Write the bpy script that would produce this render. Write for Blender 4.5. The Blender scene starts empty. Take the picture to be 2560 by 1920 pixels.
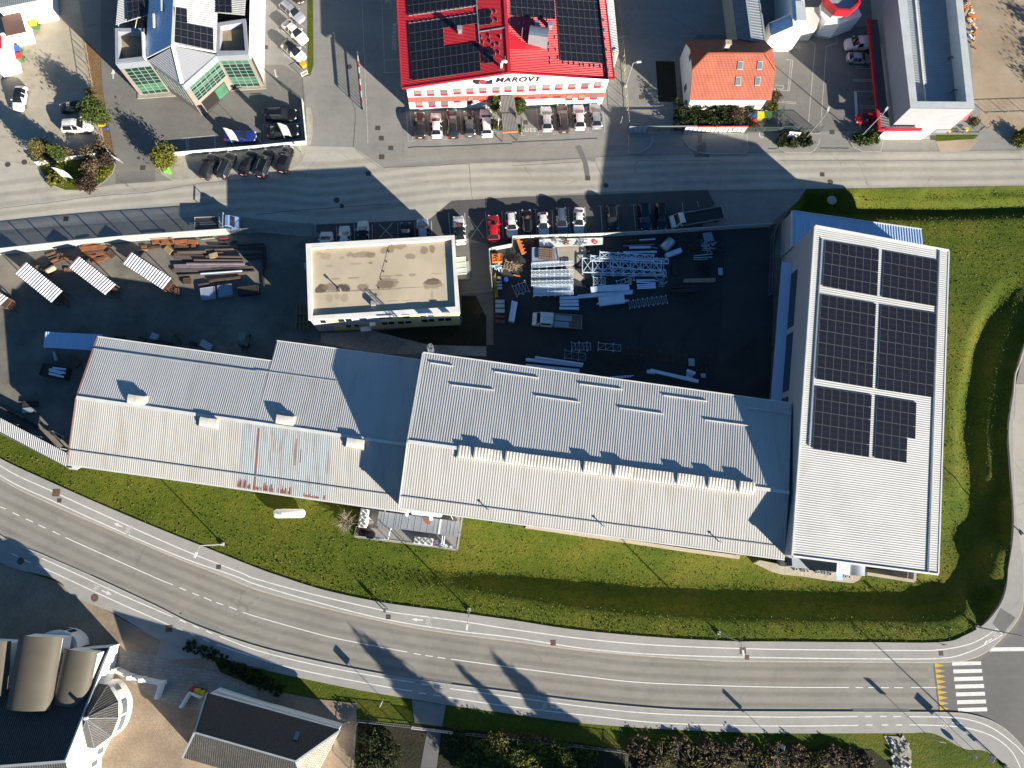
import bpy, math, random
import numpy as np
from mathutils import Vector, Matrix
random.seed(7)
S = bpy.context.scene
# ---------------------------------------------------------------- camera, light, exposure
F, NX, NY, CAMH = 1800.0, 1190.0, 1325.0, 105.0      # focal length (px of a 2560 px wide frame), nadir, drone height
SUN_EL, SHADOW_AZ = 17.7, 136.0
SUN_STRENGTH, SKY_STRENGTH, EXPOSURE = 5.0, 0.05, 1.6
_d = Vector(((NX-1280)/F, (NY-960)/F, 1.0)).normalized()
_ez = -_d
_ex = (Vector((1, 0, 0)) - _d*_d.x).normalized()
_ey = _ez.cross(_ex)
RW = Matrix((_ex, _ey, _ez))                           # image axes (x right, y down, z forward) -> world
cam_d = bpy.data.cameras.new('drone_camera')
cam = bpy.data.objects.new('drone_camera', cam_d)
S.collection.objects.link(cam)
M3 = Matrix((RW @ Vector((1, 0, 0)), RW @ Vector((0, -1, 0)), RW @ Vector((0, 0, -1)))).transposed()
cam.matrix_world = Matrix.Translation((0, 0, CAMH)) @ M3.to_4x4()
cam_d.sensor_width = 36.0
cam_d.lens = F/2560*36.0
cam_d.clip_end = 3000
S.camera = cam
S.render.resolution_x, S.render.resolution_y = 1024, 768
world = bpy.data.worlds.new('World'); S.world = world
world.use_nodes = True
wn = world.node_tree
sky = wn.nodes.new('ShaderNodeTexSky'); sky.sky_type = 'NISHITA'; sky.sun_disc = False
sun_dir = Vector((-math.cos(math.radians(SHADOW_AZ)), -math.sin(math.radians(SHADOW_AZ)), math.tan(math.radians(SUN_EL)))).normalized()
sky.sun_elevation = math.radians(SUN_EL)
sky.sun_rotation = math.atan2(sun_dir.x, sun_dir.y)
sky.air_density = 1.0; sky.dust_density = 0.1; sky.ozone_density = 3.0
hs = wn.nodes.new('ShaderNodeHueSaturation'); hs.inputs['Saturation'].default_value = 1.18; hs.inputs['Value'].default_value = .95
wn.links.new(sky.outputs[0], hs.inputs['Color']); wn.links.new(hs.outputs[0], wn.nodes['Background'].inputs[0])
wn.nodes['Background'].inputs[1].default_value = SKY_STRENGTH
sl = bpy.data.lights.new('sun', 'SUN'); sl.energy = SUN_STRENGTH; sl.angle = math.radians(0.5); sl.color = (1.0, 0.915, 0.775)
so = bpy.data.objects.new('sun', sl); S.collection.objects.link(so)
so.rotation_euler = sun_dir.to_track_quat('Z', 'Y').to_euler()
so.location = (60, -60, 60)
S.view_settings.view_transform = 'Standard'; S.view_settings.look = 'None'
S.view_settings.exposure = EXPOSURE; S.view_settings.gamma = 1.0
S.cycles.max_bounces = 5; S.cycles.diffuse_bounces = 2; S.cycles.glossy_bounces = 3
# ---------------------------------------------------------------- measured photo points -> places on the ground
TILES = {'%d%d' % (r, c): (640*c, 480*r, 3.456) for r in range(4) for c in range(4)}
TILES.update({'m': (980, 0, 3.8138), 'h': (1800, 0, 5.53), 'y': (1220, 560, 6.506), 'x': (1540, 560, 6.506), 'a': (0, 480, 6.506),
              'b': (330, 520, 6.506), 'u': (870, 1230, 7.373), 's': (1900, 1360, 5.027), 'w': (0, 0, 6.9125), 'g': (280, 0, 5.2667),
              'k': (1700, 240, 6.1444), 'd': (880, 1780, 5.2667), 'e': (2260, 1780, 7.373), 'l': (0, 840, 4.8808), 'z': (1560, 800, 8.296),
              'f': (0, 0, 0.86406), 'p': (0, 0, 1.0)})
def ray(px, py): return RW @ Vector(((px-1280)/F, (py-960)/F, 1.0))
def W(px, py, z=0.0):
    v = ray(px, py); t = (CAMH-z)/-v.z
    return Vector((v.x*t, v.y*t, z))
def src(t, x, y):
    o = TILES[t]; return o[0]+x/o[2], o[1]+y/o[2]
def T(t, x, y, z=0.0): return W(*src(t, x, y), z)
def toks(s):
    t = None; out = []
    for k in s.split():
        if ',' in k:
            a, b = k.split(','); out.append(src(t, float(a), float(b)))
        else: t = k
    return out
def L(s, z=0.0): return [W(*p, z) for p in toks(s)]
def onplane(px, py, p0, n):
    v = ray(px, py); o = Vector((0, 0, CAMH))
    return o + v*((p0-o).dot(n)/v.dot(n))
def PL(s, p0, n): return [onplane(*p, p0, n) for p in toks(s)]
def plane3(a, b, c):
    n = (b-a).cross(c-a).normalized()
    return a, (n if n.z >= 0 else -n)
# ---------------------------------------------------------------- mesh collector
class MB:
    def __init__(s): s.v = []; s.f = []; s.m = []
    def add(s, vs, fs, m=0):
        o = len(s.v); s.v += [Vector(x) for x in vs]; s.f += [[i+o for i in f] for f in fs]; s.m += [m]*len(fs); return s
    def box(s, c, sx, sy, sz, rz=0.0, m=0, ry=0.0):
        R = Matrix.Rotation(rz, 3, 'Z') @ Matrix.Rotation(ry, 3, 'Y')
        c = Vector(c); vs = [c + R @ Vector((i*sx/2, j*sy/2, k*sz/2)) for k in (-1, 1) for j in (-1, 1) for i in (-1, 1)]
        return s.add(vs, [(0, 2, 3, 1), (4, 5, 7, 6), (0, 1, 5, 4), (2, 6, 7, 3), (0, 4, 6, 2), (1, 3, 7, 5)], m)
    def bar(s, a, b, w, h, m=0, up=None):                 # square bar a -> b, width w (level), height h
        a, b = Vector(a), Vector(b); d = (b-a)
        if d.length < 1e-5: return s
        d.normalize(); u = Vector(up) if up else Vector((0, 0, 1))
        if abs(d.dot(u)) > 0.98: u = Vector((1, 0, 0))
        r = d.cross(u).normalized(); u = r.cross(d)
        vs = [p + r*(i*w/2) + u*(j*h/2) for p in (a, b) for i, j in ((-1, -1), (1, -1), (1, 1), (-1, 1))]
        return s.add(vs, [(0, 3, 2, 1), (4, 5, 6, 7), (0, 1, 5, 4), (1, 2, 6, 5), (2, 3, 7, 6), (3, 0, 4, 7)], m)
    def prism(s, poly, z0, z1=None, m=0, ms=None, bottom=True):   # z1 None: keep each point's own z as its top
        p = list(poly)
        ar = sum(p[i].x*p[(i+1) % len(p)].y-p[(i+1) % len(p)].x*p[i].y for i in range(len(p)))
        if ar < 0: p.reverse()
        n = len(p); top = [Vector((q.x, q.y, q.z if z1 is None else z1)) for q in p]; bot = [Vector((q.x, q.y, z0)) for q in p]
        s.add(bot+top, [tuple(range(n, 2*n))], m)
        o = len(s.v)-2*n
        s.f += [[o+i, o+(i+1) % n, o+n+(i+1) % n, o+n+i] for i in range(n)]; s.m += [m if ms is None else ms]*n
        if bottom: s.f.append([o+i for i in reversed(range(n))]); s.m.append(m)
        return s
    def slab(s, quad, th, m=0):                          # thick plate over a 3-d polygon (thickness below)
        q = list(quad); n = len(q); nn = (q[1]-q[0]).cross(q[2]-q[0]).normalized()
        if nn.z < 0: q.reverse(); nn = -nn
        s.add([p - nn*th for p in q]+q, [tuple(range(n, 2*n)), tuple(reversed(range(n)))], m)
        o = len(s.v)-2*n
        s.f += [[o+i, o+(i+1) % n, o+n+(i+1) % n, o+n+i] for i in range(n)]; s.m += [m]*n
        return s
    def poly(s, pts, m=0):
        q = list(pts); ar = sum(q[i].x*q[(i+1) % len(q)].y-q[(i+1) % len(q)].x*q[i].y for i in range(len(q)))
        if ar < 0: q.reverse()
        return s.add(q, [tuple(range(len(q)))], m)
    def quad(s, a, b, c, d, m=0): return s.add([a, b, c, d], [(0, 1, 2, 3)], m)
    def tube(s, pts, r, n=8, m=0, cap=True):
        pts = [Vector(p) for p in pts]; rr = r if isinstance(r, (list, tuple)) else [r]*len(pts); rings = []; vs = []
        for i, p in enumerate(pts):
            d = (pts[min(i+1, len(pts)-1)]-pts[max(i-1, 0)])
            d = d.normalized() if d.length > 1e-6 else Vector((0, 0, 1))
            u = Vector((0, 0, 1)) if abs(d.z) < 0.9 else Vector((1, 0, 0))
            a = d.cross(u).normalized(); b = a.cross(d)
            vs += [p + (a*math.cos(2*math.pi*k/n)+b*math.sin(2*math.pi*k/n))*rr[i] for k in range(n)]
        fs = [(i*n+k, i*n+(k+1) % n, (i+1)*n+(k+1) % n, (i+1)*n+k) for i in range(len(pts)-1) for k in range(n)]
        if cap: fs += [tuple(reversed(range(n))), tuple(range((len(pts)-1)*n, len(pts)*n))]
        return s.add(vs, fs, m)
    def cyl(s, c, r, z0, z1, n=16, m=0, r2=None):
        return s.tube([(c[0], c[1], z0), (c[0], c[1], z1)], [r, r if r2 is None else r2], n, m)
    def ribbon(s, pts, w, m=0):
        n = len(pts); vs = []
        for i, p in enumerate(pts):
            d = pts[min(i+1, n-1)]-pts[max(i-1, 0)]; d.z = 0; d.normalize(); r = Vector((d.y, -d.x, 0))*(w/2)
            vs += [p+r, p-r]
        return s.add(vs, [(2*i, 2*i+2, 2*i+3, 2*i+1) for i in range(n-1)], m)
    def build(s, name, mats, parent=None, smooth=False):
        me = bpy.data.meshes.new(name)
        inv = inv_of(parent)
        me.from_pydata([inv @ v for v in s.v], [], s.f)
        for k in (mats if isinstance(mats, (list, tuple)) else [mats]): me.materials.append(k)
        if len(me.materials) > 1: me.polygons.foreach_set('material_index', s.m)
        if smooth: me.polygons.foreach_set('use_smooth', [True]*len(s.f))
        me.update()
        o = bpy.data.objects.new(name, me); S.collection.objects.link(o)
        if parent is not None: o.parent = parent
        return o
def local_m(o):
    return Matrix.LocRotScale(o.location, o.rotation_euler.to_quaternion(), o.scale)
def inv_of(p):
    m = Matrix.Identity(4)
    while p is not None: m = local_m(p) @ m; p = p.parent
    return m.inverted()
def tag(o, label=None, cat=None, group=None, kind=None):
    if label: o['label'] = label
    if cat: o['category'] = cat
    if group: o['group'] = group
    if kind: o['kind'] = kind
    return o
def thing(name, label, cat, loc=(0, 0, 0), group=None, rz=0.0):
    o = bpy.data.objects.new(name, None); S.collection.objects.link(o)
    o.location = loc; o.rotation_euler = (0, 0, rz); o.empty_display_size = 0.3
    return tag(o, label, cat, group)
def struct(name, mb, mat, **k): return tag(mb.build(name, mat, **k), kind='structure')
def copy_tree(o, parent=None):
    c = o.copy(); S.collection.objects.link(c)
    if parent is not None: c.parent = parent
    for ch in list(o.children): copy_tree(ch, c)
    return c
def cen(pts): return sum(pts, Vector())/len(pts)
def lerp(a, b, t): return a+(b-a)*t
def bil(q, u, v): return lerp(lerp(q[0], q[1], u), lerp(q[3], q[2], u), v)
def corr(mb, A, B, Cc, D, pitch, amp, m=0, prof=((0, 0), (.22, 0), (.36, 1), (.64, 1), (.78, 0))):
    """ribbed sheet over quad A B C D; ribs run A->D and are spaced along A->B"""
    n = max(2, round((B-A).length/pitch)); nn = (B-A).cross(D-A).normalized()
    if nn.z < 0: nn = -nn
    vs = []; 
    for i in range(n):
        for t, h in prof:
            u = (i+t)/n; vs += [lerp(A, B, u)+nn*(h*amp), lerp(D, Cc, u)+nn*(h*amp)]
    vs += [B, Cc]
    k = len(vs)//2
    fs = [(2*i, 2*i+2, 2*i+3, 2*i+1) for i in range(k-1)]
    a = (B-A).cross(D-A)
    if a.z < 0: fs = [tuple(reversed(f)) for f in fs]
    return mb.add(vs, fs, m)
def smoothline(pts, k=6):
    out = []
    n = len(pts)
    for i in range(n-1):
        p0, p1, p2, p3 = pts[max(i-1, 0)], pts[i], pts[i+1], pts[min(i+2, n-1)]
        for j in range(k):
            t = j/k
            out.append(0.5*((2*p1)+(p2-p0)*t+(2*p0-5*p1+4*p2-p3)*t*t+(3*p1-p0-3*p2+p3)*t**3))
    return out+[pts[-1]]
def SL(s, z=0.0, k=6): return smoothline(L(s, z), k)
# ---------------------------------------------------------------- materials
MATS = {}
def nt(name):
    m = bpy.data.materials.new(name); m.use_nodes = True
    return m, m.node_tree, m.node_tree.nodes['Principled BSDF']
def mat(name, col, rough=0.6, metal=0.0, var=0.12, scale=0.6, fine=0.06, bump=0.0, bscale=30.0, spec=0.4, dark=None, dscale=0.15, damt=0.0, stretch=None, coat=0.0):
    """surface colour with large soft variation, fine grain, optional stains (dark) and bump"""
    if name in MATS: return MATS[name]
    m, t, b = nt(name); N = t.nodes; K = t.links
    tc = N.new('ShaderNodeTexCoord')
    vec = tc.outputs['Object']
    if stretch:
        mp = N.new('ShaderNodeMapping'); mp.inputs['Scale'].default_value = stretch; K.new(vec, mp.inputs[0]); vec = mp.outputs[0]
    n1 = N.new('ShaderNodeTexNoise'); n1.inputs['Scale'].default_value = scale; n1.inputs['Detail'].default_value = 5
    n2 = N.new('ShaderNodeTexNoise'); n2.inputs['Scale'].default_value = 14.0; n2.inputs['Detail'].default_value = 3
    K.new(vec, n1.inputs['Vector']); K.new(vec, n2.inputs['Vector'])
    r1 = N.new('ShaderNodeMapRange'); r1.inputs[1].default_value = .25; r1.inputs[2].default_value = .75; r1.inputs[3].default_value = 1-var; r1.inputs[4].default_value = 1+var
    r2 = N.new('ShaderNodeMapRange'); r2.inputs[1].default_value = .25; r2.inputs[2].default_value = .75; r2.inputs[3].default_value = 1-fine; r2.inputs[4].default_value = 1+fine
    K.new(n1.outputs[0], r1.inputs[0]); K.new(n2.outputs[0], r2.inputs[0])
    mu = N.new('ShaderNodeMath'); mu.operation = 'MULTIPLY'; K.new(r1.outputs[0], mu.inputs[0]); K.new(r2.outputs[0], mu.inputs[1])
    vm = N.new('ShaderNodeVectorMath'); vm.operation = 'SCALE'; vm.inputs[0].default_value = col; K.new(mu.outputs[0], vm.inputs['Scale'])
    cout = vm.outputs[0]
    if dark is not None:
        n3 = N.new('ShaderNodeTexNoise'); n3.inputs['Scale'].default_value = dscale; n3.inputs['Detail'].default_value = 6; n3.inputs['Roughness'].default_value = .62
        K.new(vec, n3.inputs['Vector'])
        r3 = N.new('ShaderNodeMapRange'); r3.inputs[1].default_value = .5; r3.inputs[2].default_value = .66; r3.inputs[3].default_value = 0; r3.inputs[4].default_value = damt
        K.new(n3.outputs[0], r3.inputs[0])
        mx = N.new('ShaderNodeMix'); mx.data_type = 'RGBA'; K.new(r3.outputs[0], mx.inputs[0]); K.new(cout, mx.inputs[6]); mx.inputs[7].default_value = (*dark, 1)
        cout = mx.outputs[2]
    K.new(cout, b.inputs['Base Color'])
    b.inputs['Roughness'].default_value = rough; b.inputs['Metallic'].default_value = metal
    b.inputs['Specular IOR Level'].default_value = spec
    if coat: b.inputs['Coat Weight'].default_value = coat
    if bump:
        nb = N.new('ShaderNodeTexNoise'); nb.inputs['Scale'].default_value = bscale; nb.inputs['Detail'].default_value = 4
        K.new(vec, nb.inputs['Vector'])
        bp = N.new('ShaderNodeBump'); bp.inputs['Strength'].default_value = bump; bp.inputs['Distance'].default_value = .1
        K.new(nb.outputs[0], bp.inputs['Height']); K.new(bp.outputs[0], b.inputs['Normal'])
    MATS[name] = m
    return m
def asphalt(name, col, cracks=0.5, dust=None, damt=0.5, dark=None, dkamt=0.4):
    """worn asphalt: patches, grain, dust fields, thin crack and joint lines"""
    m, t, b = nt(name); N = t.nodes; K = t.links
    tc = N.new('ShaderNodeTexCoord'); vec = tc.outputs['Object']
    def noise(s, d=5, r=.55, v=vec):
        n = N.new('ShaderNodeTexNoise'); n.inputs['Scale'].default_value = s; n.inputs['Detail'].default_value = d; n.inputs['Roughness'].default_value = r
        K.new(v, n.inputs['Vector']); return n.outputs[0]
    def rng(x, a, c, lo, hi):
        r = N.new('ShaderNodeMapRange'); r.inputs[1].default_value = a; r.inputs[2].default_value = c; r.inputs[3].default_value = lo; r.inputs[4].default_value = hi
        K.new(x, r.inputs[0]); return r.outputs[0]
    def mul(a, c):
        q = N.new('ShaderNodeMath'); q.operation = 'MULTIPLY'; K.new(a, q.inputs[0]); K.new(c, q.inputs[1]); return q.outputs[0]
    def mix(f, a, c):
        q = N.new('ShaderNodeMix'); q.data_type = 'RGBA'; K.new(f, q.inputs[0]); K.new(a, q.inputs[6])
        q.inputs[7].default_value = (*c, 1); return q.outputs[2]
    f = mul(rng(noise(.07, 6), .3, .7, .86, 1.14), rng(noise(1.1, 5), .25, .75, .92, 1.08))
    f = mul(f, rng(noise(16, 3, .7), .2, .8, .86, 1.14))
    mp = N.new('ShaderNodeMapping'); mp.inputs['Scale'].default_value = (.06, .9, 1); mp.inputs['Rotation'].default_value = (0, 0, .03); K.new(vec, mp.inputs[0])
    f = mul(f, rng(noise(1.0, 4, .6, mp.outputs[0]), .3, .7, .95, 1.05))
    vm = N.new('ShaderNodeVectorMath'); vm.operation = 'SCALE'; vm.inputs[0].default_value = col; K.new(f, vm.inputs['Scale'])
    c = vm.outputs[0]
    if dust: c = mix(rng(noise(.12, 7, .62), .46, .68, 0, damt), c, dust)
    if dark: c = mix(rng(noise(.23, 7, .68), .56, .70, 0, dkamt), c, dark)
    if cracks:
        dn = N.new('ShaderNodeVectorMath'); dn.operation = 'ADD'
        nz = N.new('ShaderNodeTexNoise'); nz.inputs['Scale'].default_value = .8; nz.inputs['Detail'].default_value = 4; K.new(vec, nz.inputs['Vector'])
        K.new(vec, dn.inputs[0]); K.new(nz.outputs['Color'], dn.inputs[1])
        vo = N.new('ShaderNodeTexVoronoi'); vo.feature = 'DISTANCE_TO_EDGE'; vo.inputs['Scale'].default_value = .085; K.new(dn.outputs[0], vo.inputs['Vector'])
        c = mix(mul(rng(vo.outputs[0], 0, .004, cracks, 0), rng(noise(.15, 3), .45, .6, 0, 1)), c, tuple(k*.35 for k in col))
    K.new(c, b.inputs['Base Color']); b.inputs['Roughness'].default_value = .88; b.inputs['Specular IOR Level'].default_value = .25
    bp = N.new('ShaderNodeBump'); bp.inputs['Strength'].default_value = .12; bp.inputs['Distance'].default_value = .03
    K.new(noise(22, 3, .7), bp.inputs['Height']); K.new(bp.outputs[0], b.inputs['Normal'])
    MATS[name] = m
    return m
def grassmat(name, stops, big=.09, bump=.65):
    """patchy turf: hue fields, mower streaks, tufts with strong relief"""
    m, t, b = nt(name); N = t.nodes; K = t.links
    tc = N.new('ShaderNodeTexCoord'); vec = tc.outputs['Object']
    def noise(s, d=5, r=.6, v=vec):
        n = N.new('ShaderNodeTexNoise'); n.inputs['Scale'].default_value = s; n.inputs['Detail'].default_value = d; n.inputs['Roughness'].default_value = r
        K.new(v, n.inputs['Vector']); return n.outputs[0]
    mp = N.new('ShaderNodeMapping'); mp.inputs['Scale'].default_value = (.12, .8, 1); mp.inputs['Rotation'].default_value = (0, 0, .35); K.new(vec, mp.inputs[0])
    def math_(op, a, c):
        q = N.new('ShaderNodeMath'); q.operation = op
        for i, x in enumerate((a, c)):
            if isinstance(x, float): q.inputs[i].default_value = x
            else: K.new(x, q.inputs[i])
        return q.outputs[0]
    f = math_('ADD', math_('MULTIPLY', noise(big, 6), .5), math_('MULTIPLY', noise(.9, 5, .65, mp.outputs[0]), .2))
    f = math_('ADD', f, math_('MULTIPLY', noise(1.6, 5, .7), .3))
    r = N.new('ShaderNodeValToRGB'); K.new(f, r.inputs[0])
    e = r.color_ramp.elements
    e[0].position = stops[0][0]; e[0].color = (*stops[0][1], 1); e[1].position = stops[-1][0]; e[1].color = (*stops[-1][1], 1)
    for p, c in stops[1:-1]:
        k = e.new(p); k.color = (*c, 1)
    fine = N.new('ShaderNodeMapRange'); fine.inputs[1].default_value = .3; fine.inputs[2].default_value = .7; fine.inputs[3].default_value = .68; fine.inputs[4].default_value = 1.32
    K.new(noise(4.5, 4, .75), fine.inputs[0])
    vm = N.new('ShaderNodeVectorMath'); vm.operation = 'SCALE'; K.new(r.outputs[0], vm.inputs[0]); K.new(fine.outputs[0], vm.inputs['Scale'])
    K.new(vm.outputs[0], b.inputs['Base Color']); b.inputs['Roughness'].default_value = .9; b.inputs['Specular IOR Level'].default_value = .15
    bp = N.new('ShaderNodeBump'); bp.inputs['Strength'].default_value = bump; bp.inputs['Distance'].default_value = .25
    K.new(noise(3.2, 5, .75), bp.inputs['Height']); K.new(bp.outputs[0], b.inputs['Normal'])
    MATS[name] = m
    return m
def paving(name, c1, c2, joint, sx=.2, sy=.1, rz=0.0, var=.25):
    m, t, b = nt(name); N = t.nodes; K = t.links
    tc = N.new('ShaderNodeTexCoord'); mp = N.new('ShaderNodeMapping'); mp.inputs['Rotation'].default_value = (0, 0, rz); K.new(tc.outputs['Object'], mp.inputs[0])
    br = N.new('ShaderNodeTexBrick'); br.inputs['Scale'].default_value = 1.0; br.inputs['Brick Width'].default_value = sx; br.inputs['Row Height'].default_value = sy
    br.inputs['Mortar Size'].default_value = .012; br.inputs['Color1'].default_value = (*c1, 1); br.inputs['Color2'].default_value = (*c2, 1); br.inputs['Mortar'].default_value = (*joint, 1)
    K.new(mp.outputs[0], br.inputs[0])
    n = N.new('ShaderNodeTexNoise'); n.inputs['Scale'].default_value = .25; n.inputs['Detail'].default_value = 6; K.new(tc.outputs['Object'], n.inputs['Vector'])
    r = N.new('ShaderNodeMapRange'); r.inputs[1].default_value = .3; r.inputs[2].default_value = .7; r.inputs[3].default_value = 1-var; r.inputs[4].default_value = 1+var; K.new(n.outputs[0], r.inputs[0])
    vm = N.new('ShaderNodeVectorMath'); vm.operation = 'SCALE'; K.new(br.outputs[0], vm.inputs[0]); K.new(r.outputs[0], vm.inputs['Scale'])
    K.new(vm.outputs[0], b.inputs['Base Color']); b.inputs['Roughness'].default_value = .85
    MATS[name] = m
    return m
def tiles(name, c1, c2, row=.35, colw=.25, rough=.7):
    """pantile roof: rows run level, local x along the eave, y up the slope (uses UV)"""
    m, t, b = nt(name); N = t.nodes; K = t.links
    uv = N.new('ShaderNodeTexCoord')
    br = N.new('ShaderNodeTexBrick'); br.inputs['Scale'].default_value = 1.0; br.inputs['Brick Width'].default_value = colw; br.inputs['Row Height'].default_value = row
    br.inputs['Mortar Size'].default_value = .03; br.inputs['Mortar Smooth'].default_value = .6
    br.inputs['Color1'].default_value = (*c1, 1); br.inputs['Color2'].default_value = (*c2, 1); br.inputs['Mortar'].default_value = (*[k*.4 for k in c1], 1)
    K.new(uv.outputs['UV'], br.inputs[0])
    n = N.new('ShaderNodeTexNoise'); n.inputs['Scale'].default_value = .6; n.inputs['Detail'].default_value = 5; K.new(uv.outputs['Object'], n.inputs['Vector'])
    r = N.new('ShaderNodeMapRange'); r.inputs[1].default_value = .3; r.inputs[2].default_value = .7; r.inputs[3].default_value = .82; r.inputs[4].default_value = 1.18; K.new(n.outputs[0], r.inputs[0])
    vm = N.new('ShaderNodeVectorMath'); vm.operation = 'SCALE'; K.new(br.outputs[0], vm.inputs[0]); K.new(r.outputs[0], vm.inputs['Scale'])
    K.new(vm.outputs[0], b.inputs['Base Color']); b.inputs['Roughness'].default_value = rough
    wv = N.new('ShaderNodeTexWave'); wv.bands_direction = 'Y'; wv.wave_profile = 'SAW'; wv.inputs['Scale'].default_value = .314/row; K.new(uv.outputs['UV'], wv.inputs['Vector'])
    w2 = N.new('ShaderNodeTexWave'); w2.bands_direction = 'X'; w2.inputs['Scale'].default_value = .314/colw; K.new(uv.outputs['UV'], w2.inputs['Vector'])
    ad = N.new('ShaderNodeMath'); ad.operation = 'ADD'; K.new(wv.outputs['Fac'], ad.inputs[0]); K.new(w2.outputs['Fac'], ad.inputs[1])
    bp = N.new('ShaderNodeBump'); bp.inputs['Strength'].default_value = .8; bp.inputs['Distance'].default_value = .05
    K.new(ad.outputs[0], bp.inputs['Height']); K.new(bp.outputs[0], b.inputs['Normal'])
    MATS[name] = m
    return m
def slope_uv(o, eave_a, eave_b):
    """UV in metres: u along the eave, v up the slope"""
    me = o.data; uv = me.uv_layers.new(name='UVMap'); d = (eave_b-eave_a).normalized()
    inv = inv_of(o.parent).inverted() if o.parent else Matrix.Identity(4)
    for p in me.polygons:
        n = p.normal; v = n.cross(d)
        for li in p.loop_indices:
            c = inv @ me.vertices[me.loops[li].vertex_index].co - eave_a
            uv.data[li].uv = (c.dot(d), c.dot(v))
asphalt('pale_asphalt', (.335, .318, .275), .9, (.40, .375, .315), .5, (.2, .19, .17), .35)
asphalt('lot_asphalt', (.21, .205, .19), .8, (.27, .26, .23), .5, (.13, .13, .125), .35)
asphalt('forecourt_asphalt', (.15, .145, .135), .7, (.2, .19, .17), .45, (.1, .1, .095), .4)
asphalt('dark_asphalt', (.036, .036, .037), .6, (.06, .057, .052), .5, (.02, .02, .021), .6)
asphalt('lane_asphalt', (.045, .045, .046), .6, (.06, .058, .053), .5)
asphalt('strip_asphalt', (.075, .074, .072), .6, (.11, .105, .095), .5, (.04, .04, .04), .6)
asphalt('yard_asphalt', (.115, .108, .096), .5, (.24, .215, .17), .75, (.05, .047, .044), .6)
asphalt('main_asphalt', (.222, .21, .186), .45, (.255, .237, .20), .6, (.155, .148, .135), .55)
asphalt('walk_asphalt', (.275, .268, .25), .35, (.30, .29, .27), .4, (.22, .215, .2), .35)
asphalt('new_asphalt', (.125, .122, .118), .3, (.15, .147, .14), .4)
asphalt('gravel_yard', (.31, .275, .215), .15, (.42, .385, .32), .8, (.17, .14, .10), .85)
asphalt('dirt', (.28, .215, .15), .1, (.37, .30, .225), .8, (.16, .12, .08), .85)
mat('paint_white', (.6, .59, .565), .7, var=.08, scale=2, fine=.1, dark=(.33, .32, .3), dscale=1.2, damt=.35)
mat('paint_yellow', (.5, .31, .02), .7, var=.1, scale=2, fine=.15, dark=(.25, .2, .1), dscale=1.5, damt=.5)
mat('kerb_stone', (.36, .335, .29), .85, var=.15, scale=1.5, fine=.12)
mat('crack_tar', (.05, .05, .05), .9)
mat('iron', (.085, .07, .06), .7, .3, var=.25, scale=4, fine=.3)
mat('rust_iron', (.13, .075, .055), .8, .1, var=.3, scale=3, fine=.25)
mat('concrete', (.33, .315, .28), .9, var=.18, scale=.5, fine=.12, dark=(.17, .155, .13), dscale=.5, damt=.5)
mat('beige_concrete', (.36, .32, .24), .9, var=.18, scale=.5, fine=.12, dark=(.2, .17, .12), dscale=.5, damt=.5)
mat('gravel', (.30, .28, .235), .95, var=.2, scale=.8, fine=.35, bump=.8, bscale=14)
grassmat('turf', [(.28, (.016, .032, .003)), (.40, (.040, .066, .005)), (.50, (.068, .088, .008)), (.59, (.102, .102, .013)), (.72, (.125, .088, .028))])
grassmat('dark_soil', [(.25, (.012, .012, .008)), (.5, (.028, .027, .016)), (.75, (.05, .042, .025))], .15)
grassmat('mulch', [(.25, (.10, .06, .03)), (.5, (.17, .105, .055)), (.75, (.24, .16, .085))], .3)
paving('brown_paving', (.225, .17, .118), (.29, .222, .155), (.12, .09, .06), .28, .2, .95)
paving('grey_paving', (.22, .205, .185), (.28, .265, .235), (.09, .085, .07), .4, .4, .1)
paving('sett_paving', (.17, .15, .09), (.26, .22, .13), (.09, .08, .05), .5, .35, .9)
# ================================================================ terrain and ground sheets
ZW = 0.13                                              # raised pavements and cycle lanes
EDGE_N = "20 -500,230 -200,480 0,640 470,860 920,1060 1400,1260 1800,1420 2212,1585 31 210,0 590,120 1110,230 1700,310 2212,380 32 560,465 1280,530 1900,562 33 0,565 900,572 1500,570 1700,510 1870,410 2000,250 2055,100 23 2070,1600"
EDGE_E = "23 2070,1600 2110,1350 2118,1100 2090,700 2075,450 2090,250 2130,0 13 2160,1500 2212,1330 2300,1100 2500,800"
edge_n = SL(EDGE_N); edge_e = SL(EDGE_E)
strip_n = L("03 330,1640 13 720,20 1400,28 2212,10 2700,0")
def seg_dist(P, line):
    best = np.full(len(P), 1e9); par = np.zeros(len(P)); acc = 0.0
    for a, b in zip(line[:-1], line[1:]):
        ax, ay = a.x, a.y; dx, dy = b.x-ax, b.y-ay; l2 = dx*dx+dy*dy
        if l2 < 1e-9: continue
        t = np.clip(((P[:, 0]-ax)*dx+(P[:, 1]-ay)*dy)/l2, 0, 1)
        d = np.hypot(P[:, 0]-ax-t*dx, P[:, 1]-ay-t*dy); m = d < best
        best[m] = d[m]; par[m] = acc+t[m]*math.sqrt(l2); acc += math.sqrt(l2)
    return best, par
def smooth(x): x = np.clip(x, 0, 1); return x*x*(3-2*x)
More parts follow.
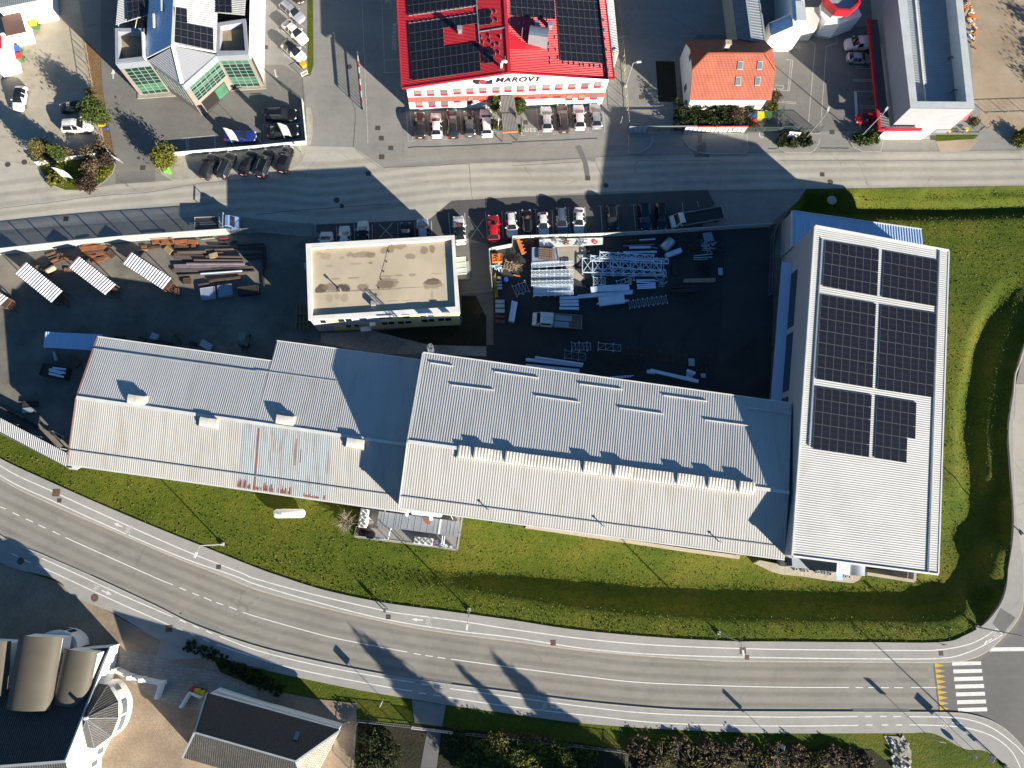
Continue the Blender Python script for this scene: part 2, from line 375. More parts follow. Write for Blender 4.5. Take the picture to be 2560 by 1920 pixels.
def ditch(P):
    z = np.zeros(len(P))
    d, s = seg_dist(P, edge_n)
    x = P[:, 0]
    wgt = smooth((x - (-22))/34.0)
    prof = smooth((d-2.5)/2.7)*(1-.62*smooth((d-7.5)/7))
    z -= 2.0*wgt*prof
    d2, s2 = seg_dist(P, edge_e)
    wg2 = 1-smooth((P[:, 1]-28)/22.0)
    prof2 = smooth((d2-1.7)/2.6)*(1-smooth((d2-5.6)/4.0))
    z = np.minimum(z, -1.9*wg2*prof2)
    d3, s3 = seg_dist(P, strip_n)
    prof3 = smooth((d3-.7)/1.1)*(1-smooth((d3-2.2)/1.9))
    z -= 1.35*prof3*smooth((P[:, 0]-48)/6)*(P[:, 1] < 60)
    return z
xs = np.arange(-100, 121, .8); ys = np.arange(-58, 112, .8)
gx, gy = np.meshgrid(xs, ys); PG = np.stack([gx.ravel(), gy.ravel()], 1)
south = L("20 -500,230 0,640 31 0,-60 2212,385 33 900,572 1870,410 2055,100 23 2080,450 2130,0 13 2212,1330 2500,800")
gz = ditch(PG)
# keep the relief to the lawn side of the pavements
e_all = edge_n + edge_e
def lawn_side(P):
    """True inside the big lawn (between halls and the two pavements)"""
    poly = [(p.x, p.y) for p in e_all] + [(p.x, p.y) for p in L("13 2500,-60 720,20 03 330,1640 13 200,600 23 1500,200 1470,1640 200,1500 21 1250,1060 20 2212,900 580,690 0,400 -500,0")]
    n = len(poly); inside = np.zeros(len(P), bool); x, y = P[:, 0], P[:, 1]
    j = n-1
    for i in range(n):
        xi, yi = poly[i]; xj, yj = poly[j]
        c = ((yi > y) != (yj > y)) & (x < (xj-xi)*(y-yi)/(yj-yi+1e-12)+xi); inside ^= c; j = i
    return inside
ins = lawn_side(PG)
gz = np.where(ins, gz, 0.0)-.06
rng0 = np.random.default_rng(3)
gz += np.where(ins, rng0.normal(0, .025, len(gz)), 0)
nx, ny = len(xs), len(ys)
me = bpy.data.meshes.new('lawn_ground')
vs = np.column_stack([PG, gz])
idx = np.arange(nx*ny).reshape(ny, nx)
fa = np.stack([idx[:-1, :-1], idx[:-1, 1:], idx[1:, 1:], idx[1:, :-1]], -1).reshape(-1, 4)
x0, x1, y0, y1 = xs[0], xs[-1], ys[0], ys[-1]; B = 900.0
ring = [(-B, -B), (B, -B), (B, B), (-B, B), (x0, y0), (x1, y0), (x1, y1), (x0, y1)]
vs = np.vstack([vs, np.array([(a, b, -.06) for a, b in ring])]); o = nx*ny
faces = fa.tolist()+[[o, o+1, o+5, o+4], [o+1, o+2, o+6, o+5], [o+2, o+3, o+7, o+6], [o+3, o, o+4, o+7]]
me.from_pydata(vs.tolist(), [], faces); me.materials.append(MATS['turf'])
me.polygons.foreach_set('use_smooth', [True]*len(faces))
ground = bpy.data.objects.new('lawn_ground', me); S.collection.objects.link(ground); tag(ground, kind='structure')
def ground_z(p):
    P = np.array([[p.x, p.y]]); return float(np.where(lawn_side(P), ditch(P), 0.0)[0])-.06
def sheet(name, outline, z, m, k=None): return struct(name, MB().poly(L(outline, z)), MATS[m])
def psheet(name, pts, z, m): return struct(name, MB().poly(pts), MATS[m])
# yard and lots, everything north of the halls
F0 = lambda t, x, y, z: Vector((*T(t, x, y, z).xy, 0))
psheet('service_yard', L("20 -700,-100 0,430 575,720")+[F0('20', 640, 680, 5.3), F0('21', 1240, 1060, 5.3), F0('21', 1250, 1040, 8.7), F0('23', 140, 1470, 8.7), F0('23', 230, 1440, 11), F0('23', 1430, 1590, 10), F0('13', 1520, 560, 10), F0('13', 1300, 400, 4), F0('13', 1300, 335, 4)]+L("13 218,160 100,270 250,60 370,60 00 -1500,1700 10 -1500,400"), 0.0, 'yard_asphalt')
sheet('industrial_lots', "00 -1800,-1500 03 3200,-1500 3200,1600 2212,1602 330,1632 250,1750 12 2212,285 1900,300 0,400 11 2030,520 1990,450 380,380 10 2212,345 1100,430 480,490 0,540 -1800,640", 0.006, 'lot_asphalt')
road_top = "00 -1800,1380 0,1385 340,1432 380,1560 560,1650 850,1620 1000,1590 1500,1560 2212,1500 01 100,1480 300,1470 440,1262 840,1270 1100,1450 1850,1412 02 580,1372 720,1400 720,1355 2000,1325 03 100,1320 970,1312 1450,1310 2212,1300 3200,1290"
sheet('industrial_road', road_top+" 03 3200,1600 2212,1602 330,1632 02 1900,1640 900,1650 11 1690,75 1500,235 1230,250 520,280 10 1900,200 0,330 -1800,420", 0.012, 'pale_asphalt')
sheet('gravel_yard', "00 -1800,-800 640,-300 680,0 735,350 800,650 830,830 900,1100 915,1290 520,1392 330,1422 0,1382 -1800,1378", 0.012, 'gravel_yard')
sheet('forecourt', "00 870,-300 870,480 880,750 985,1330 1000,1590 1340,1570 1340,1330 1500,1330 01 0,1260 430,1200 430,900 400,640 400,560 20,560 20,-300", 0.014, 'forecourt_asphalt')
sheet('parking_pavers', "01 10,-300 435,-300 445,630 390,660 75,460 15,460", 0.018, 'lot_asphalt')
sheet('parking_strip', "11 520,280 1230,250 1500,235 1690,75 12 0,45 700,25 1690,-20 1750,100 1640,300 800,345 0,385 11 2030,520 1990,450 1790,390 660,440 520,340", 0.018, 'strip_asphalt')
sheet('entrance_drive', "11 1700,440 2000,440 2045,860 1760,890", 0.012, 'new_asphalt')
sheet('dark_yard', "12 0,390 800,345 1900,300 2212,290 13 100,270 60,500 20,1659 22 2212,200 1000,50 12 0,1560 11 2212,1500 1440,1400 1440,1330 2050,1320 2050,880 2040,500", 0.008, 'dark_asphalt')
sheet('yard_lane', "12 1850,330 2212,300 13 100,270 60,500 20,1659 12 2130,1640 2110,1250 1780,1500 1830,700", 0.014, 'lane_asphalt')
sheet('sandy_patch', "12 330,450 640,440 640,560 520,640 620,740 590,770 530,740", 0.016, 'gravel_yard')
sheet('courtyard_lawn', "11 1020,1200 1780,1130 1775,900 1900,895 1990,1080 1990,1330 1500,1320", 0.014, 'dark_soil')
sheet('courtyard_path', "11 560,1220 1020,1205 1500,1322 1990,1335 1990,1420 1420,1400 1010,1400 560,1300", 0.012, 'grey_paving')
sheet('dirt_lot', "03 1690,-800 2800,-800 2800,1100 2212,1200 2130,1150 2060,1095 1850,1130 1820,900 1780,900", 0.012, 'dirt')
sheet('market_lot', "03 -60,300 320,300 1000,200 1000,1140 690,1130 450,1140 -60,1110 -600,1140 -640,1180 02 1440,900 1450,300", 0.012, 'forecourt_asphalt')
sheet('concrete_drive', "02 905,0 1900,0 1480,420 1440,900 1460,1075 1010,1085", 0.016, 'lot_asphalt')
sheet('loading_pit', "02 1240,528 1405,530 1430,880 1265,880", 0.02, 'dark_soil')
sheet('planting_strip', "00 735,345 870,480 880,750 985,1330 920,1300 820,830", 0.02, 'mulch')
sheet('grass_verge', "01 443,-200 490,-200 497,560 470,650 400,668 445,630", 0.022, 'turf')
# main road with raised cycle lanes
KN = "20 -500,440 0,815 520,1070 930,1245 1500,1490 1940,1659 31 0,112 500,250 1150,400 1600,482 2212,560 32 700,650 1700,725 33 0,736 1000,742 1540,742 1750,712 1900,640 2050,500 2140,390 2195,250 23 2205,1600 2190,1450 2140,1100 2115,480 2128,0 13 2165,1500 2300,1180 2560,820"
KS = "20 -500,860 0,1305 390,1485 790,1659 30 1330,250 1700,430 2212,606 31 500,730 1100,850 1700,940 2212,1006 32 560,1080 1250,1145 1700,1166 33 0,1172 730,1174 1220,1176 1560,1180 1750,1198 1950,1262 2120,1390 2300,1620 2450,1900"
ES = "20 -500,1150 0,1540 30 480,25 640,175 980,318 1390,545 1850,690 31 0,790 350,872 900,985 1340,1060 1640,1110 2212,1190 32 560,1265 1300,1320 33 0,1355 930,1356 1190,1356 1430,1360 1690,1490 1870,1510 2050,1640 2200,1900"
kn, ks, es = SL(KN), SL(KS), SL(ES)
far_e = L("13 2900,900 33 3000,-200 3000,2400 2450,1900")
psheet('main_road', kn[:-1]+L("13 2560,820 3200,820 33 3200,2400 2450,1900")+list(reversed(ks)), 0.004, 'main_asphalt')
sheet('junction_road', "33 1425,740 1540,742 1750,712 1900,640 2050,500 2140,390 2195,250 23 2205,1600 2190,1450 3000,1450 33 3000,2400 2450,1900 2300,1620 2120,1390 1950,1262 1750,1198 1560,1180 1475,1176", 0.010, 'new_asphalt')
def raised(name, a, b, z1, m):
    mb = MB(); n = len(a)
    return struct(name, MB().prism(a+list(reversed(b)), -.3, z1, bottom=False), MATS[m])
def zl(p, z): return [Vector((q.x, q.y, z)) for q in p]
north_edge = edge_n+edge_e[1:]
raised('north_pavement', north_edge, kn, ZW, 'walk_asphalt')
# south pavement dips at its driveways
struct('south_pavement', MB().prism(ks+list(reversed(es)), -.3, ZW, bottom=False), MATS['walk_asphalt'])
mbk = MB(); mbk.ribbon(zl(kn, ZW+.006), .2); struct('north_kerb', mbk, MATS['kerb_stone'])
mbk = MB(); mbk.ribbon(zl(ks, ZW+.006), .14); struct('south_kerb', mbk, MATS['kerb_stone'])
# dropped kerb ramps at driveways (they close the kerb step)
for i, (a, b) in enumerate((("30 1560,340 1960,512", 0), ("31 1440,905 1690,940", 0), ("33 730,1174 1225,1176", 0), ("30 40,-310 780,4", 0))):
    pts = L(a, 0); p, q = pts[0], pts[-1]; d = (q-p).normalized(); n = Vector((d.y, -d.x, 0))
    if n.y > 0: n = -n
    mb = MB(); A = p-n*.42; Bq = q-n*.42
    mb.add([Vector((A.x, A.y, .012)), Vector((Bq.x, Bq.y, .012)), Vector((q.x, q.y, ZW+.008)), Vector((p.x, p.y, ZW+.008))], [(0, 1, 2, 3)])
    struct('dropped_kerb', mb, MATS['walk_asphalt'])
sheet('pavement_patch', "33 2010,275 2140,360 2030,505 1940,410", ZW+.004, 'new_asphalt')
sheet('east_verge_path', "23 2140,0 2500,0 2500,1659 2215,1659 2195,1450 2145,1100 2122,480", 0.02, 'pale_asphalt')
# house court, south-west
sheet('house_court', "20 -500,1160 0,1550 30 470,40 980,330 1390,560 1840,700 1900,830 2212,960 31 500,1060 870,1100 870,1250 820,2000 30 -500,2200", 0.03, 'brown_paving')
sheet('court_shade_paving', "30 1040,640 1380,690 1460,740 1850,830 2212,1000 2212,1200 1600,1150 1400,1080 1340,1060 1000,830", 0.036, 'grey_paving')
sheet('court_apron', "30 980,345 1390,560 1350,690 1460,725 1840,700 1390,548", 0.04, 'walk_asphalt')
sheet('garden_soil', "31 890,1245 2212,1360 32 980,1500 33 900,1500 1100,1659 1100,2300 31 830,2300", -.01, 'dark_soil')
sheet('garden_drive', "31 1345,1068 1640,1115 1610,1300 1370,1270", 0.03, 'lot_asphalt')
sheet('garden_path', "31 1480,1330 1600,1350 1560,1659 1420,1659", 0.012, 'new_asphalt')
sheet('gravel_heap_bed', "33 1000,1380 1180,1390 1240,1520 1230,1700 1090,1700 1060,1500", 0.004, 'gravel')
# islands of the industrial road
def island(name, outline, m, z=.13, kerb=True):
    p = L(outline, z); struct(name, MB().prism(p, -.1, z, bottom=False), MATS[m])
    if kerb: struct('island_kerb', MB().ribbon(zl(p+[p[0]], z+.006), .16), MATS['kerb_stone'])
island('planted_island', "00 365,1500 330,1430 520,1395 870,1350 985,1400 995,1430 970,1500 900,1570 820,1620 720,1648 560,1645 450,1600", 'turf', .1)
island('gravel_island', "00 1340,1400 1500,1350 2212,1270 01 0,1265 440,1255 440,1300 400,1400 310,1465 100,1480 00 2212,1500 1500,1560 1400,1500", 'gravel', .08)
island('gravel_border', "01 430,920 470,930 490,1000 490,1150 470,1240 445,1255", 'gravel', .06, False)
island('paved_island', "02 1005,1150 1215,1140 1215,1210 1190,1270 1100,1320 1010,1325", 'lot_asphalt', .1)
island('paved_island', "02 1480,1150 1980,1155 2030,1160 2040,1300 2000,1330 1650,1325 1540,1280 1475,1200", 'lot_asphalt', .1)
island('paved_island', "03 85,1150 455,1150 445,1230 400,1300 370,1318 150,1315 100,1280", 'lot_asphalt', .1)
island('paved_island', "03 690,1140 1000,1150 1410,1160 1385,1195 1000,1195 975,1312 820,1310 740,1270 690,1200", 'lot_asphalt', .1)
sheet('roadside_grass', "03 1450,1165 1820,1165 1780,1200 1450,1222", .03, 'turf')
sheet('roadside_grass', "03 2120,1180 2212,1100 2700,1080 2700,1300 2212,1270 2150,1200", .03, 'turf')
sheet('roadside_dirt', "03 1450,1222 1780,1200 1820,1215 1740,1300 1600,1312 1480,1312", .028, 'dirt')
# ---------------------------------------------------------------- painted markings
mat('paint_shade_grey', (.40, .395, .38), .8, var=.15, scale=2, fine=.15, dark=(.2, .2, .19), dscale=1.0, damt=.6)  # bay paint greyed by the shade put into its colour, plus worn spots
mk = MB(); zr, zw, zi = .018, ZW+.008, .024
def line(s, w, z, k=6): mk.ribbon(smoothline(L(s, z), k), w)
def dashes(s, w, z):
    p = L(s, z)
    for i in range(0, len(p)-1, 2): mk.ribbon([p[i], p[i+1]], w)
N1 = "20 -500,300 0,705 470,935 1130,1235 1600,1440 2080,1630 31 0,25 500,160 1090,295 1300,330 1800,395 2212,460 32 640,545 1300,600 33 0,632 1100,642 1450,640 1700,600 1850,540 1975,455"
N2 = "20 -500,400 0,790 500,1030 1100,1300 1600,1510 2030,1659 31 0,72 520,225 1100,370 1700,470 2212,530 32 640,628 1300,680 33 0,705 1000,716 1500,710 1700,670 1880,590 2030,505"
line(N1, .15, zw); line(N2, .15, zw); line("33 1975,455 2030,505", .13, zw)
dashes("20 -170,960 -110,985 0,1060 50,1080 108,1110 168,1138 222,1163 284,1193 330,1215 395,1245 455,1272 517,1302 30 1550,100 1607,124 1660,145 1720,170 1762,185 1827,213 1868,228 1928,250 1980,265 2045,292 31 1362,668 1422,680 1463,686 1528,695 1568,702 1636,712 33 755,962 822,964 865,963 930,964 975,963 1045,965 1088,963 1165,965", .13, zr)
line("20 563,1325 1310,1659 30 1492,75", .13, zr); line("30 2095,312 2212,350 31 350,450 700,540 1305,657", .13, zr)
line("31 1685,718 2212,790 32 640,870 1200,925 2212,958 33 700,962", .13, zr); line("33 1235,962 1455,963", .13, zr)
line("20 360,1505 700,1659 30 1100,185 1492,352", .14, zw); dashes("20 100,1465 155,1490 200,1515 265,1543 320,1570 380,1600 30 1550,377 1605,402 1665,428 1720,452 1780,475 1835,498 31 1425,932 1488,940 1555,955 1612,963 33 835,1213 895,1213 965,1213 1025,1213 1080,1214 1150,1214", .14, zw)
dashes("20 250,1455 305,1480", .14, zw)
line("30 1895,520 2212,640 31 500,765 1140,885 1360,918", .14, zw); line("31 1675,973 2212,1045 32 640,1130 1250,1190 2212,1218 33 775,1213", .14, zw)
line("33 1218,1215 1560,1220 1750,1245 1930,1310 2100,1430 2212,1540 2350,1760", .14, zw)
line("20 320,1564 480,1637 30 560,15 1000,220 1465,425", .14, zw); dashes("30 1522,448 1578,470 1640,497 1690,518 1750,540 1810,567 31 1408,1008 1468,1017 1533,1027 1597,1038 33 845,1287 905,1287 980,1287 1040,1287 1105,1287 1160,1287", .14, zw)
line("30 1868,590 2212,705 31 340,802 1000,935 1350,995", .14, zw); line("31 1660,1048 2212,1130 32 700,1210 1300,1270 2212,1295 33 780,1290", .14, zw)
line("33 1220,1285 1550,1295 1750,1320 1950,1390 2100,1510 2180,1659 2230,1800", .14, zw)
for q in ("1590,740 1840,738 1842,768 1592,775", "1600,808 1848,803 1850,835 1602,841", "1607,873 1857,868 1859,902 1609,908", "1615,938 1865,933 1868,967 1618,973",
          "1623,1006 1873,1000 1876,1033 1626,1040", "1632,1073 1882,1067 1885,1101 1634,1108", "1640,1141 1892,1134 1895,1168 1643,1175"):
    mk.poly(L("33 "+q, zr))
mk.poly(L("33 1940,617 2400,612 2400,645 1910,652", zr))
def bike(c, d, s=1.0, flip=1):
    """cycle symbol: two rings, frame; c centre, d travel direction (world)"""
    d = d.normalized(); r = Vector((-d.y, d.x, 0))*flip
    def pt(a, b): return c+r*(a*s)+d*(b*s)
    for ox in (-.42, .42):
        mk.ribbon([pt(ox+.26*math.cos(k*math.pi/8), .26*math.sin(k*math.pi/8)) for k in range(17)], .05*s)
    for a, b in (((-.42, 0), (-.15, .42)), ((-.15, .42), (.3, .42)), ((.3, .42), (.42, 0)), ((-.15, .42), (0, 0)), ((0, 0), (-.42, 0)), ((0, 0), (.3, .42)), ((.3, .42), (.25, .6)), ((.25, .6), (.42, .62)), ((-.22, .52), (-.05, .52))):
        mk.ribbon([pt(*a), pt(*b)], .05*s)
def arrow(a, b, w=.16, hl=.8, hw=.5):
    d = (b-a).normalized(); r = Vector((d.y, -d.x, 0)); c = b-d*hl
    mk.ribbon([a, c], w); mk.add([b, c+r*hw/2, c-r*hw/2], [(0, 2, 1)])
def cyc(t, c, a, b, z=zw):
    A, Bv = T(t, *a, z), T(t, *b, z); arrow(A, Bv); bike(T(t, *c, z), Bv-A, .95)
cyc('20', (1118, 1262), (1062, 1235), (978, 1200)); cyc('31', (1502, 393), (1442, 382), (1342, 373))
cyc('30', (822, 97), (880, 125), (968, 163)); cyc('33', (1975, 505), (1935, 540), (1860, 590)); cyc('32', (270, 1122), (335, 1132), (430, 1142)); cyc('33', (1520, 1275), (1590, 1265), (1680, 1277))
arrow(T('00', 978, 680, zi), T('00', 978, 590, zi), .2, 1.0, .7)
line("01 162,600 172,662", .14, zi, 1); line("01 172,662 185,660", .2, zi, 1)
mkf = MB()
mkr = lambda s: [mkf.ribbon(L(x, zi), .1) for x in s.split('|')]
# parking bays
mkr("01 185,75 420,235|01 190,240 430,410|01 235,455 440,640|01 190,70 192,110|01 195,240 200,280|01 243,450 245,490")
mkr("01 1300,940 1315,1220|01 1330,950 1352,1215|01 1478,955 1495,1210|01 1620,950 1640,1205|01 1762,945 1780,1200|01 1905,940 1925,1190|01 1312,1220 1378,1217|01 1465,1213 1520,1210|01 1610,1205 1665,1203|01 1755,1198 1810,1196|01 1900,1192 1950,1190")
mkr("02 208,915 232,1165|02 352,910 378,1157|02 495,903 520,1150|02 638,898 660,1143|02 778,890 802,1138|02 205,1167 258,1163|02 350,1158 405,1155|02 495,1150 545,1148|02 635,1144 690,1140|02 776,1138 806,1137|02 70,1050 88,1172|02 65,1172 110,1170")
mkr("01 915,0 967,1240|01 1085,0 1112,628|01 1112,628 1250,622|01 1108,520 1245,515|01 1090,78 1168,74|01 1165,0 1168,74")
mkr("11 698,300 695,420|11 850,275 850,410|11 1005,280 1005,400|11 1225,262 1228,395|11 1370,255 1375,385|11 1515,250 1520,370|11 1662,180 1680,370|11 1803,180 1815,440|11 1983,170 2000,410|11 2125,165 2135,400")
mkr("11 1060,275 1185,395|11 1180,265 1060,405|11 1835,210 1970,395|11 1965,235 1845,410")
mkr("12 60,150 72,365|12 203,150 215,372|12 345,148 357,360|12 485,135 500,350|12 628,130 642,345|12 765,120 780,335|12 908,115 922,330|12 1050,110 1068,325|12 1190,105 1205,320|12 1328,98 1340,310|12 1470,90 1480,180|12 1600,80 1615,130|12 745,122 785,120|12 885,117 930,115|12 1030,112 1080,110|12 185,152 220,150")
mkr("00 1855,1170 1860,1285|00 1575,1195 1855,1170|00 1575,1195 1580,1220|01 50,955 55,985|01 50,955 70,955|01 60,1075 62,1120|01 60,1075 400,1065|01 380,930 405,1210|01 70,1230 405,1210|00 2212,1160 01 50,1240")
mkr("03 325,330 408,385|03 408,385 350,1055|03 595,320 595,370|03 595,370 505,400|03 505,400 455,1090|03 755,575 900,575|03 755,590 900,592|03 730,690 900,690|03 730,700 900,702|03 790,915 930,915|03 790,932 930,935|03 745,790 920,788|03 770,1000 760,980")
mkr("03 215,520 185,785|03 195,530 172,780|03 50,775 185,785|03 155,515 215,520|03 60,735 135,740|03 135,740 135,768|03 50,768 135,768|03 95,870 240,885|03 90,882 235,897|03 240,885 235,897|03 62,885 60,940|03 230,405 275,405|03 275,405 275,420")
line("03 755,790 765,990", .45, zi, 1)
mkr("02 905,330 980,310|02 810,1000 855,1075")
struct('road_markings', mk, MATS['paint_white']); struct('bay_markings', mkf, MATS['paint_shade_grey'])
mk2 = MB()
for i in range(9):
    y = 772+i*46.6; x = 1440+i*5.4
    mk2.add([T('33', x, y-20, zr), T('33', x+85, y+1, zr), T('33', x+4, y+20, zr)], [(0, 2, 1)])
struct('give_way_markings', mk2, MATS['paint_yellow'])
def wear(name, col, amt):
    m, t, b = nt(name); N = t.nodes; K = t.links; uv = N.new('ShaderNodeTexCoord'); sp = N.new('ShaderNodeSeparateXYZ'); K.new(uv.outputs['UV'], sp.inputs[0])
    def mt(op, a, c):
        q = N.new('ShaderNodeMath'); q.operation = op
        for i, x in enumerate((a, c)):
            if isinstance(x, float): q.inputs[i].default_value = x
            else: K.new(x, q.inputs[i])
        return q.outputs[0]
    n = N.new('ShaderNodeTexNoise'); n.inputs['Scale'].default_value = .35; n.inputs['Detail'].default_value = 5; K.new(uv.outputs['Object'], n.inputs['Vector'])
    prof = mt('MULTIPLY', mt('MULTIPLY', sp.outputs[1], mt('SUBTRACT', 1.0, sp.outputs[1])), 4.0)
    K.new(mt('MULTIPLY', mt('MULTIPLY', prof, n.outputs[0]), amt), b.inputs['Alpha']); b.inputs['Base Color'].default_value = (*col, 1); b.inputs['Roughness'].default_value = .9; MATS[name] = m
wear('tyre_wear', (.085, .08, .073), .26); wear('road_dust', (.36, .33, .27), .6); wear('pale_wear', (.15, .14, .125), .3)
def track(line, off, w, z, m, name='wheel_track'):
    n = len(line); vs = []
    for i, q in enumerate(line):
        d = line[min(i+1, n-1)]-line[max(i-1, 0)]; d.z = 0; d.normalize(); r = Vector((-d.y, d.x, 0)); vs += [Vector((*(q+r*(off-w/2)).xy, z)), Vector((*(q+r*(off+w/2)).xy, z))]
    o = struct(name, MB().add(vs, [(2*i, 2*i+2, 2*i+3, 2*i+1) for i in range(n-1)]), MATS[m]); uv = o.data.uv_layers.new(name='UVMap')
    for pl in o.data.polygons:
        for li in pl.loop_indices: k = o.data.loops[li].vertex_index; uv.data[li].uv = (k//2, k % 2)
cl_ = SL("20 -400,880 0,1060 563,1325 1310,1659 30 2095,312 31 350,450 700,540 1305,657 32 0,793 640,870 1200,925 2212,958 33 1400,963")
for f in (-2.4, -.95, .95, 2.4): track(cl_, f, .85, .0135, 'tyre_wear')
track(kn[:-40], -.35, .7, .0145, 'road_dust')
pr_ = SL("10 -600,250 0,190 900,90 00 2212,1640 11 600,20 01 1700,1560 02 600,1540 1500,1500 03 600,1470 1800,1460 2212,1455")
for f, m in ((-3.2, 'pale_wear'), (-1.6, 'pale_wear'), (1.5, 'pale_wear'), (3.1, 'pale_wear'), (5.0, 'road_dust'), (0, 'road_dust')): track(pr_, f, 1.1, .0165, m)
# tar joints and cracks in the pale road
mk3 = MB()
def crack(s, w, z=.02):
    p = smoothline(L(s, z), 8); r = random.Random(len(s))
    mk3.ribbon([q+Vector((r.uniform(-.05, .05), r.uniform(-.05, .05), 0)) for q in p], w)
for s, w in (("10 0,140 500,80 900,30 1300,0 00 1700,1590 2212,1545", .05), ("01 840,1270 860,1000 830,870", .06), ("01 860,1290 1000,1400 1080,1450", .05), ("01 400,670 410,880", .06), ("01 1100,1450 1850,1415", .05), ("02 0,1400 580,1370", .05), ("02 0,1430 580,1400", .05),
             ("02 720,1358 1300,1335", .05), ("02 1060,1390 1800,1385", .05), ("02 720,1400 810,1600", .05), ("02 1090,1390 1060,1430 1075,1500", .06), ("03 100,1385 1450,1388 2212,1378", .05), ("01 1840,1415 1860,1659 11 1870,60", .05), ("01 1000,1490 930,1500", .05),
             ("00 870,480 890,800 960,1200 980,1330", .05), ("00 1500,850 1900,1000 1800,1080", .05), ("00 1870,880 2050,1060", .09), ("00 1980,780 1800,980", .09), ("02 0,1228 740,1195", .16), ("01 1310,1273 2212,1240", .16), ("03 0,1283 80,1283", .16), ("03 445,1280 700,1280", .16),
             ("32 1500,1330 1900,1335 2212,1345", .05), ("33 1340,625 1345,735", .07), ("33 1085,1180 1098,1350", .14), ("33 1160,1180 1180,1350", .14), ("11 0,195 350,160 480,150 1160,100", .08), ("30 1395,880 1450,740", .05), ("30 1340,1040 1120,1659", .08), ("23 2115,350 2118,900 2150,1200 2190,1500", .08), ("10 800,1000 845,850", .05)):
    crack(s, w)
struct('road_joints', mk3, MATS['crack_tar'])
sheet('tarmac_patch', "02 548,1265 590,1252 630,1340 660,1430 675,1555 638,1558 610,1400", .022, 'new_asphalt')
sheet('tarmac_patch', "02 1595,1265 1675,1218 1675,1310 1600,1312", .112, 'new_asphalt')
sheet('tarmac_patch', "02 1572,1330 1705,1328 1705,1358 1575,1358", .022, 'new_asphalt')
sheet('tarmac_patch', "02 1605,1160 1640,1160 1640,1230 1610,1240", .112, 'new_asphalt')
for t_, txt, c, d, sz in (('02', 'GUEST', (155, 1125), (1, 0.01), .75), ('01', 'DOSTAVA', (1197, 315), (.03, -1), .75), ('00', 'GUEST', (1618, 1255), (.02, 1), .6), ('02', 'U', (2157, 1167), (1, 0), 1.1), ('01', 'K', (1130, 10), (.2, 1), 1.0)):
    cu = bpy.data.curves.new('lettering', 'FONT'); cu.body = txt; cu.size = sz*1.25; cu.align_x = 'CENTER'; cu.align_y = 'CENTER'; cu.space_character = 1.25
    p = T(t_, *c, zi); q = T(t_, c[0]+d[0]*100, c[1]+d[1]*100, zi)
    tmp = bpy.data.objects.new('lettering', cu); me = bpy.data.meshes.new_from_object(tmp); bpy.data.objects.remove(tmp)
    o = bpy.data.objects.new('painted_lettering', me); S.collection.objects.link(o); me.materials.append(MATS['paint_white'])
    o.location = p; o.rotation_euler = (0, 0, math.atan2(q.y-p.y, q.x-p.x)); tag(o, kind='structure')
# ---------------------------------------------------------------- manhole covers and gullies
def cover(t, x, y, w, label, round_=False, rust=False, z=.022, rz=0.0):
    p = T(t, x, y, z); mb = MB()
    if round_:
        mb.cyl((p.x, p.y), w/2, z-.03, z+.006, 20); mb.tube([(p.x+w*.5*math.cos(k*math.pi/10), p.y+w*.5*math.sin(k*math.pi/10), z+.008) for k in range(21)], .02, 5)
    else:
        mb.box((p.x, p.y, z), w, w, .03, rz)
        for k in (-.5, 0, .5): mb.box((p.x, p.y+k*w*.6, z+.018), w*.85, .03, .012, rz)
    o = mb.build('manhole_cover' if round_ or not rust else 'drain_grate', MATS['rust_iron' if rust else 'iron'])
    tag(o, label, 'manhole cover' if round_ or not rust else 'drain grate', 'iron covers set into the paving')
for a in (('01', 1055, 1107, .75, 'square iron cover nearest the first grey car by the red building'), ('01', 1085, 1195, .75, 'square iron cover below another, left of the parking bays'), ('01', 1167, 1280, .72, 'square iron cover left end of the drainage slot'), ('01', 1088, 1357, .78, 'square iron cover on the edge of the pale road'),
          ('01', 85, 408, .7, 'square rusty cover in the lot beside the white parked cars'), ('01', 48, 227, .4, 'small square cover beside the glass building east wall'), ('00', 1235, 1450, .75, 'square cover on the driveway beside the round green bush'), ('00', 1200, 1365, .4, 'small cover above the square one on the driveway'),
          ('10', 570, 232, .75, 'square cover in sun just above the fence shadow'), ('02', 118, 1058, .7, 'square cover in the empty bay marked for guests'), ('02', 1120, 838, .75, 'square brown cover on the concrete drive beside the pit'), ('02', 655, 1540, .75, 'square cover at the end of the curved tarmac patch'),
          ('03', 555, 1142, .75, 'square cover between two paved islands at the market gate'), ('03', 470, 1508, .7, 'square cover alone in the pale road at right'), ('03', 1425, 1190, .8, 'square cover beside the white corner wall'), ('11', 742, 122, .65, 'square cover in shade above the parked white cars'), ('01', 970, 1500, .75, 'square cover at the shadow edge in the road')):
    cover(*a)
for a in (('11', 697, 70, .9, 'round cover in the shaded road above parked cars'), ('02', 812, 1602, .8, 'round cover in the road near the shadow edge'), ('03', 540, 1572, .8, 'round cover in the sunny road at right'), ('01', 807, 577, .8, 'round cover under the sliding gate shadow'), ('02', 1055, 1230, .8, 'round cover at left on the paved island'), ('02', 1180, 1237, .8, 'round cover at right on the paved island'), ('00', 68, 1422, .8, 'round cover at the gravel yard exit'), ('00', 212, 1402, .8, 'round cover beside the conifer at the yard exit')):
    cover(*a, True)
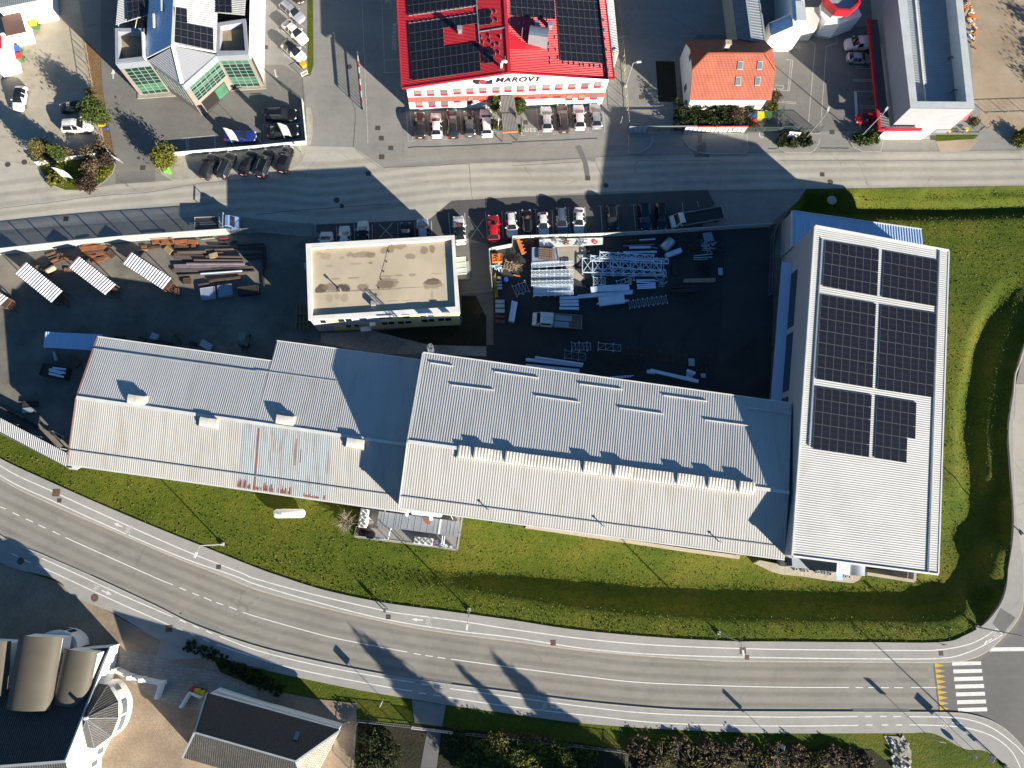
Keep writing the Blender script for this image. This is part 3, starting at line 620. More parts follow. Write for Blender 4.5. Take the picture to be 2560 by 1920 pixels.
for a in (('20', 487, 940, 1.0, 'large rusty cover crossing the upper cycle lane line', False, True), ('20', 514, 1008, .55, 'small cover below the large rusty one in the cycle lane', False, False), ('20', 1890, 1580, .6, 'small square cover in the cycle lane below the lamp', False, False), ('31', 1145, 355, .6, 'square cover just below the walking person', False, False),
          ('32', 357, 578, .7, 'rusty double grate on the lower cycle line', False, True), ('32', 1996, 648, .85, 'rusty square cover under the white street lamp head', False, True), ('32', 2032, 705, .6, 'small rusty grate near the kerb at right', False, True), ('33', 1497, 670, .6, 'square cover in the pavement bend by the crossing', False, False), ('30', 820, 190, .95, 'large round cover beside the south cycle symbol', True, True), ('30', 1460, 455, .9, 'square cover in shade in the south cycle lane', False, True), ('20', 178, 1530, .9, 'round cover in the shaded corner of the south pavement', True, False)):
    cover(*a, z=ZW+.012)
# ================================================================ building helpers
def wallset(mb, pts, zb=-.2, m=0, close=True):
    n = len(pts)
    for i in range(n if close else n-1):
        a, b = pts[i], pts[(i+1) % n]
        mb.add([Vector((a.x, a.y, zb)), Vector((b.x, b.y, zb)), b, a], [(0, 1, 2, 3)], m)
    return mb
def vplane(a, b):                                      # vertical plane through a, b with outward normal to the camera side
    n = Vector((b.y-a.y, a.x-b.x, 0)).normalized()
    return Vector((a.x, a.y, 0)), n
def wpane(mb, q, out, th=.04, m=0):                    # thin plate standing proud of a wall: q = 4 world points, out = outward vector
    o = len(mb.v); p = list(q); f = [x+out*th for x in p]; n = len(p)
    mb.v += [Vector(x) for x in p+f]; mb.f.append([o+n+i for i in range(n)]); mb.m.append(m)
    for i in range(n): mb.f.append([o+i, o+(i+1) % n, o+n+(i+1) % n, o+n+i]); mb.m.append(m)
    return mb
def panel_material():
    m, t, b = nt('solar_glass'); N = t.nodes; K = t.links
    uv = N.new('ShaderNodeTexCoord'); sp = N.new('ShaderNodeSeparateXYZ'); K.new(uv.outputs['UV'], sp.inputs[0])
    def lines(x, count, wid):
        a = N.new('ShaderNodeMath'); a.operation = 'MULTIPLY'; a.inputs[1].default_value = count; K.new(x, a.inputs[0])
        f = N.new('ShaderNodeMath'); f.operation = 'PINGPONG'; f.inputs[1].default_value = .5; K.new(a.outputs[0], f.inputs[0])
        l = N.new('ShaderNodeMath'); l.operation = 'LESS_THAN'; l.inputs[1].default_value = wid; K.new(f.outputs[0], l.inputs[0]); return l.outputs[0]
    def mx(a, c):
        q = N.new('ShaderNodeMath'); q.operation = 'MAXIMUM'; K.new(a, q.inputs[0]); K.new(c, q.inputs[1]); return q.outputs[0]
    frame = mx(lines(sp.outputs[0], 1, .022), lines(sp.outputs[1], 1, .016))
    mid = lines(sp.outputs[1], 2, .014)
    cells = mx(lines(sp.outputs[0], 6, .03), lines(sp.outputs[1], 12, .035))
    c1 = N.new('ShaderNodeMix'); c1.data_type = 'RGBA'; c1.inputs[6].default_value = (.009, .010, .016, 1); c1.inputs[7].default_value = (.014, .015, .022, 1); K.new(cells, c1.inputs[0])
    c2 = N.new('ShaderNodeMix'); c2.data_type = 'RGBA'; c2.inputs[7].default_value = (.05, .052, .062, 1); K.new(c1.outputs[2], c2.inputs[6]); K.new(mid, c2.inputs[0])
    c3 = N.new('ShaderNodeMix'); c3.data_type = 'RGBA'; c3.inputs[7].default_value = (.10, .10, .108, 1); K.new(c2.outputs[2], c3.inputs[6]); K.new(frame, c3.inputs[0])
    K.new(c3.outputs[2], b.inputs['Base Color']); b.inputs['Roughness'].default_value = .34; b.inputs['Specular IOR Level'].default_value = .35
    MATS['solar_glass'] = m
panel_material()
mat('alu', (.5, .51, .53), .35, .7, var=.05)
mat('dark_backing', (.03, .03, .035), .8)
def solar(parent, quad, nu, nv, skip=(), lift=.14, gap=.02):
    """array on a roof plane: quad corners TL TR BR BL on the roof; parts: rails, panels"""
    n = (quad[1]-quad[0]).cross(quad[3]-quad[0]).normalized()
    if n.z < 0: n = -n
    q = [p+n*lift for p in quad]
    mb = MB()
    for j in range(nv):
        for t in (.25, .75):
            v = (j+t)/nv
            us = [i for i in range(nu) if (i, j) not in skip]
            if us: mb.bar(bil(q, min(us)/nu-.004, v)-n*.08, bil(q, (max(us)+1)/nu+.004, v)-n*.08, .05, .06)
    arr = mb.build('solar_array', MATS['alu'], parent)
    for i in range(nu):
        for j in range(nv):
            if (i, j) in skip: continue
            du, dv = gap/(q[1]-q[0]).length, gap/(q[3]-q[0]).length
            c = [bil(q, i/nu+du, j/nv+dv), bil(q, (i+1)/nu-du, j/nv+dv), bil(q, (i+1)/nu-du, (j+1)/nv-dv), bil(q, i/nu+du, (j+1)/nv-dv)]
            mb = MB(); mb.slab(c, .035)
            o = mb.build('solar_panel', MATS['solar_glass'], arr)
            me = o.data; uv = me.uv_layers.new(name='UVMap')
            lw = c[1]-c[0]; lh = c[3]-c[0]; flip = lw.length > lh.length
            inv = inv_of(arr).inverted()
            for p in me.polygons:
                for li in p.loop_indices:
                    d = inv @ me.vertices[me.loops[li].vertex_index].co-c[0]
                    a, b_ = d.dot(lw)/lw.length_squared, d.dot(lh)/lh.length_squared
                    uv.data[li].uv = (b_, a) if flip else (a, b_)
    return arr
mat('roof_white', (.385, .39, .39), .55, .0, var=.06, scale=.25, fine=.04, dark=(.27, .255, .225), dscale=.55, damt=.38, stretch=(1.5, .22, 1))
mat('roof_clean', (.385, .39, .385), .55, .0, var=.06, scale=.25, fine=.04, dark=(.30, .29, .26), dscale=.3, damt=.35)
mat('roof_cream', (.345, .34, .325), .6, .0, var=.06, scale=.25, fine=.04, dark=(.25, .225, .185), dscale=.55, damt=.36, stretch=(1.5, .22, 1))
mat('roof_old', (.28, .315, .33), .6, .1, var=.10, scale=.6, fine=.06, dark=(.20, .085, .04), dscale=.9, damt=.45, stretch=(2.2, .22, 1))
mat('rust', (.25, .075, .035), .9, var=.3, scale=2, fine=.3)
mat('flash_white', (.55, .55, .53), .5)
mat('flash_grey', (.30, .33, .35), .5, .2)
mat('wall_grey', (.26, .27, .29), .8, var=.06)
mat('wall_pale', (.52, .50, .46), .85, var=.06)
mat('wall_white', (.74, .72, .69), .85, var=.04, scale=.4, dark=(.5, .47, .42), dscale=.6, damt=.25)
mat('glass_dark', (.012, .016, .02), .08, spec=.6)
mat('glass_grey', (.10, .13, .14), .12, spec=.6)
mat('porch_shade_black', (.01, .01, .01), .9)
mat('vent_plastic', (.46, .44, .40), .45, var=.1, scale=1.2, fine=.08, dark=(.35, .24, .15), dscale=1.3, damt=.35)
# ---------------------------------------------------------------- hall L (west half, long ribbed roof)
zr_, ze_ = 7.0, 5.4
hallL = thing('factory_hall', 'long low white ribbed roof hall with a rusty bluish patch on its south slope', 'building', T('21', 300, 400))
Rw, Re = T('20', 662, 115, zr_), T('21', 1322, 528, zr_)
NWc, SWc = T('10', 843, 1255, 5.5), T('20', 583, 692, ze_)
Nk = T('11', 135, 1465, 5.5)
SEc = T('21', 1310, 1106, ze_)
WgN, WgE = T('11', 180, 1290, 5.05), T('11', 1420, 1455, 5.05)
# north slope west of the wing, then the deeper wing
kr = T('21', 0, 336, zr_)                           # ridge above the wing's west side
tN = (Nk-NWc).length; nplane = plane3(Rw, Re, NWc)
ridge_at = lambda p: Rw+(Re-Rw)*((p-Rw).dot(Re-Rw)/(Re-Rw).length_squared)
mb = MB()
corr(mb, NWc, Nk, ridge_at(Nk), Rw, .29, .024)
mb.build('roof', MATS['roof_white'], hallL)
mb = MB(); corr(mb, WgN, WgE, Re, ridge_at(Nk), .29, .024); mb.build('wing_roof', MATS['roof_white'], hallL)
s1, s2 = T('20', 2050, 905, ze_), T('21', 612, 1000, ze_)
u = lambda p: (p-SWc).dot(SEc-SWc)/(SEc-SWc).length_squared
S1, S2 = lerp(SWc, SEc, u(s1)), lerp(SWc, SEc, u(s2))
R1, R2 = lerp(Rw, Re, u(s1)), lerp(Rw, Re, u(s2)+.005)
for nm, a, b, c, d, m in (('roof', SWc, S1, R1, Rw, 'roof_cream'), ('roof_patch', S1, S2, R2, R1, 'roof_old'), ('roof', S2, SEc, Re, R2, 'roof_cream')):
    mb = MB(); corr(mb, a, b, c, d, .29, .024); o = mb.build(nm, MATS[m], hallL)
    if nm == 'roof_patch': o['label'] = 'bluish grey old sheet section streaked with rust'
mb = MB(); rr = random.Random(5)
nS = plane3(SWc, SEc, Rw)[1]
for i in range(62):                                    # rust tongues along the old eave and one long streak
    t = (i+.5)/62; 
    if rr.random() < .22 or .62 < t < .72: continue
    e = lerp(S1, S2, t); r_ = lerp(R1, R2, t); h = (.035+.07*rr.random()**2)*(1.3 if t < .6 else .6)
    p0, p1 = lerp(e, r_, .012), lerp(e, r_, .012+h); sd = (S2-S1).normalized()*.075
    mb.add([p0-sd+nS*.062, p0+sd+nS*.062, p1+sd*.4+nS*.062, p1-sd*.4+nS*.062], [(0, 1, 2, 3)]); mb.build('rust_streak', MATS['rust'], hallL); mb = MB()
for t, a, b_, w in ((.19, 0, .93, .07), (.62, .45, .85, .035), (.68, .5, .7, .03)):
    e, r_ = lerp(S1, S2, t), lerp(R1, R2, t); sd = (S2-S1).normalized()*w
    k = [lerp(e, r_, a+(b_-a)*i/8)+nS*.064 for i in range(9)]
    for i in range(8): mb.add([k[i]-sd, k[i]+sd, k[i+1]+sd*.9, k[i+1]-sd*.9], [(0, 1, 2, 3)])
    mb.build('rust_streak', MATS['rust'], hallL); mb = MB()
mb = MB(); rc = Vector((0, 0, .09))
mb.bar(Rw+rc, Re+rc, .42, .05); mb.build('ridge_cap', MATS['flash_white'], hallL)
mb = MB()
for a, b, z0 in ((("10", 812, 1355), ("10", 2212, 1548), 5.45), (("11", 0, 1540), ("11", 700, 1635), 5.45)):
    mb.bar(onplane(*src(*a), *nplane)+Vector((0, 0, .1)), onplane(*src(*b), *nplane)+Vector((0, 0, .1)), .14, .08)
splane = plane3(SWc, SEc, Rw)
mb.bar(onplane(*src('20', 600, 570), *splane)+Vector((0, 0, .1)), onplane(*src('21', 1245, 968), *splane)+Vector((0, 0, .1)), .12, .09)
mb.build('snow_guard', MATS['flash_grey'], hallL)
mb = MB()
dz = Vector((0, 0, -.12))
wallset(mb, [p+dz for p in (NWc, Nk, WgN, WgE, Re, SEc, SWc, Rw)], -2.6); mb.build('wall', MATS['wall_pale'], hallL)
mb = MB(); mb.bar(SWc+Vector((0, -.1, -.05)), SEc+Vector((0, -.1, -.05)), .16, .14); mb.build('gutter', MATS['flash_white'], hallL)
mb = MB(); mb.bar(NWc+Vector((0, .1, -.05)), Nk+Vector((0, .1, -.05)), .16, .14); mb.build('gutter', MATS['flash_white'], hallL); mb = MB(); mb.bar(WgN+Vector((0, .1, -.05)), WgE+Vector((0, .1, -.05)), .16, .14); mb.build('gutter', MATS['flash_white'], hallL)
mat('verge_red', (.20, .085, .075), .6)
mb = MB(); mb.bar(SWc+Vector((-.08, 0, -.02)), Rw+Vector((-.08, 0, -.02)), .08, .2); mb.bar(Rw+Vector((-.08, 0, -.02)), NWc+Vector((-.08, 0, -.02)), .08, .2); mb.build('verge', MATS['verge_red'], hallL)
mb = MB(); mb.slab([T('20', x, y, 1.2) for x, y in ((590, 735), (650, 690), (720, 705), (660, 742))], .1); mb.build('porch_canopy', MATS['flash_white'], hallL)
ridge_dir = (Re-Rw).normalized(); cross_dir = Vector((-ridge_dir.y, ridge_dir.x, 0))
def scoop(parent, c, w, dpt, h, segs=6, ribs=True, name='roof_vent'):
    """curved plastic ventilator: quarter barrel along the ridge, open to the north"""
    mb = MB(); X = ridge_dir; Y = cross_dir
    prof = [(-dpt/2, 0.0)]+[(-dpt/2+dpt*math.sin(a), h*(1-math.cos(a))) for a in []]
    prof = [(-dpt/2+dpt*(1-math.cos(a)), h*math.sin(a)) for a in [k*math.pi/2/segs for k in range(segs+1)]]
    nb = 5 if ribs else 1; vs = []; fs = []
    for i in range(nb*2+1):
        u_ = -w/2+w*i/(nb*2); k = .0 if i % 2 == 0 else .05
        vs += [c+X*u_+Y*(y-k)+Vector((0, 0, z+k)) for y, z in prof]
    m_ = segs+1
    fs = [(i*m_+j, (i+1)*m_+j, (i+1)*m_+j+1, i*m_+j+1) for i in range(nb*2) for j in range(segs)]
    mb.add(vs, fs)
    for e in (0, nb*2):                                # side cheeks
        cc = vs[e*m_:(e+1)*m_]; mb.add(cc+[Vector((cc[-1].x, cc[-1].y, c.z-.2)), Vector((cc[0].x, cc[0].y, c.z-.2))], [tuple(range(m_+2))])
    a, b_ = vs[m_-1], vs[nb*2*m_+m_-1]
    mb.add([Vector((a.x, a.y, c.z-.2)), Vector((b_.x, b_.y, c.z-.2)), b_, a], [(0, 1, 2, 3)])
    mb.box(c+Y*(.0)+Vector((0, 0, -.1)), w+.25, dpt+.35, .22, math.atan2(X.y, X.x))
    return mb.build(name, MATS['vent_plastic'], parent)
for t_, x, y in (('20', 1190, 140), ('20', 1808, 335), ('21', 255, 315)):
    pl = nplane if (t_, x) != ('20', 1808) else splane
    p = onplane(*src(t_, x, y), *pl); scoop(hallL, p+Vector((0, 0, .18)), 2.3, 1.15, .42, ribs=False)
p = onplane(*src('21', 862, 515), *splane); scoop(hallL, p+Vector((0, 0, .2)), 2.3, 1.15, .5, ribs=False)
mb = MB(); q = L("10 390,1208 885,1232 870,1372 375,1342", 3.4)
lean = thing('open_lean_to', 'blue looking flat sheet canopy on posts at the hall north west corner', 'canopy', (q[3].x, q[3].y, 0))
mat('roof_sky_tint', (.36, .48, .66), .4, var=.05)  # sheet metal with the sky reflection of shaded roofs put into its colour
mb = MB(); corr(mb, q[0], q[1], q[2], q[3], .3, .04); mb.build('roof', MATS['roof_sky_tint'], lean)
for p in q: MB().box((p.x*.98+cen(q).x*.02, p.y*.98+cen(q).y*.02, 1.68), .14, .14, 3.36).build('post', MATS['alu'], lean)
# ---------------------------------------------------------------- hall R (east half, taller)
hallR = thing('factory_hall', 'taller white ribbed roof hall with a row of curved ridge vents', 'building', T('22', 500, 800))
zR, zN, zS = 10.4, 8.4, 8.75
A = T('11', 1445, 1392, zN); Bq = T('23', 205, 172, zN); Cr = T('23', 182, 938, zR); Dr = T('21', 1313, 497, zR)
Ss, Se = T('21', 1238, 1066, zS), T('23', 143, 1512, zS)
np_, sp_ = plane3(Dr, Cr, A), plane3(Dr, Cr, Ss)
mb = MB(); corr(mb, A, Bq, Cr, Dr, .34, .026); mb.build('roof', MATS['roof_white'], hallR)
mb = MB(); corr(mb, Ss, Se, Cr, Dr, .34, .026); mb.build('roof', MATS['roof_cream'], hallR)
mb = MB(); mb.bar(Dr+rc, Cr+rc, .45, .05); mb.build('ridge_cap', MATS['flash_white'], hallR)
mb = MB(); wallset(mb, [p+dz for p in (A, Bq, Cr, Se, Ss, Dr)], -2.8); mb.build('wall', MATS['wall_pale'], hallR)
mb = MB()
for a, b_, c in (((Dr, A, 0), (Ss, Dr, 0), None)[:2] and [(Dr, A, 0), (Ss, Dr, 0)]): mb.bar(a+Vector((-.06, 0, 0)), b_+Vector((-.06, 0, 0)), .16, .22)
mb.build('verge', MATS['flash_white'], hallR)
mb = MB(); mb.bar(Ss+Vector((0, -.1, -.05)), Se+Vector((0, -.1, -.05)), .18, .16); mb.build('gutter', MATS['flash_white'], hallR)
mb = MB(); mb.bar(A+Vector((0, .1, -.05)), Bq+Vector((0, .1, -.05)), .18, .16); mb.build('gutter', MATS['flash_white'], hallR)
up = Vector((0, 0, .13))
for k, (t1, x1, y1, t2, x2, y2) in enumerate((('11', 1510, 1478, '11', 1708, 1508), ('11', 2065, 1555, '12', 235, 1610), ('21', 1690, 10, '21', 2060, 55), ('22', 205, 105, '22', 588, 160), ('22', 588, 2, '22', 955, 50),
        ('22', 928, 208, '22', 1312, 262), ('22', 1310, 100, '22', 1686, 152), ('22', 1668, 312, '22', 2045, 362), ('22', 2035, 205, '23', 195, 258))):
    a, b_ = onplane(*src(t1, x1, y1), *np_), onplane(*src(t2, x2, y2), *np_)
    MB().bar(a+up, b_+up, .12, .10).build('snow_guard', MATS['flash_white'], hallR)
mb = MB(); mb.bar(onplane(*src('21', 1250, 968), *sp_)+Vector((0, 0, .1)), onplane(*src('23', 140, 1408), *sp_)+Vector((0, 0, .1)), .12, .09); mb.build('snow_guard', MATS['flash_grey'], hallR)
ridge_dir = (Cr-Dr).normalized(); cross_dir = Vector((-ridge_dir.y, ridge_dir.x, 0))
v0, v1 = onplane(*src('21', 1745, 580), *sp_), onplane(*src('22', 2085, 905), *sp_)
Z_ = lambda z: Vector((0, 0, z))
tallv = {1, 3, 8, 10, 14, 16, 18}
for i in range(19):
    c = lerp(v0, v1, (i+.5)/19)-Z_(.12); w = (v1-v0).length/19*.995; t_ = i in tallv
    scoop(hallR, c+Vector((0, 0, .18)), w, 1.55, .52 if t_ else .24, 6)
for t_, x, y, lab in (('21', 2008, 1090, 'a'), ('22', 785, 1225, 'b'), ('22', 1785, 1360, 'c')):
    p = onplane(*src(t_, x, y), *sp_); mb = MB(); mb.cyl(p, .07, p.z-.1, p.z+.75, 8); mb.cyl(p, .16, p.z+.75, p.z+.85, 10); mb.build('vent_pipe', MATS['flash_grey'], hallR)
mb = MB(); pts = L("22 125,1222 930,1335 1500,1420 1960,1480 1955,1512 1480,1447 900,1360 110,1245", -.3); mb.prism(pts, -2.8, .15); mb.build('plinth', MATS['beige_concrete'], hallR)
lad = T('11', 1512, 1400, 8.5)
ld = MB()
for sx in (-.3, .3): ld.bar(lad+Vector((sx, .3, -8.5)), lad+Vector((sx, .3, 1.9)), .06, .06)
for k in range(28): ld.bar(lad+Vector((-.3, .3, -8.3+k*.36)), lad+Vector((.3, .3, -8.3+k*.36)), .04, .04)
for k in range(5):
    zz = lad.z-3.4+k*1.25; ld.tube([lad+Vector((.42*math.cos(a), .35+.7*math.sin(a), zz-lad.z)) for a in [j*math.pi/10 for j in range(11)]], .03, 5)
for a in (.3, 1.0, 1.57, 2.1, 2.8): ld.bar(lad+Vector((.42*math.cos(a), .35+.7*math.sin(a), -4.5)), lad+Vector((.42*math.cos(a), .35+.7*math.sin(a), 1.6)), .05, .05)
ld.build('caged_ladder', MATS['alu'], hallR)
# ---------------------------------------------------------------- hall E (big mono pitch with solar panels)
hallE = thing('warehouse', 'tall white mono pitch hall at right carrying six solar arrays', 'building', T('23', 800, 600))
hw, he = 11.5, 10.0
eNW, eNE, eSE, eSW = T('13', 408, 297, hw), T('13', 1558, 510, he), T('23', 1466, 1640, he), T('23', 212, 1482, hw)
ep = plane3(eNW, eNE, eSW)
mb = MB(); corr(mb, eNW, eSW, eSE, eNE, .31, .026); mb.build('roof', MATS['roof_clean'], hallE)
mb = MB(); wallset(mb, [p+dz for p in (eNW, eNE, eSE, eSW)], -2.8); mb.build('wall', MATS['wall_grey'], hallE)
mb = MB()
mb.bar(eNW+Vector((-.08, 0, .02)), eSW+Vector((-.08, 0, .02)), .22, .3); mb.bar(eNW+Vector((0, .08, .02)), eNE+Vector((0, .08, .02)), .22, .26); mb.bar(eSW+Vector((0, -.08, .02)), eSE+Vector((0, -.08, .02)), .25, .3); mb.bar(eNE+Vector((.08, 0, -.03)), eSE+Vector((.08, 0, -.03)), .2, .2)
mb.build('roof_edge', MATS['flash_white'], hallE)
mb = MB()
for s in ("13 1478,505 23 1382,1625", "13 465,405 23 352,535"):
    a, b_ = PL(s, *ep); mb.bar(a+Vector((0, 0, .12)), b_+Vector((0, 0, .12)), .12, .14)
mb.build('cable_tray', MATS['flash_grey'], hallE)
mb = MB(); a, b_ = T('23', 285, 160, 8.9), T('23', 192, 1490, 8.9)
mb.slab([a+Vector((-.65, 0, 0)), a+Vector((.45, 0, 0)), b_+Vector((.35, 0, 0)), b_+Vector((-.55, 0, 0))], .9); mb.build('parapet', MATS['flash_grey'], hallE)
for s, nu, nv, skip in (("13 490,420 955,495 940,903 465,815", 7, 4, ()), ("13 997,507 1462,588 1447,990 977,910", 7, 4, ()),
        ("13 455,885 930,965 13 905,1659 23 900,38 13 410,1617", 7, 7, ()), ("13 970,975 1447,1048 23 1418,118 938,48", 7, 7, ()),
        ("23 410,22 893,95 868,635 380,560", 7, 5, ()), ("23 937,102 1278,158 1262,695 913,640", 5, 5, ((4, 3), (4, 4)))):
    q = PL(s, *ep)
    if len(q) == 5: q = [q[0], q[1], q[3], q[4]]
    solar(hallE, q, nu, nv, skip)
# west wall doors and canopy
wp = vplane(eNW, eSW); wo = -wp[1] if wp[1].x > 0 else wp[1]
def onw(s): return [onplane(*p, wp[0], wp[1]) for p in toks(s)]
cq = [T('13', 210, 490, 4.6), T('13', 165, 490, 4.6), T('13', 50, 1440, 4.6), T('13', 95, 1400, 4.6)]
cw = MB(); a0 = W(*src('13', 205, 480), 4.6); base_w = onplane(*src('13', 220, 480), wp[0], wp[1])
for k, (a, b_) in enumerate(((.10, .29), (.31, .50), (.52, .71))):
    g = MB(); P0, P1 = lerp(eNW, eSW, a), lerp(eNW, eSW, b_)
    wpane(g, [Vector((P0.x, P0.y, 1.0)), Vector((P1.x, P1.y, 1.0)), Vector((P1.x, P1.y, 6.6)), Vector((P0.x, P0.y, 6.6))], wo, .05); g.build('window', MATS['glass_dark'], hallE)
P0, P1 = lerp(eNW, eSW, .06), lerp(eNW, eSW, .74)
mb = MB(); mb.slab([Vector((P0.x, P0.y, 4.4))+wo*.05, Vector((P1.x, P1.y, 4.4))+wo*.05, Vector((P1.x, P1.y, 4.2))+wo*1.5, Vector((P0.x, P0.y, 4.2))+wo*1.5], .12); mb.build('canopy', MATS['roof_sky_tint'], hallE)
# annex to the north
an = thing('annex_building', 'low blue looking ribbed roof annex at the north end of the tall hall', 'building', T('13', 700, 300))
zA = 4.25; q = L("13 218,162 1330,320 1334,520 205,480", zA); q[0].z = q[1].z = zA-.15
mb = MB(); corr(mb, q[3]+Vector((0, 0, .3)), q[2]+Vector((0, -2, .3)), q[1], q[0], .42, .06); mb.build('roof', MATS['roof_sky_tint'], an)
mb = MB(); wallset(mb, [p+Vector((0, 0, -.12)) for p in q], -.5); mb.build('wall', MATS['flash_grey'], an)
mb = MB(); mb.bar(q[0]+Vector((-.1, 0, 0)), q[3]+Vector((-.1, 0, .3)), .3, .2); mb.bar(q[0]+Vector((0, .05, 0)), q[1]+Vector((0, .05, 0)), .16, .2); mb.build('roof_edge', MATS['flash_white'], an)
# glazed basement front at the south end
sb = thing('basement_extension', 'low glazed extension with curved metal hood along the tall hall south side', 'building', T('s', 900, 380))
mb = MB(); mb.prism(L("s 300,120 980,200 960,360 620,315 325,285", 1.6), -2.8); mb.build('metal_cladding', MATS['flash_grey'], sb)
mb = MB(); mb.slab(L("s 465,150 968,206 955,352 622,318", 1.72), .06); mb.build('glazing', MATS['glass_dark'], sb)
mb = MB(); mb.prism(L("s 972,200 1140,235 1130,390 960,355", 1.7), -2.8); mb.build('pale_panel', MATS['flash_white'], sb)
mb = MB(); h0 = L("s 1140,240 1318,268 1312,402 1130,392", 1.4); vs = []
for i in range(9):
    u_ = i/8; zz = .35*math.sin(u_*math.pi*.9)
    vs += [lerp(h0[0], h0[1], u_)+Vector((0, 0, zz)), lerp(h0[3], h0[2], u_)+Vector((0, 0, zz))]
mb.add(vs, [(2*i, 2*i+1, 2*i+3, 2*i+2) for i in range(8)]); mb.build('curved_hood', MATS['alu'], sb, smooth=True)
mb = MB(); mb.slab(L("s 960,365 1040,372 1038,460 962,455", .6), .06); mb.build('glass_hatch', MATS['roof_sky_tint'], sb)
mb = MB()
for s in ("s 1318,368 1910,462", "s 1910,462 1918,345"):
    a, b_ = L(s, -.05); mb.bar(a, b_, .4, 1.4)
mb.prism(L("s 1320,270 1905,350 1895,440 1320,365", -.9), -2.8); mb.build('lightwell', MATS['beige_concrete'], sb)
mb = MB(); mb.prism(L("s -60,240 0,205 330,270 640,330 960,365 1140,390 1280,405 1250,450 1170,492 900,465 560,410 330,390 180,350", -.55), -2.8); mb.build('terrace', MATS['beige_concrete'], sb)
for x, y in ((448, 315), (548, 332), (588, 338), (727, 352), (806, 362), (868, 378), (1062, 405), (1110, 412)):
    p = T('s', x, y, -.2); mb = MB()
    for a, b_, c, d in ((-.16, 0, .05, .4), (.16, 0, .05, .4), (0, -.18, .36, .05), (0, .18, .36, .05)): mb.box(p+Vector((a, b_, 0)), c, d, .7)
    mb.box(p+Vector((0, 0, -.3)), .3, .34, .1); mb.build('planter_frame', MATS['flash_white'], sb)
mb = MB(); p = T('s', 355, 225, 1.9); mb.box(p, .8, 1.1, .7); mb.box(p+Vector((0, 0, .38)), .6, .8, .06); mb.build('extractor', MATS['glass_dark'], sb)
for s in ("s 315,200 315,365", "s 565,318 563,400", "s 822,345 820,430"):
    a, b_ = L(s, .2); MB().bar(a, b_, .06, .06).build('railing', MATS['alu'], sb)
# ================================================================ flat roofed office in the middle
def stain_mat(name, base, blobs, rough=.85):
    m, t, b = nt(name); N = t.nodes; K = t.links
    geo = N.new('ShaderNodeNewGeometry'); pos = geo.outputs['Position']
    n = N.new('ShaderNodeTexNoise'); n.inputs['Scale'].default_value = .9; n.inputs['Detail'].default_value = 6; n.inputs['Roughness'].default_value = .65; K.new(pos, n.inputs['Vector'])
    n2 = N.new('ShaderNodeTexNoise'); n2.inputs['Scale'].default_value = .18; n2.inputs['Detail'].default_value = 6; K.new(pos, n2.inputs['Vector'])
    r = N.new('ShaderNodeMapRange'); r.inputs[1].default_value = .3; r.inputs[2].default_value = .7; r.inputs[3].default_value = .85; r.inputs[4].default_value = 1.12; K.new(n2.outputs[0], r.inputs[0])
    vm = N.new('ShaderNodeVectorMath'); vm.operation = 'SCALE'; vm.inputs[0].default_value = base; K.new(r.outputs[0], vm.inputs['Scale'])
    c = vm.outputs[0]
    for (p, rx, ry, rot, col, amt) in blobs:
        mp = N.new('ShaderNodeMapping'); mp.vector_type = 'TEXTURE'; mp.inputs['Location'].default_value = p; mp.inputs['Rotation'].default_value = (0, 0, rot); mp.inputs['Scale'].default_value = (rx, ry, 1e4)
        K.new(pos, mp.inputs[0])
        ln = N.new('ShaderNodeVectorMath'); ln.operation = 'LENGTH'; K.new(mp.outputs[0], ln.inputs[0])
        ad = N.new('ShaderNodeMath'); ad.operation = 'MULTIPLY_ADD'; K.new(n.outputs[0], ad.inputs[0]); ad.inputs[1].default_value = 1.5; K.new(ln.outputs['Value'], ad.inputs[2])
        q = N.new('ShaderNodeMapRange'); q.inputs[1].default_value = 1.62; q.inputs[2].default_value = 1.45; q.inputs[3].default_value = 0; q.inputs[4].default_value = amt; K.new(ad.outputs[0], q.inputs[0])
        mx = N.new('ShaderNodeMix'); mx.data_type = 'RGBA'; K.new(q.outputs[0], mx.inputs[0]); K.new(c, mx.inputs[6]); mx.inputs[7].default_value = (*col, 1); c = mx.outputs[2]
    K.new(c, b.inputs['Base Color']); b.inputs['Roughness'].default_value = rough
    MATS[name] = m; return m
off = thing('office_building', 'cream flat roofed office block with stained roof and white parapet', 'building', T('11', 1100, 900))
hp = 6.4
oc = [T('11', *p, hp) for p in ((430, 447), (1715, 372), (1765, 1045), (452, 1102))]
ic = [T('11', *p, hp) for p in ((474, 487), (1690, 408), (1722, 990), (490, 1068))]
fl = [Vector((p.x, p.y, hp-.5)) for p in ic]
dk, md, lt = (.055, .042, .032), (.17, .125, .085), (.30, .24, .17)
bl = []
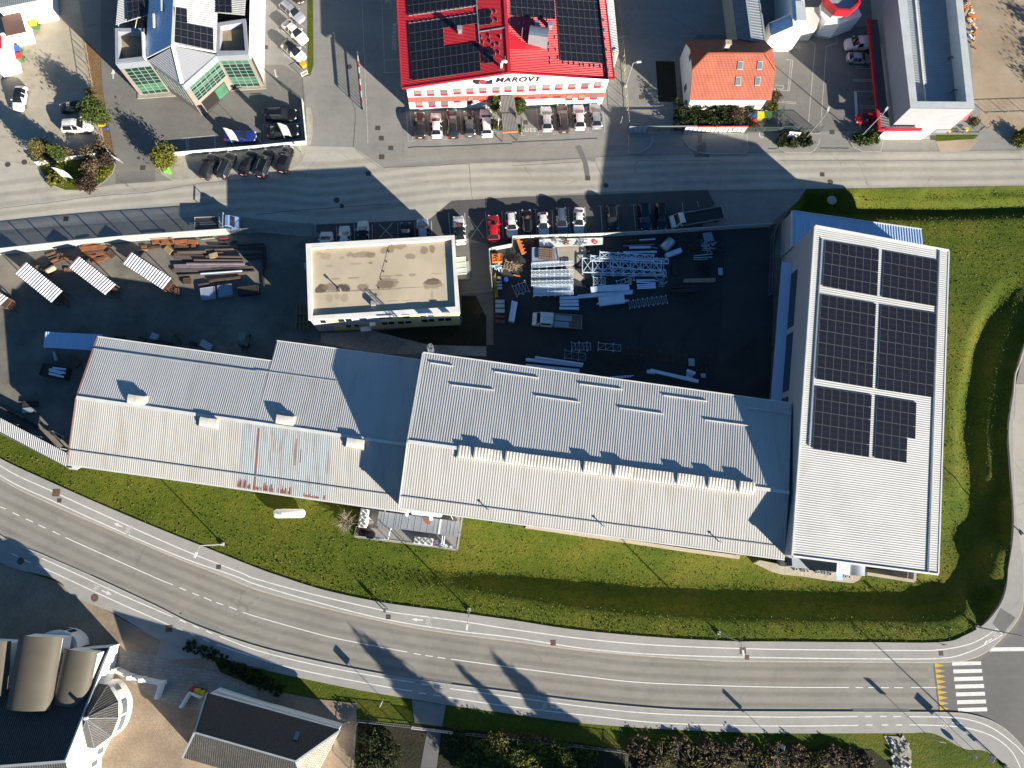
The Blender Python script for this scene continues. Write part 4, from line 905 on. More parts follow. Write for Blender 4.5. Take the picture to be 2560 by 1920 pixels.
for x, y, rx, ry, c, a in ((560, 835, 75, 45, dk, .9), (650, 820, 80, 42, md, .8), (750, 830, 80, 38, dk, .95), (920, 820, 60, 32, md, .8), (1110, 800, 90, 42, dk, .75), (1130, 790, 120, 55, md, .7), (1530, 775, 95, 38, dk, .9), (1530, 800, 120, 50, md, .6),
        (900, 540, 140, 32, md, .65), (990, 545, 55, 28, md, .7), (1110, 505, 45, 38, md, .7), (1160, 500, 45, 40, md, .75), (1250, 470, 70, 28, md, .7), (1445, 505, 50, 42, md, .75), (1525, 495, 35, 45, md, .8), (1330, 555, 55, 28, (.2, .16, .13), .8),
        (600, 555, 55, 40, lt, .8), (745, 570, 30, 20, lt, .9), (640, 490, 60, 12, md, .5), (540, 530, 40, 18, lt, .8), (635, 920, 38, 50, lt, .9), (760, 915, 45, 48, lt, .9), (700, 905, 30, 30, lt, .8), (1045, 880, 40, 30, lt, .8), (990, 612, 28, 16, md, .8),
        (630, 640, 40, 14, lt, .9), (860, 620, 60, 12, lt, .9), (690, 750, 60, 9, md, .6), (850, 742, 70, 9, md, .6), (1120, 728, 70, 9, md, .6), (1230, 720, 50, 9, md, .6), (1355, 715, 40, 14, md, .6), (1560, 705, 60, 8, lt, .9), (1520, 890, 14, 80, lt, .8), (1180, 940, 60, 6, md, .5), (1320, 935, 70, 5, md, .5), (1640, 545, 20, 22, lt, .9), (900, 850, 480, 6, (.1, .08, .06), .7), (1330, 825, 200, 4, (.12, .1, .08), .7)):
    p = T('11', x, y, hp-.5); e = T('11', x+rx, y, hp-.5); f_ = T('11', x, y+ry, hp-.5)
    bl.append((p, (e-p).length, (f_-p).length, .06, c, a))
stain_mat('roof_bitumen', (.40, .335, .245), bl)
MB().add(fl, [(0, 3, 2, 1)]).build('roof', MATS['roof_bitumen'], off)
def render_wall_mat():
    m, t, b = nt('render_bands'); N = t.nodes; K = t.links
    tc = N.new('ShaderNodeTexCoord'); mp = N.new('ShaderNodeMapping'); K.new(tc.outputs['Object'], mp.inputs[0]); mp.inputs['Scale'].default_value = (.22, .22, .3)
    vo = N.new('ShaderNodeTexVoronoi'); vo.distance = 'CHEBYCHEV'; vo.inputs['Scale'].default_value = 1.0; vo.inputs['Randomness'].default_value = .7; K.new(mp.outputs[0], vo.inputs['Vector'])
    sp = N.new('ShaderNodeSeparateColor'); K.new(vo.outputs['Color'], sp.inputs[0])
    r = N.new('ShaderNodeValToRGB'); r.color_ramp.interpolation = 'CONSTANT'; K.new(sp.outputs[0], r.inputs[0])
    e = r.color_ramp.elements; e[0].color = (.58, .50, .22, 1); e[0].position = 0; e[1].position = .45; e[1].color = (.36, .34, .40, 1)
    k = e.new(.7); k.color = (.58, .52, .30, 1)
    K.new(r.outputs[0], b.inputs['Base Color']); b.inputs['Roughness'].default_value = .9; MATS['render_bands'] = m
render_wall_mat()
iw = [lerp(a, cen(oc), .012) for a in oc]
mb = MB(); wallset(mb, [p+Vector((0, 0, -.3)) for p in iw], -.4); mb.build('wall', MATS['render_bands'], off)
mat('coping', (.60, .585, .555), .6, var=.06, scale=.5, dark=(.42, .40, .36), dscale=.6, damt=.4)
mb = MB()
for i in range(4):
    a, b_, c, d = oc[i], oc[(i+1) % 4], ic[(i+1) % 4], ic[i]
    z0, z1 = Vector((0, 0, -.55)), Vector((0, 0, -.45))
    mb.add([a, b_, c, d, a+z1, b_+z1, c+z0, d+z0], [(0, 3, 2, 1), (0, 1, 5, 4), (3, 7, 6, 2)])
mb.build('parapet', MATS['coping'], off)
sw_p, sw_n = vplane(iw[3], iw[2])
if sw_n.y > 0: sw_n = -sw_n
def on_s(x, y, t='11'): return onplane(*src(t, x, y), sw_p, sw_n)
for x0, x1, y in ((555, 605, 1118), (705, 830, 1108), (890, 962, 1097), (1055, 1182, 1083), (1270, 1332, 1075), (1412, 1538, 1063), (1620, 1684, 1052), (775, 820, 1157), (848, 890, 1153), (1080, 1200, 1134), (1222, 1347, 1127), (1425, 1546, 1111), (1568, 1692, 1101)):
    a = on_s(x0, y); z0, z1 = a.z-.75, a.z+.75; b_ = on_s(x1, y-(x1-x0)*.07)
    fr = MB(); wpane(fr, [Vector((a.x, a.y, z0)), Vector((b_.x, b_.y, z0)), Vector((b_.x, b_.y, z1)), Vector((a.x, a.y, z1))], sw_n, .05); fo = fr.build('window', MATS['flash_white'], off)
    k = .08; nP = 2 if x1-x0 > 90 else 1; g = MB()
    for j in range(nP):
        p0, p1 = lerp(a, b_, j/nP+.04), lerp(a, b_, (j+1)/nP-.04)
        wpane(g, [Vector((p0.x, p0.y, z0+k))+sw_n*.05, Vector((p1.x, p1.y, z0+k))+sw_n*.05, Vector((p1.x, p1.y, z1-k))+sw_n*.05, Vector((p0.x, p0.y, z1-k))+sw_n*.05], sw_n, .01)
    g.build('pane', MATS['glass_dark'], fo)
mb = MB(); mb.prism(L("11 900,1168 992,1160 996,1196 905,1204", 2.9), 2.7); mb.prism(L("11 978,1128 1028,1122 1032,1150 985,1156", 4.6), 4.3); mb.build('entrance_canopy', MATS['flash_white'], off)
mat('glass_green', (.42, .5, .44), .2, spec=.5)
mb = MB(); mb.slab(L("11 1728,562 1812,556 1822,708 1740,714", 3.0), .06); c_ = mb.build('glass_canopy', MATS['glass_green'], off)
mb = MB()
for k in (.03, .35, .68, .97): mb.bar(T('11', 1728+12*k, 562+150*k, 3.04), T('11', 1812+10*k, 556+150*k, 3.04), .05, .06)
mb.build('canopy_frame', MATS['flash_white'], c_)
mb = MB()
for k in range(3): mb.prism(L("11 %d,600 %d,596 %d,748 %d,752" % (1735, 1812+k*14, 1822+k*14, 1742), .45-k*.15), -.05)
mb.build('steps', MATS['concrete'], off)
MB().prism(L("11 414,610 432,608 436,664 418,668", 2.6), 2.0).build('wall_unit', MATS['flash_grey'], off)
zf = hp-.5
p = T('11', 1015, 968, zf); MB().box(p+Vector((0, 0, .3)), .6, .6, .6, .06).build('roof_vent', MATS['flash_grey'], off)
p = T('11', 735, 855, zf); mb = MB(); mb.cyl(p, .09, zf, zf+1.0, 10); mb.cyl(p, .17, zf+.9, zf+1.1, 10); mb.build('vent_pipe', MATS['alu'], off)
for x, y in ((1175, 456), (1150, 518), (1130, 603), (1104, 689), (1085, 757), (1065, 835), (1042, 890)):
    p = T('11', x, y, zf); MB().cyl(p, .13, zf, zf+.12, 8, r2=.07).build('conductor_block', MATS['iron'], off)
mb = MB(); cl = [T('11', x, y, zf+.14) for x, y in ((1175, 456), (1150, 518), (1130, 603), (1104, 689), (1085, 757))]; mb.tube(cl, .02, 4); mb.build('lightning_wire', MATS['iron'], off)
# ================================================================ red roofed company building
mar = thing('company_building', 'white two storey building with red ribbed roof and black solar arrays', 'building', T('m', 1100, 900))
mat('roof_red', (.42, .022, .03), .42, var=.06, fine=.03, coat=.2)
mat('red_trim', (.46, .015, .025), .45)
mat('band_coral', (.50, .085, .065), .8)
mat('facade_white', (.66, .65, .63), .8, var=.03)
mat('blind', (.17, .19, .17), .4)
wA, wB = T('01', 1330, 952, 0), T('02', 785, 907, 0)
mp0, mn = vplane(wA, wB)
if mn.y > 0: mn = -mn
def om(x, y): return onplane(*src('m', x, y), mp0, mn)
topL, topR, topC = om(140, 852), om(2068, 757), om(1112, 700)
ez = 6.15; zrm = topC.z+.1
eSWm, eNWm, eSEm, eNEm = T('m', 98, 838, ez), T('m', 52, 0, ez), T('m', 2118, 748, ez), T('m', 2036, 0, ez)
rS = T('m', 1120, 690, zrm); wpl = plane3(eSWm, eNWm, rS); epl = plane3(eSEm, eNEm, rS)
rN = onplane(*src('m', 1078, 0), *wpl)
ext = lambda s, n: s+(n-s)*2.0
eNWx, eNEx, rNx = ext(eSWm, eNWm), ext(eSEm, eNEm), ext(rS, rN)
mb = MB(); corr(mb, eSWm, eNWx, rNx, rS, .27, .05); mb.build('roof', MATS['roof_red'], mar)
mb = MB(); corr(mb, rS, rNx, eNEx, eSEm, .27, .05); mb.build('roof', MATS['roof_red'], mar)
mb = MB(); upm = Vector((0, 0, .1)); mb.bar(rS+upm, rNx+upm, .5, .06); mb.build('ridge_cap', MATS['red_trim'], mar)
mb = MB(); sh = Vector((0, -.04, -.05))
for a, b_ in ((eSWm, rS), (rS, eSEm)): mb.bar(a+sh, b_+sh, .14, .34)
mb.build('verge', MATS['red_trim'], mar)
mb = MB(); mb.bar(eSWm+Vector((-.05, 0, 0)), eNWx+Vector((-.05, 0, 0)), .18, .2); mb.build('gutter', MATS['red_trim'], mar); mb = MB(); mb.bar(eSEm+Vector((.05, 0, 0)), eNEx+Vector((.05, 0, 0)), .18, .2); mb.build('gutter', MATS['red_trim'], mar)
base = [Vector((topL.x, topL.y, 0)), Vector((topR.x, topR.y, 0))]
dN = (eNWx-eSWm)
mb = MB(); wallset(mb, [topL, topC, topR, topR+dN*.98, topL+dN*.98], -.2); mb.build('wall', MATS['facade_white'], mar)
def mrect(x0, y0, x1, y1, z0, z1): pass
bz0, bz1 = om(150, 975).z, om(150, 928).z
a, b_ = Vector((topL.x, topL.y, 0)), Vector((topR.x, topR.y, 0))
mb = MB(); wpane(mb, [a+Vector((0, 0, bz0)), b_+Vector((0, 0, bz0)), b_+Vector((0, 0, bz1)), a+Vector((0, 0, bz1))], mn, .03); mb.build('facade_band', MATS['band_coral'], mar)
mat('window_red', (.45, .02, .03), .5)
def mwin(x, y, small=False, w=1.12, zc=None, h=1.5):
    c = om(x, y); d = (wB-wA).normalized(); hh = .5 if small else h
    q = [c-d*w/2-Vector((0, 0, hh/2)), c+d*w/2-Vector((0, 0, hh/2)), c+d*w/2+Vector((0, 0, hh/2)), c-d*w/2+Vector((0, 0, hh/2))]
    f_ = MB(); wpane(f_, q, mn, .06); fo = f_.build('window', MATS['window_red'], mar)
    if not small:
        q2 = [lerp(q[0], q[3], .42)+d*.08+mn*.06, lerp(q[1], q[2], .42)-d*.08+mn*.06, lerp(q[1], q[2], .97)-d*.08+mn*.06, lerp(q[0], q[3], .97)+d*.08+mn*.06]
        g = MB(); wpane(g, q2, mn, .012); g.build('pane', MATS['blind'] if random.random() < .6 else MATS['glass_grey'], fo)
for x, y in ((245, 888), (370, 886), (497, 883), (622, 872), (745, 868), (868, 860), (993, 856), (1107, 850), (1224, 846), (1343, 840), (1470, 834), (1592, 829), (1716, 824), (1840, 819), (1962, 810)): mwin(x, y)
for x, y in ((260, 998), (383, 995), (503, 992), (1690, 930), (1808, 928), (1926, 922)): mwin(x, y)
for x, y in ((622, 968), (865, 957), (1332, 932), (1452, 928), (1572, 921), (1210, 938)): mwin(x, y, True)
mwin(748, 955, w=.9, h=2.0)
# sign on the gable
sg = MB(); d = (wB-wA).normalized(); c0 = om(792, 808); c1 = om(1418, 772)
mat('sign_black', (.02, .02, .022), .5); mat('sign_red', (.6, .03, .04), .5)
logo = MB(); cc = om(865, 776); R_ = .52
def lp(x, z): return cc+d*x+Vector((0, 0, z))+mn*.10
logo.add([lp(R_*1.0*math.cos(k*math.pi/12), R_*math.sin(k*math.pi/12)) for k in range(24)], [tuple(range(24))])
lg = logo.build('sign_disc', MATS['sign_red'], mar)
lb = MB(); cc = cc-mn*.02
lb.add([lp(-1.49, 0.55), lp(-0.26, 0.55), lp(-0.59, 0.26), lp(-0.59, -0.26), lp(-0.26, -0.55), lp(-0.98, -0.55), lp(-1.49, -0.13)], [(0, 1, 2, 3, 4, 5, 6)])
lb.add([lp(0.26, 0.55), lp(0.81, 0.13), lp(1.49, 0.55), lp(1.49, -0.55), lp(0.26, -0.55), lp(0.59, -0.26), lp(0.59, 0.26)], [(0, 1, 2, 3, 4, 5, 6)])
lb.build('sign_logo', MATS['sign_black'], mar)
ul = MB(); a, b_ = om(795, 802)+mn*.06, om(1420, 775)+mn*.06; a.z = b_.z = (a.z+b_.z)/2-.1; ul.bar(a, b_, .05, .09); ul.build('sign_underline', MATS['sign_red'], mar)
cu = bpy.data.curves.new('lettering', 'FONT'); cu.body = 'MAROVT'; cu.size = 1.55; cu.align_x = 'CENTER'; cu.align_y = 'CENTER'; cu.extrude = .03; cu.shear = .2; cu.space_character = 1.12; cu.offset = .035
tmp = bpy.data.objects.new('lettering', cu); me = bpy.data.meshes.new_from_object(tmp); bpy.data.objects.remove(tmp)
pc = om(1200, 757)+mn*.06; rot = Matrix((d, Vector((0, 0, 1)), d.cross(Vector((0, 0, 1))))).transposed().to_4x4()
me.transform(inv_of(mar) @ Matrix.Translation(pc) @ rot); me.materials.append(MATS['sign_black'])
o = bpy.data.objects.new('sign_lettering', me); S.collection.objects.link(o); o.parent = mar
for s, nu, nv, pl, skip in (("m 160,237 815,138 848,682 193,775", 12, 6, wpl, [(i, j) for i in range(6, 12) for j in (1, 2)]+[(i, 0) for i in range(0, 0)]), ("m 138,-100 802,-190 806,52 158,142", 12, 3, wpl, ()),
        ("m 830,113 938,97 945,234 836,249", 2, 2, wpl, ()), ("m 864,476 966,461 975,600 872,613", 2, 2, wpl, ()), ("m 1106,-190 1538,-160 1556,186 1130,157", 8, 4, epl, ()), ("m 1545,-170 1958,-140 2020,612 1602,582", 8, 9, epl, ())):
    solar(mar, PL(s, *pl), nu, nv, set(skip), .16)
mat('zinc', (.34, .37, .41), .35, .5, var=.08)
for s in ("m 802,0 835,410", "m 830,305 1080,265", "m 1120,0 1125,262"):
    a, b_ = PL(s, *(wpl if '1120' not in s else epl)); MB().bar(a+upm, b_+upm, .14, .1).build('cable_tray', MATS['zinc'], mar)
for i in range(15):
    for s in ("m 180,152 790,62", "m 180,225 790,138"):
        a, b_ = PL(s, *wpl); p = lerp(a, b_, i/14); MB().box(p+upm, .62, .06, .16, .02).build('snow_stop', MATS['zinc'], mar)
for x, y in ((855, 355), (930, 345), (870, 410), (940, 400), (975, 435), (1020, 425), (1035, 360), (950, 120), (990, 115), (960, 205), (1005, 195), (985, 515), (1025, 505)): MB().box(PL("m %d,%d" % (x, y), *wpl)[0]+upm, .08, .5, .16).build('snow_stop', MATS['zinc'], mar)
for x, y in ((1500, 425), (1500, 485), (1510, 560), (1510, 605), (1555, 365), (1565, 480), (1585, 555), (1635, 600), (1690, 610), (1740, 612), (1795, 622), (1830, 622), (1890, 630), (1930, 632), (1990, 640), (2020, 200), (2025, 290), (2035, 380), (2050, 480), (2055, 580), (2025, 670), (2065, 675), (1210, 225), (1250, 225), (1350, 185), (1480, 195)): MB().box(PL("m %d,%d" % (x, y), *epl)[0]+upm, .08, .5, .16).build('snow_stop', MATS['zinc'], mar)
MB().slab([p+Vector((0, 0, .16)) for p in PL("m 1100,300 1300,440 1418,425 1420,470 1112,462", *epl)], .06).build('roof_panel', MATS['red_trim'], mar)
p = PL("m 1392,380", *epl)[0]                           # big curved intake hood
hood = MB(); w_, hgt_ = 2.9, 2.4; prof = [(-1.5, 0), (-1.5, .9)]+[(-1.5+2.6*(1-math.cos(a)), .9+1.5*math.sin(a)) for a in [k*math.pi/2/7 for k in range(1, 8)]]+[(1.3, 0)]
rz = -.12
vv = [p+Matrix.Rotation(rz, 3, 'Z') @ Vector((sx*w_/2, -(y), z-.1)) for sx in (-1, 1) for y, z in prof]; npf = len(prof)
hood.add(vv, [(i, i+1, npf+i+1, npf+i) for i in range(npf-1)]+[tuple(range(npf)), tuple(reversed(range(npf, 2*npf)))]); hood.build('intake_hood', MATS['zinc'], mar)
for x, y, pl in ((648, 308, wpl), (1380, 262, epl), (1505, 268, epl)):
    q = PL("m %d,%d" % (x, y), *pl)[0]; k = MB(); k.box(q+Vector((0, 0, .45)), .55, .55, 1.0); k.box(q+Vector((0, 0, 1.02)), .75, .75, .12); k.build('chimney', MATS['zinc'], mar)
q = PL("m 1040,640", *wpl)[0]; MB().tube([q, q+Vector((0, 0, 1.0)), q+Vector((.1, 0, 1.25)), q+Vector((.5, .1, 1.3)), q+Vector((.75, .12, 1.1))], .22, 10).build('elbow_pipe', MATS['flash_white'], mar)
for x, y, h in ((1232, 400, 3.2), (1035, 365, .9), (1078, 570, .9)): q = PL("m %d,%d" % (x, y), *(epl if x > 1118 else wpl))[0]; MB().cyl(q, .035, q.z, q.z+h, 6).build('lightning_rod', MATS['alu'], mar)
lt_ = MB(); q = [T('m', 2042, 0, 4.6), T('m', 2112, 0, 4.3), T('m', 2162, 500, 4.3), T('m', 2096, 520, 4.6)]; q[0] = q[3]+(q[0]-q[3])*2; q[1] = q[2]+(q[1]-q[2])*2
corr(lt_, q[3], q[0], q[1], q[2], .3, .05); lt_.build('side_roof', MATS['flash_grey'], mar); mb = MB(); wallset(mb, [x+Vector((0, 0, -.1)) for x in q], 0); mb.build('side_wall', MATS['beige_concrete'], mar)
aw = thing('entrance_awning', 'grey ribbed awning with orange front edge at the white facade entrance', 'awning', T('m', 1120, 1200))
mat('orange', (.55, .16, .03), .6); mat('awning_grey', (.20, .19, .18), .6, .2)
q = [T('m', *k) for k in ((1032, 915, 3.6), (1162, 908, 3.6), (1203, 1248, 3.0), (1055, 1258, 3.0))]
mb = MB(); corr(mb, q[0], q[1], q[2], q[3], .22, .05); mb.build('awning_roof', MATS['awning_grey'], aw)
mb = MB(); mb.bar(q[3]+Vector((0, -.05, -.08)), q[2]+Vector((0, -.05, -.08)), .12, .28); mb.build('front_edge', MATS['orange'], aw)
mb = MB(); mb.bar(lerp(q[0], q[3], .5)+Vector((0, 0, .1)), lerp(q[1], q[2], .5)+Vector((0, 0, .1)), .06, .06); mb.build('cross_bar', MATS['iron'], aw)
for k in (2, 3): MB().box(q[k]*.97+cen(q)*.03-Vector((0, 0, 1.5)), .1, .1, 3.0).build('post', MATS['iron'], aw)
# ================================================================ glass fronted building
gb = thing('glass_building', 'angular office with green glass facades, roof terraces and pyramid roof', 'building', T('g', 900, 900))
hg = 8.0
mat('stone_band', (.21, .165, .14), .8, var=.08); mat('panel_grey', (.24, .265, .30), .5, .2, var=.05); mat('parapet_grey', (.25, .26, .30), .6)
mat('green_glass', (.008, .032, .022), .12, spec=.6, var=.3, scale=.5); mat('green_glass_pale', (.045, .13, .075), .15, spec=.6, var=.25, scale=.8); mat('mullion', (.25, .30, .28), .5, .2)
G = lambda x, y, z=hg: T('g', x, y, z)
wl, wt, sw_, si, tip, sj, se_, ne = G(35, 0), G(35, 370), G(45, 830), G(480, 785), G(925, 1115), G(1365, 722), G(1797, 708), G(1757, 0)
north = 12.0
foot = [wl+Vector((0, north, 0)), sw_, si, tip, sj, se_, ne+Vector((0, north, 0))]
mb = MB(); wallset(mb, [p+Vector((0, 0, -.15)) for p in foot], -.2)
mb.build('wall', MATS['facade_white'], gb)
def facade(a, b_, glass, bands, cols, rows, z0, z1, t0, t1):
    """stone reveal, glazing with mullion grid and panel strip on one wall"""
    n = vplane(a, b_)[1]; o_ = n if (cen([a, b_])+n-cen(foot)).length > (cen([a, b_])-n-cen(foot)).length else -n
    P_ = lambda t, z: Vector((lerp(a.x, b_.x, t), lerp(a.y, b_.y, t), z))
    s_ = MB(); wpane(s_, [P_(0, .1), P_(1, .1), P_(1, hg-1.25), P_(0, hg-1.25)], o_, .08); s_.build('stone_frame', MATS['stone_band'], gb)
    s_ = MB(); wpane(s_, [P_(0, hg-1.25), P_(1, hg-1.25), P_(1, hg-.05), P_(0, hg-.05)], o_, .12); s_.build('panel_strip', MATS['panel_grey'], gb)
    g_ = MB()
    for r in range(rows):
        za, zb = lerp(z0, z1, r/rows), lerp(z0, z1, (r+1)/rows)
        wpane(g_, [P_(t0, za)+o_*.08, P_(t1, za)+o_*.08, P_(t1, zb)+o_*.08, P_(t0, zb)+o_*.08], o_, .02, 1 if r in glass else 0)
    go = g_.build('curtain_wall', [MATS['green_glass'], MATS['green_glass_pale']], gb)
    m_ = MB()
    for c in range(cols+1): m_.bar(P_(lerp(t0, t1, c/cols), z0)+o_*.12, P_(lerp(t0, t1, c/cols), z1)+o_*.12, .06, .07)
    for r in range(rows+1): m_.bar(P_(t0, lerp(z0, z1, r/rows))+o_*.12, P_(t1, lerp(z0, z1, r/rows))+o_*.12, .05, .06)
    m_.build('mullions', MATS['mullion'], go)
facade(sw_, si, (1, 2), 0, 4, 8, .3, hg-1.3, .12, .95)
facade(sj, se_, (1, 2, 7), 0, 4, 8, .3, hg-1.3, .05, .9)
facade(si, tip, (), 0, 6, 6, 2.4, hg-1.4, .12, .9)
facade(tip, sj, (3, 5), 0, 6, 6, 3.3, hg-1.3, .1, .97)
n_ = vplane(tip, sj)[1]
if n_.y > 0: n_ = -n_
P_ = lambda t, z: Vector((lerp(tip.x, sj.x, t), lerp(tip.y, sj.y, t), z))+n_*.09
s_ = MB(); wpane(s_, [P_(.14, .1), P_(.86, .1), P_(.86, 2.6), P_(.14, 2.6)], n_, .03); s_.build('porch_shade_plate', MATS['porch_shade_black'], gb)  # flat black plate: the open porch's shade painted onto a closed wall
s_ = MB(); wpane(s_, [P_(.55, .12)+n_*.03, P_(.84, .12)+n_*.03, P_(.84, 2.5)+n_*.03, P_(.55, 2.5)+n_*.03], n_, .02); s_.build('door', MATS['green_glass_pale'], gb)
# east wall windows
ep0, en = vplane(se_, ne)
if en.x < 0: en = -en
for t_, z0, z1, w_ in ((.22, 4.6, 6.2, .06), (.3, 1.2, 2.9, .06), (.48, 4.6, 6.2, .05), (.5, 1.2, 2.9, .05), (.72, 4.6, 6.2, .06), (.75, 1.2, 2.9, .06)):
    a, b_ = lerp(se_, ne, t_-w_), lerp(se_, ne, t_+w_); m_ = MB(); wpane(m_, [Vector((a.x, a.y, z0)), Vector((b_.x, b_.y, z0)), Vector((b_.x, b_.y, z1)), Vector((a.x, a.y, z1))], en, .05); m_.build('window', MATS['glass_grey'], gb)
a, b_ = se_, lerp(se_, ne, .17)
m_ = MB(); wpane(m_, [Vector((a.x, a.y, .3)), Vector((b_.x, b_.y, .3)), Vector((b_.x, b_.y, 6.6)), Vector((a.x, a.y, 6.6))], en, .06); m_.build('curtain_wall', MATS['green_glass'], gb)
# roofs: terraces sunk behind parapets, middle ridge roof, pyramid tip
zt_ = hg-1.1
mb = MB()
mb.add([Vector((p.x, p.y, zt_)) for p in (G(35, 370), G(45, 830), G(440, 790), G(440, 370))], [(0, 1, 2, 3)])
mat('terrace_gravel', (.24, .19, .115), .95, var=.2, scale=.9, fine=.3); mb.build('terrace', MATS['terrace_gravel'], gb); mb = MB()
mb.add([Vector((p.x, p.y, zt_)) for p in (G(1390, 300), G(1390, 700), G(1797, 708), G(1760, 250))], [(0, 1, 2, 3)])
mb.build('terrace', MATS['terrace_gravel'], gb)
mb = MB()
def ring(pts, w=.55, z=hg, zl_=zt_, closed=True):
    c_ = cen(pts); inn = [p+(c_-p).normalized()*w*1.35 for p in pts]; n = len(pts)
    for i in range(n):
        j = (i+1) % n; a, b_, c, e = pts[i], pts[j], inn[j], inn[i]
        dz_ = Vector((0, 0, zl_-z)); mb.add([a, b_, c, e, a+dz_, b_+dz_, c+dz_, e+dz_], [(0, 1, 2, 3), (3, 2, 6, 7), (0, 4, 5, 1)])
ring([G(38, 370), G(45, 830), G(445, 785), G(425, 370)]); mb.build('parapet', MATS['parapet_grey'], gb); mb = MB(); ring([G(1380, 300), G(1375, 715), G(1797, 708), G(1755, 245)])
mb.build('parapet', MATS['parapet_grey'], gb)
apx = G(800, 590, 10.6); apN = G(775, 0, 10.6)+Vector((0, north, 0))
rA, rB = G(440, 770, 8.3), G(1372, 690, 8.3)
mb = MB(); corr(mb, rA, G(430, 0, 8.3)+Vector((0, north, 0)), apN, apx, .35, .04); mb.build('roof', MATS['roof_sky_tint'], gb)  # shaded west slope coloured bluer than the sunlit east one
mb = MB(); corr(mb, apx, apN, G(1340, 0, 8.3)+Vector((0, north, 0)), rB, .35, .04); mb.build('roof', MATS['roof_white'], gb)
mb = MB(); mb.bar(apx+Vector((0, 0, .08)), apN+Vector((0, 0, .08)), .4, .08); mb.bar(apx+Vector((0, 0, .08)), rA+Vector((0, 0, .08)), .25, .08); mb.bar(apx+Vector((0, 0, .08)), rB+Vector((0, 0, .08)), .25, .08); mb.build('ridge_cap', MATS['flash_white'], gb)
tipr = G(925, 1105, hg+.1); lft, rgt = G(470, 785, hg+.15), G(1375, 715, hg+.15); apl = apx-Vector((0, 0, .1))
def tri_ribs(a, b_, c, pitch, amp, m_):                 # ribs run from edge a-b towards apex side
    q = MB(); corr(q, a, b_, lerp(c, b_, .02), lerp(c, a, .02), pitch, amp); q.build('tip_roof', MATS[m_], gb)
mat('tip_metal', (.30, .31, .34), .45, .2, var=.04); mat('tip_base', (.10, .105, .12), .5, .2)
q = MB(); n = 13
for (a, b_, c) in ((lft, tipr, apl), (tipr, rgt, apl)):
    nn = (b_-a).cross(c-a).normalized(); nn = nn if nn.z > 0 else -nn
    q.add([a, b_, c], [(0, 1, 2)], 1)
    hip = b_ if a is lft else a                        # ribs parallel to the back edge, from the eave to the hip
    out = a if a is lft else b_
    for i in range(1, n*2):
        t = i/(n*2); p0 = lerp(out, hip, t); p1 = lerp(c, hip, t)
        q.bar(p0+nn*.04, lerp(p0, p1, .985)+nn*.04, .16, .13)
q.build('tip_roof', [MATS['tip_metal'], MATS['tip_base']], gb)
mb = MB(); mb.bar(apl+Vector((0, 0, .15)), tipr+Vector((0, 0, .12)), .5, .12); mb.build('tip_hip', MATS['flash_white'], gb)
gp = plane3(apx, apN, rB)
solar(gb, PL("g 812,95 1330,185 1338,672 828,565", *gp), 6, 5, {(i, j) for i in (2, 3, 4, 5) for j in (0, 1)}, .14)
bkL = [G(50, 0, 8.1)+Vector((0, north, 0)), G(50, 330, 8.1), G(660, 150, 8.1), G(660, 0, 8.1)+Vector((0, north, 0))]
bl_ = MB(); corr(bl_, bkL[1], bkL[0], bkL[3], bkL[2], .3, .04); bl_.build('back_roof', MATS['roof_white'], gb)
bkR = [G(950, 0, 8.4)+Vector((0, north, 0)), G(960, 130, 8.4), G(1750, 205, 8.1), G(1745, 0, 8.1)+Vector((0, north, 0))]
br_ = MB(); corr(br_, bkR[1], bkR[0], bkR[3], bkR[2], .3, .04); br_.build('back_roof', MATS['roof_white'], gb)
solar(gb, [p for p in (G(190, -90, 8.2), G(640, -120, 8.2), G(640, 130, 8.2), G(200, 288, 8.2))], 6, 3, {(4, 2), (5, 2)}, .15)
solar(gb, [p for p in (G(1085, -110, 8.4), G(1575, -110, 8.3), G(1585, 180, 8.25), G(1095, 160, 8.4))], 6, 3, (), .15)
mb = MB(); mb.bar(G(668, 15, 9.4), G(672, 165, 9.4), .25, .9); mb.bar(G(562, 205, 9.1), G(568, 378, 9.1), .25, .9); mb.bar(G(420, 450, 8.4), G(434, 770, 8.4), .25, 1.1); mb.build('fire_wall', MATS['flash_white'], gb)
mb = MB(); mb.prism(L("g 335,1215 335,1300 850,1262 840,1200", .12), -.1); mb.prism(L("g 1560,1195 2030,1165 2000,715 1900,720 1930,1090", .12), -.1); struct('gravel_skirt', mb, MATS['gravel'])
sheet('porch_paving', "g 1145,1340 1330,1160 1560,1165 1250,1480 1130,1420", .03, 'sett_paving')
# ================================================================ red tiled house
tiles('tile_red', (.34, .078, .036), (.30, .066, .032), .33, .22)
tiles('tile_shaded', (.010, .010, .013), (.018, .018, .022), .34, .26, .5)  # darker copy of the dark tile, shade of turned-away slopes put into colour
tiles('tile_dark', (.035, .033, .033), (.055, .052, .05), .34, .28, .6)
def roofface(parent, pts, m, eave, name='roof', th=.12):
    mb = MB(); q = list(pts); n = (q[1]-q[0]).cross(q[2]-q[0]).normalized()
    if n.z < 0: q.reverse()
    mb.slab(q, th); o = mb.build(name, MATS[m], parent); slope_uv(o, *eave); return o
rh = thing('tiled_house', 'house with orange red tiled half hipped roof and four roof windows', 'house', T('02', 1850, 700))
h = lambda x, y, z: T('h', x, y, z)
ze, zh, zt2 = 4.2, 6.9, 8.2
SWr, SEr = T('02', 1533, 868, ze), h(707, 1386, ze); rW, rE = T('02', 1692, 462, zt2), h(618, 740, zt2)
sp2 = plane3(SWr, SEr, rW)
hWs, hEs = onplane(*src('02', 1556, 606), *sp2), onplane(*src('h', 766, 972), *sp2)
rdir = (rE-rW).normalized(); perp = Vector((-rdir.y, rdir.x, 0)); span = (rW-SWr).dot(perp)
mir = lambda p: p+perp*(2*(rW-p).dot(perp))
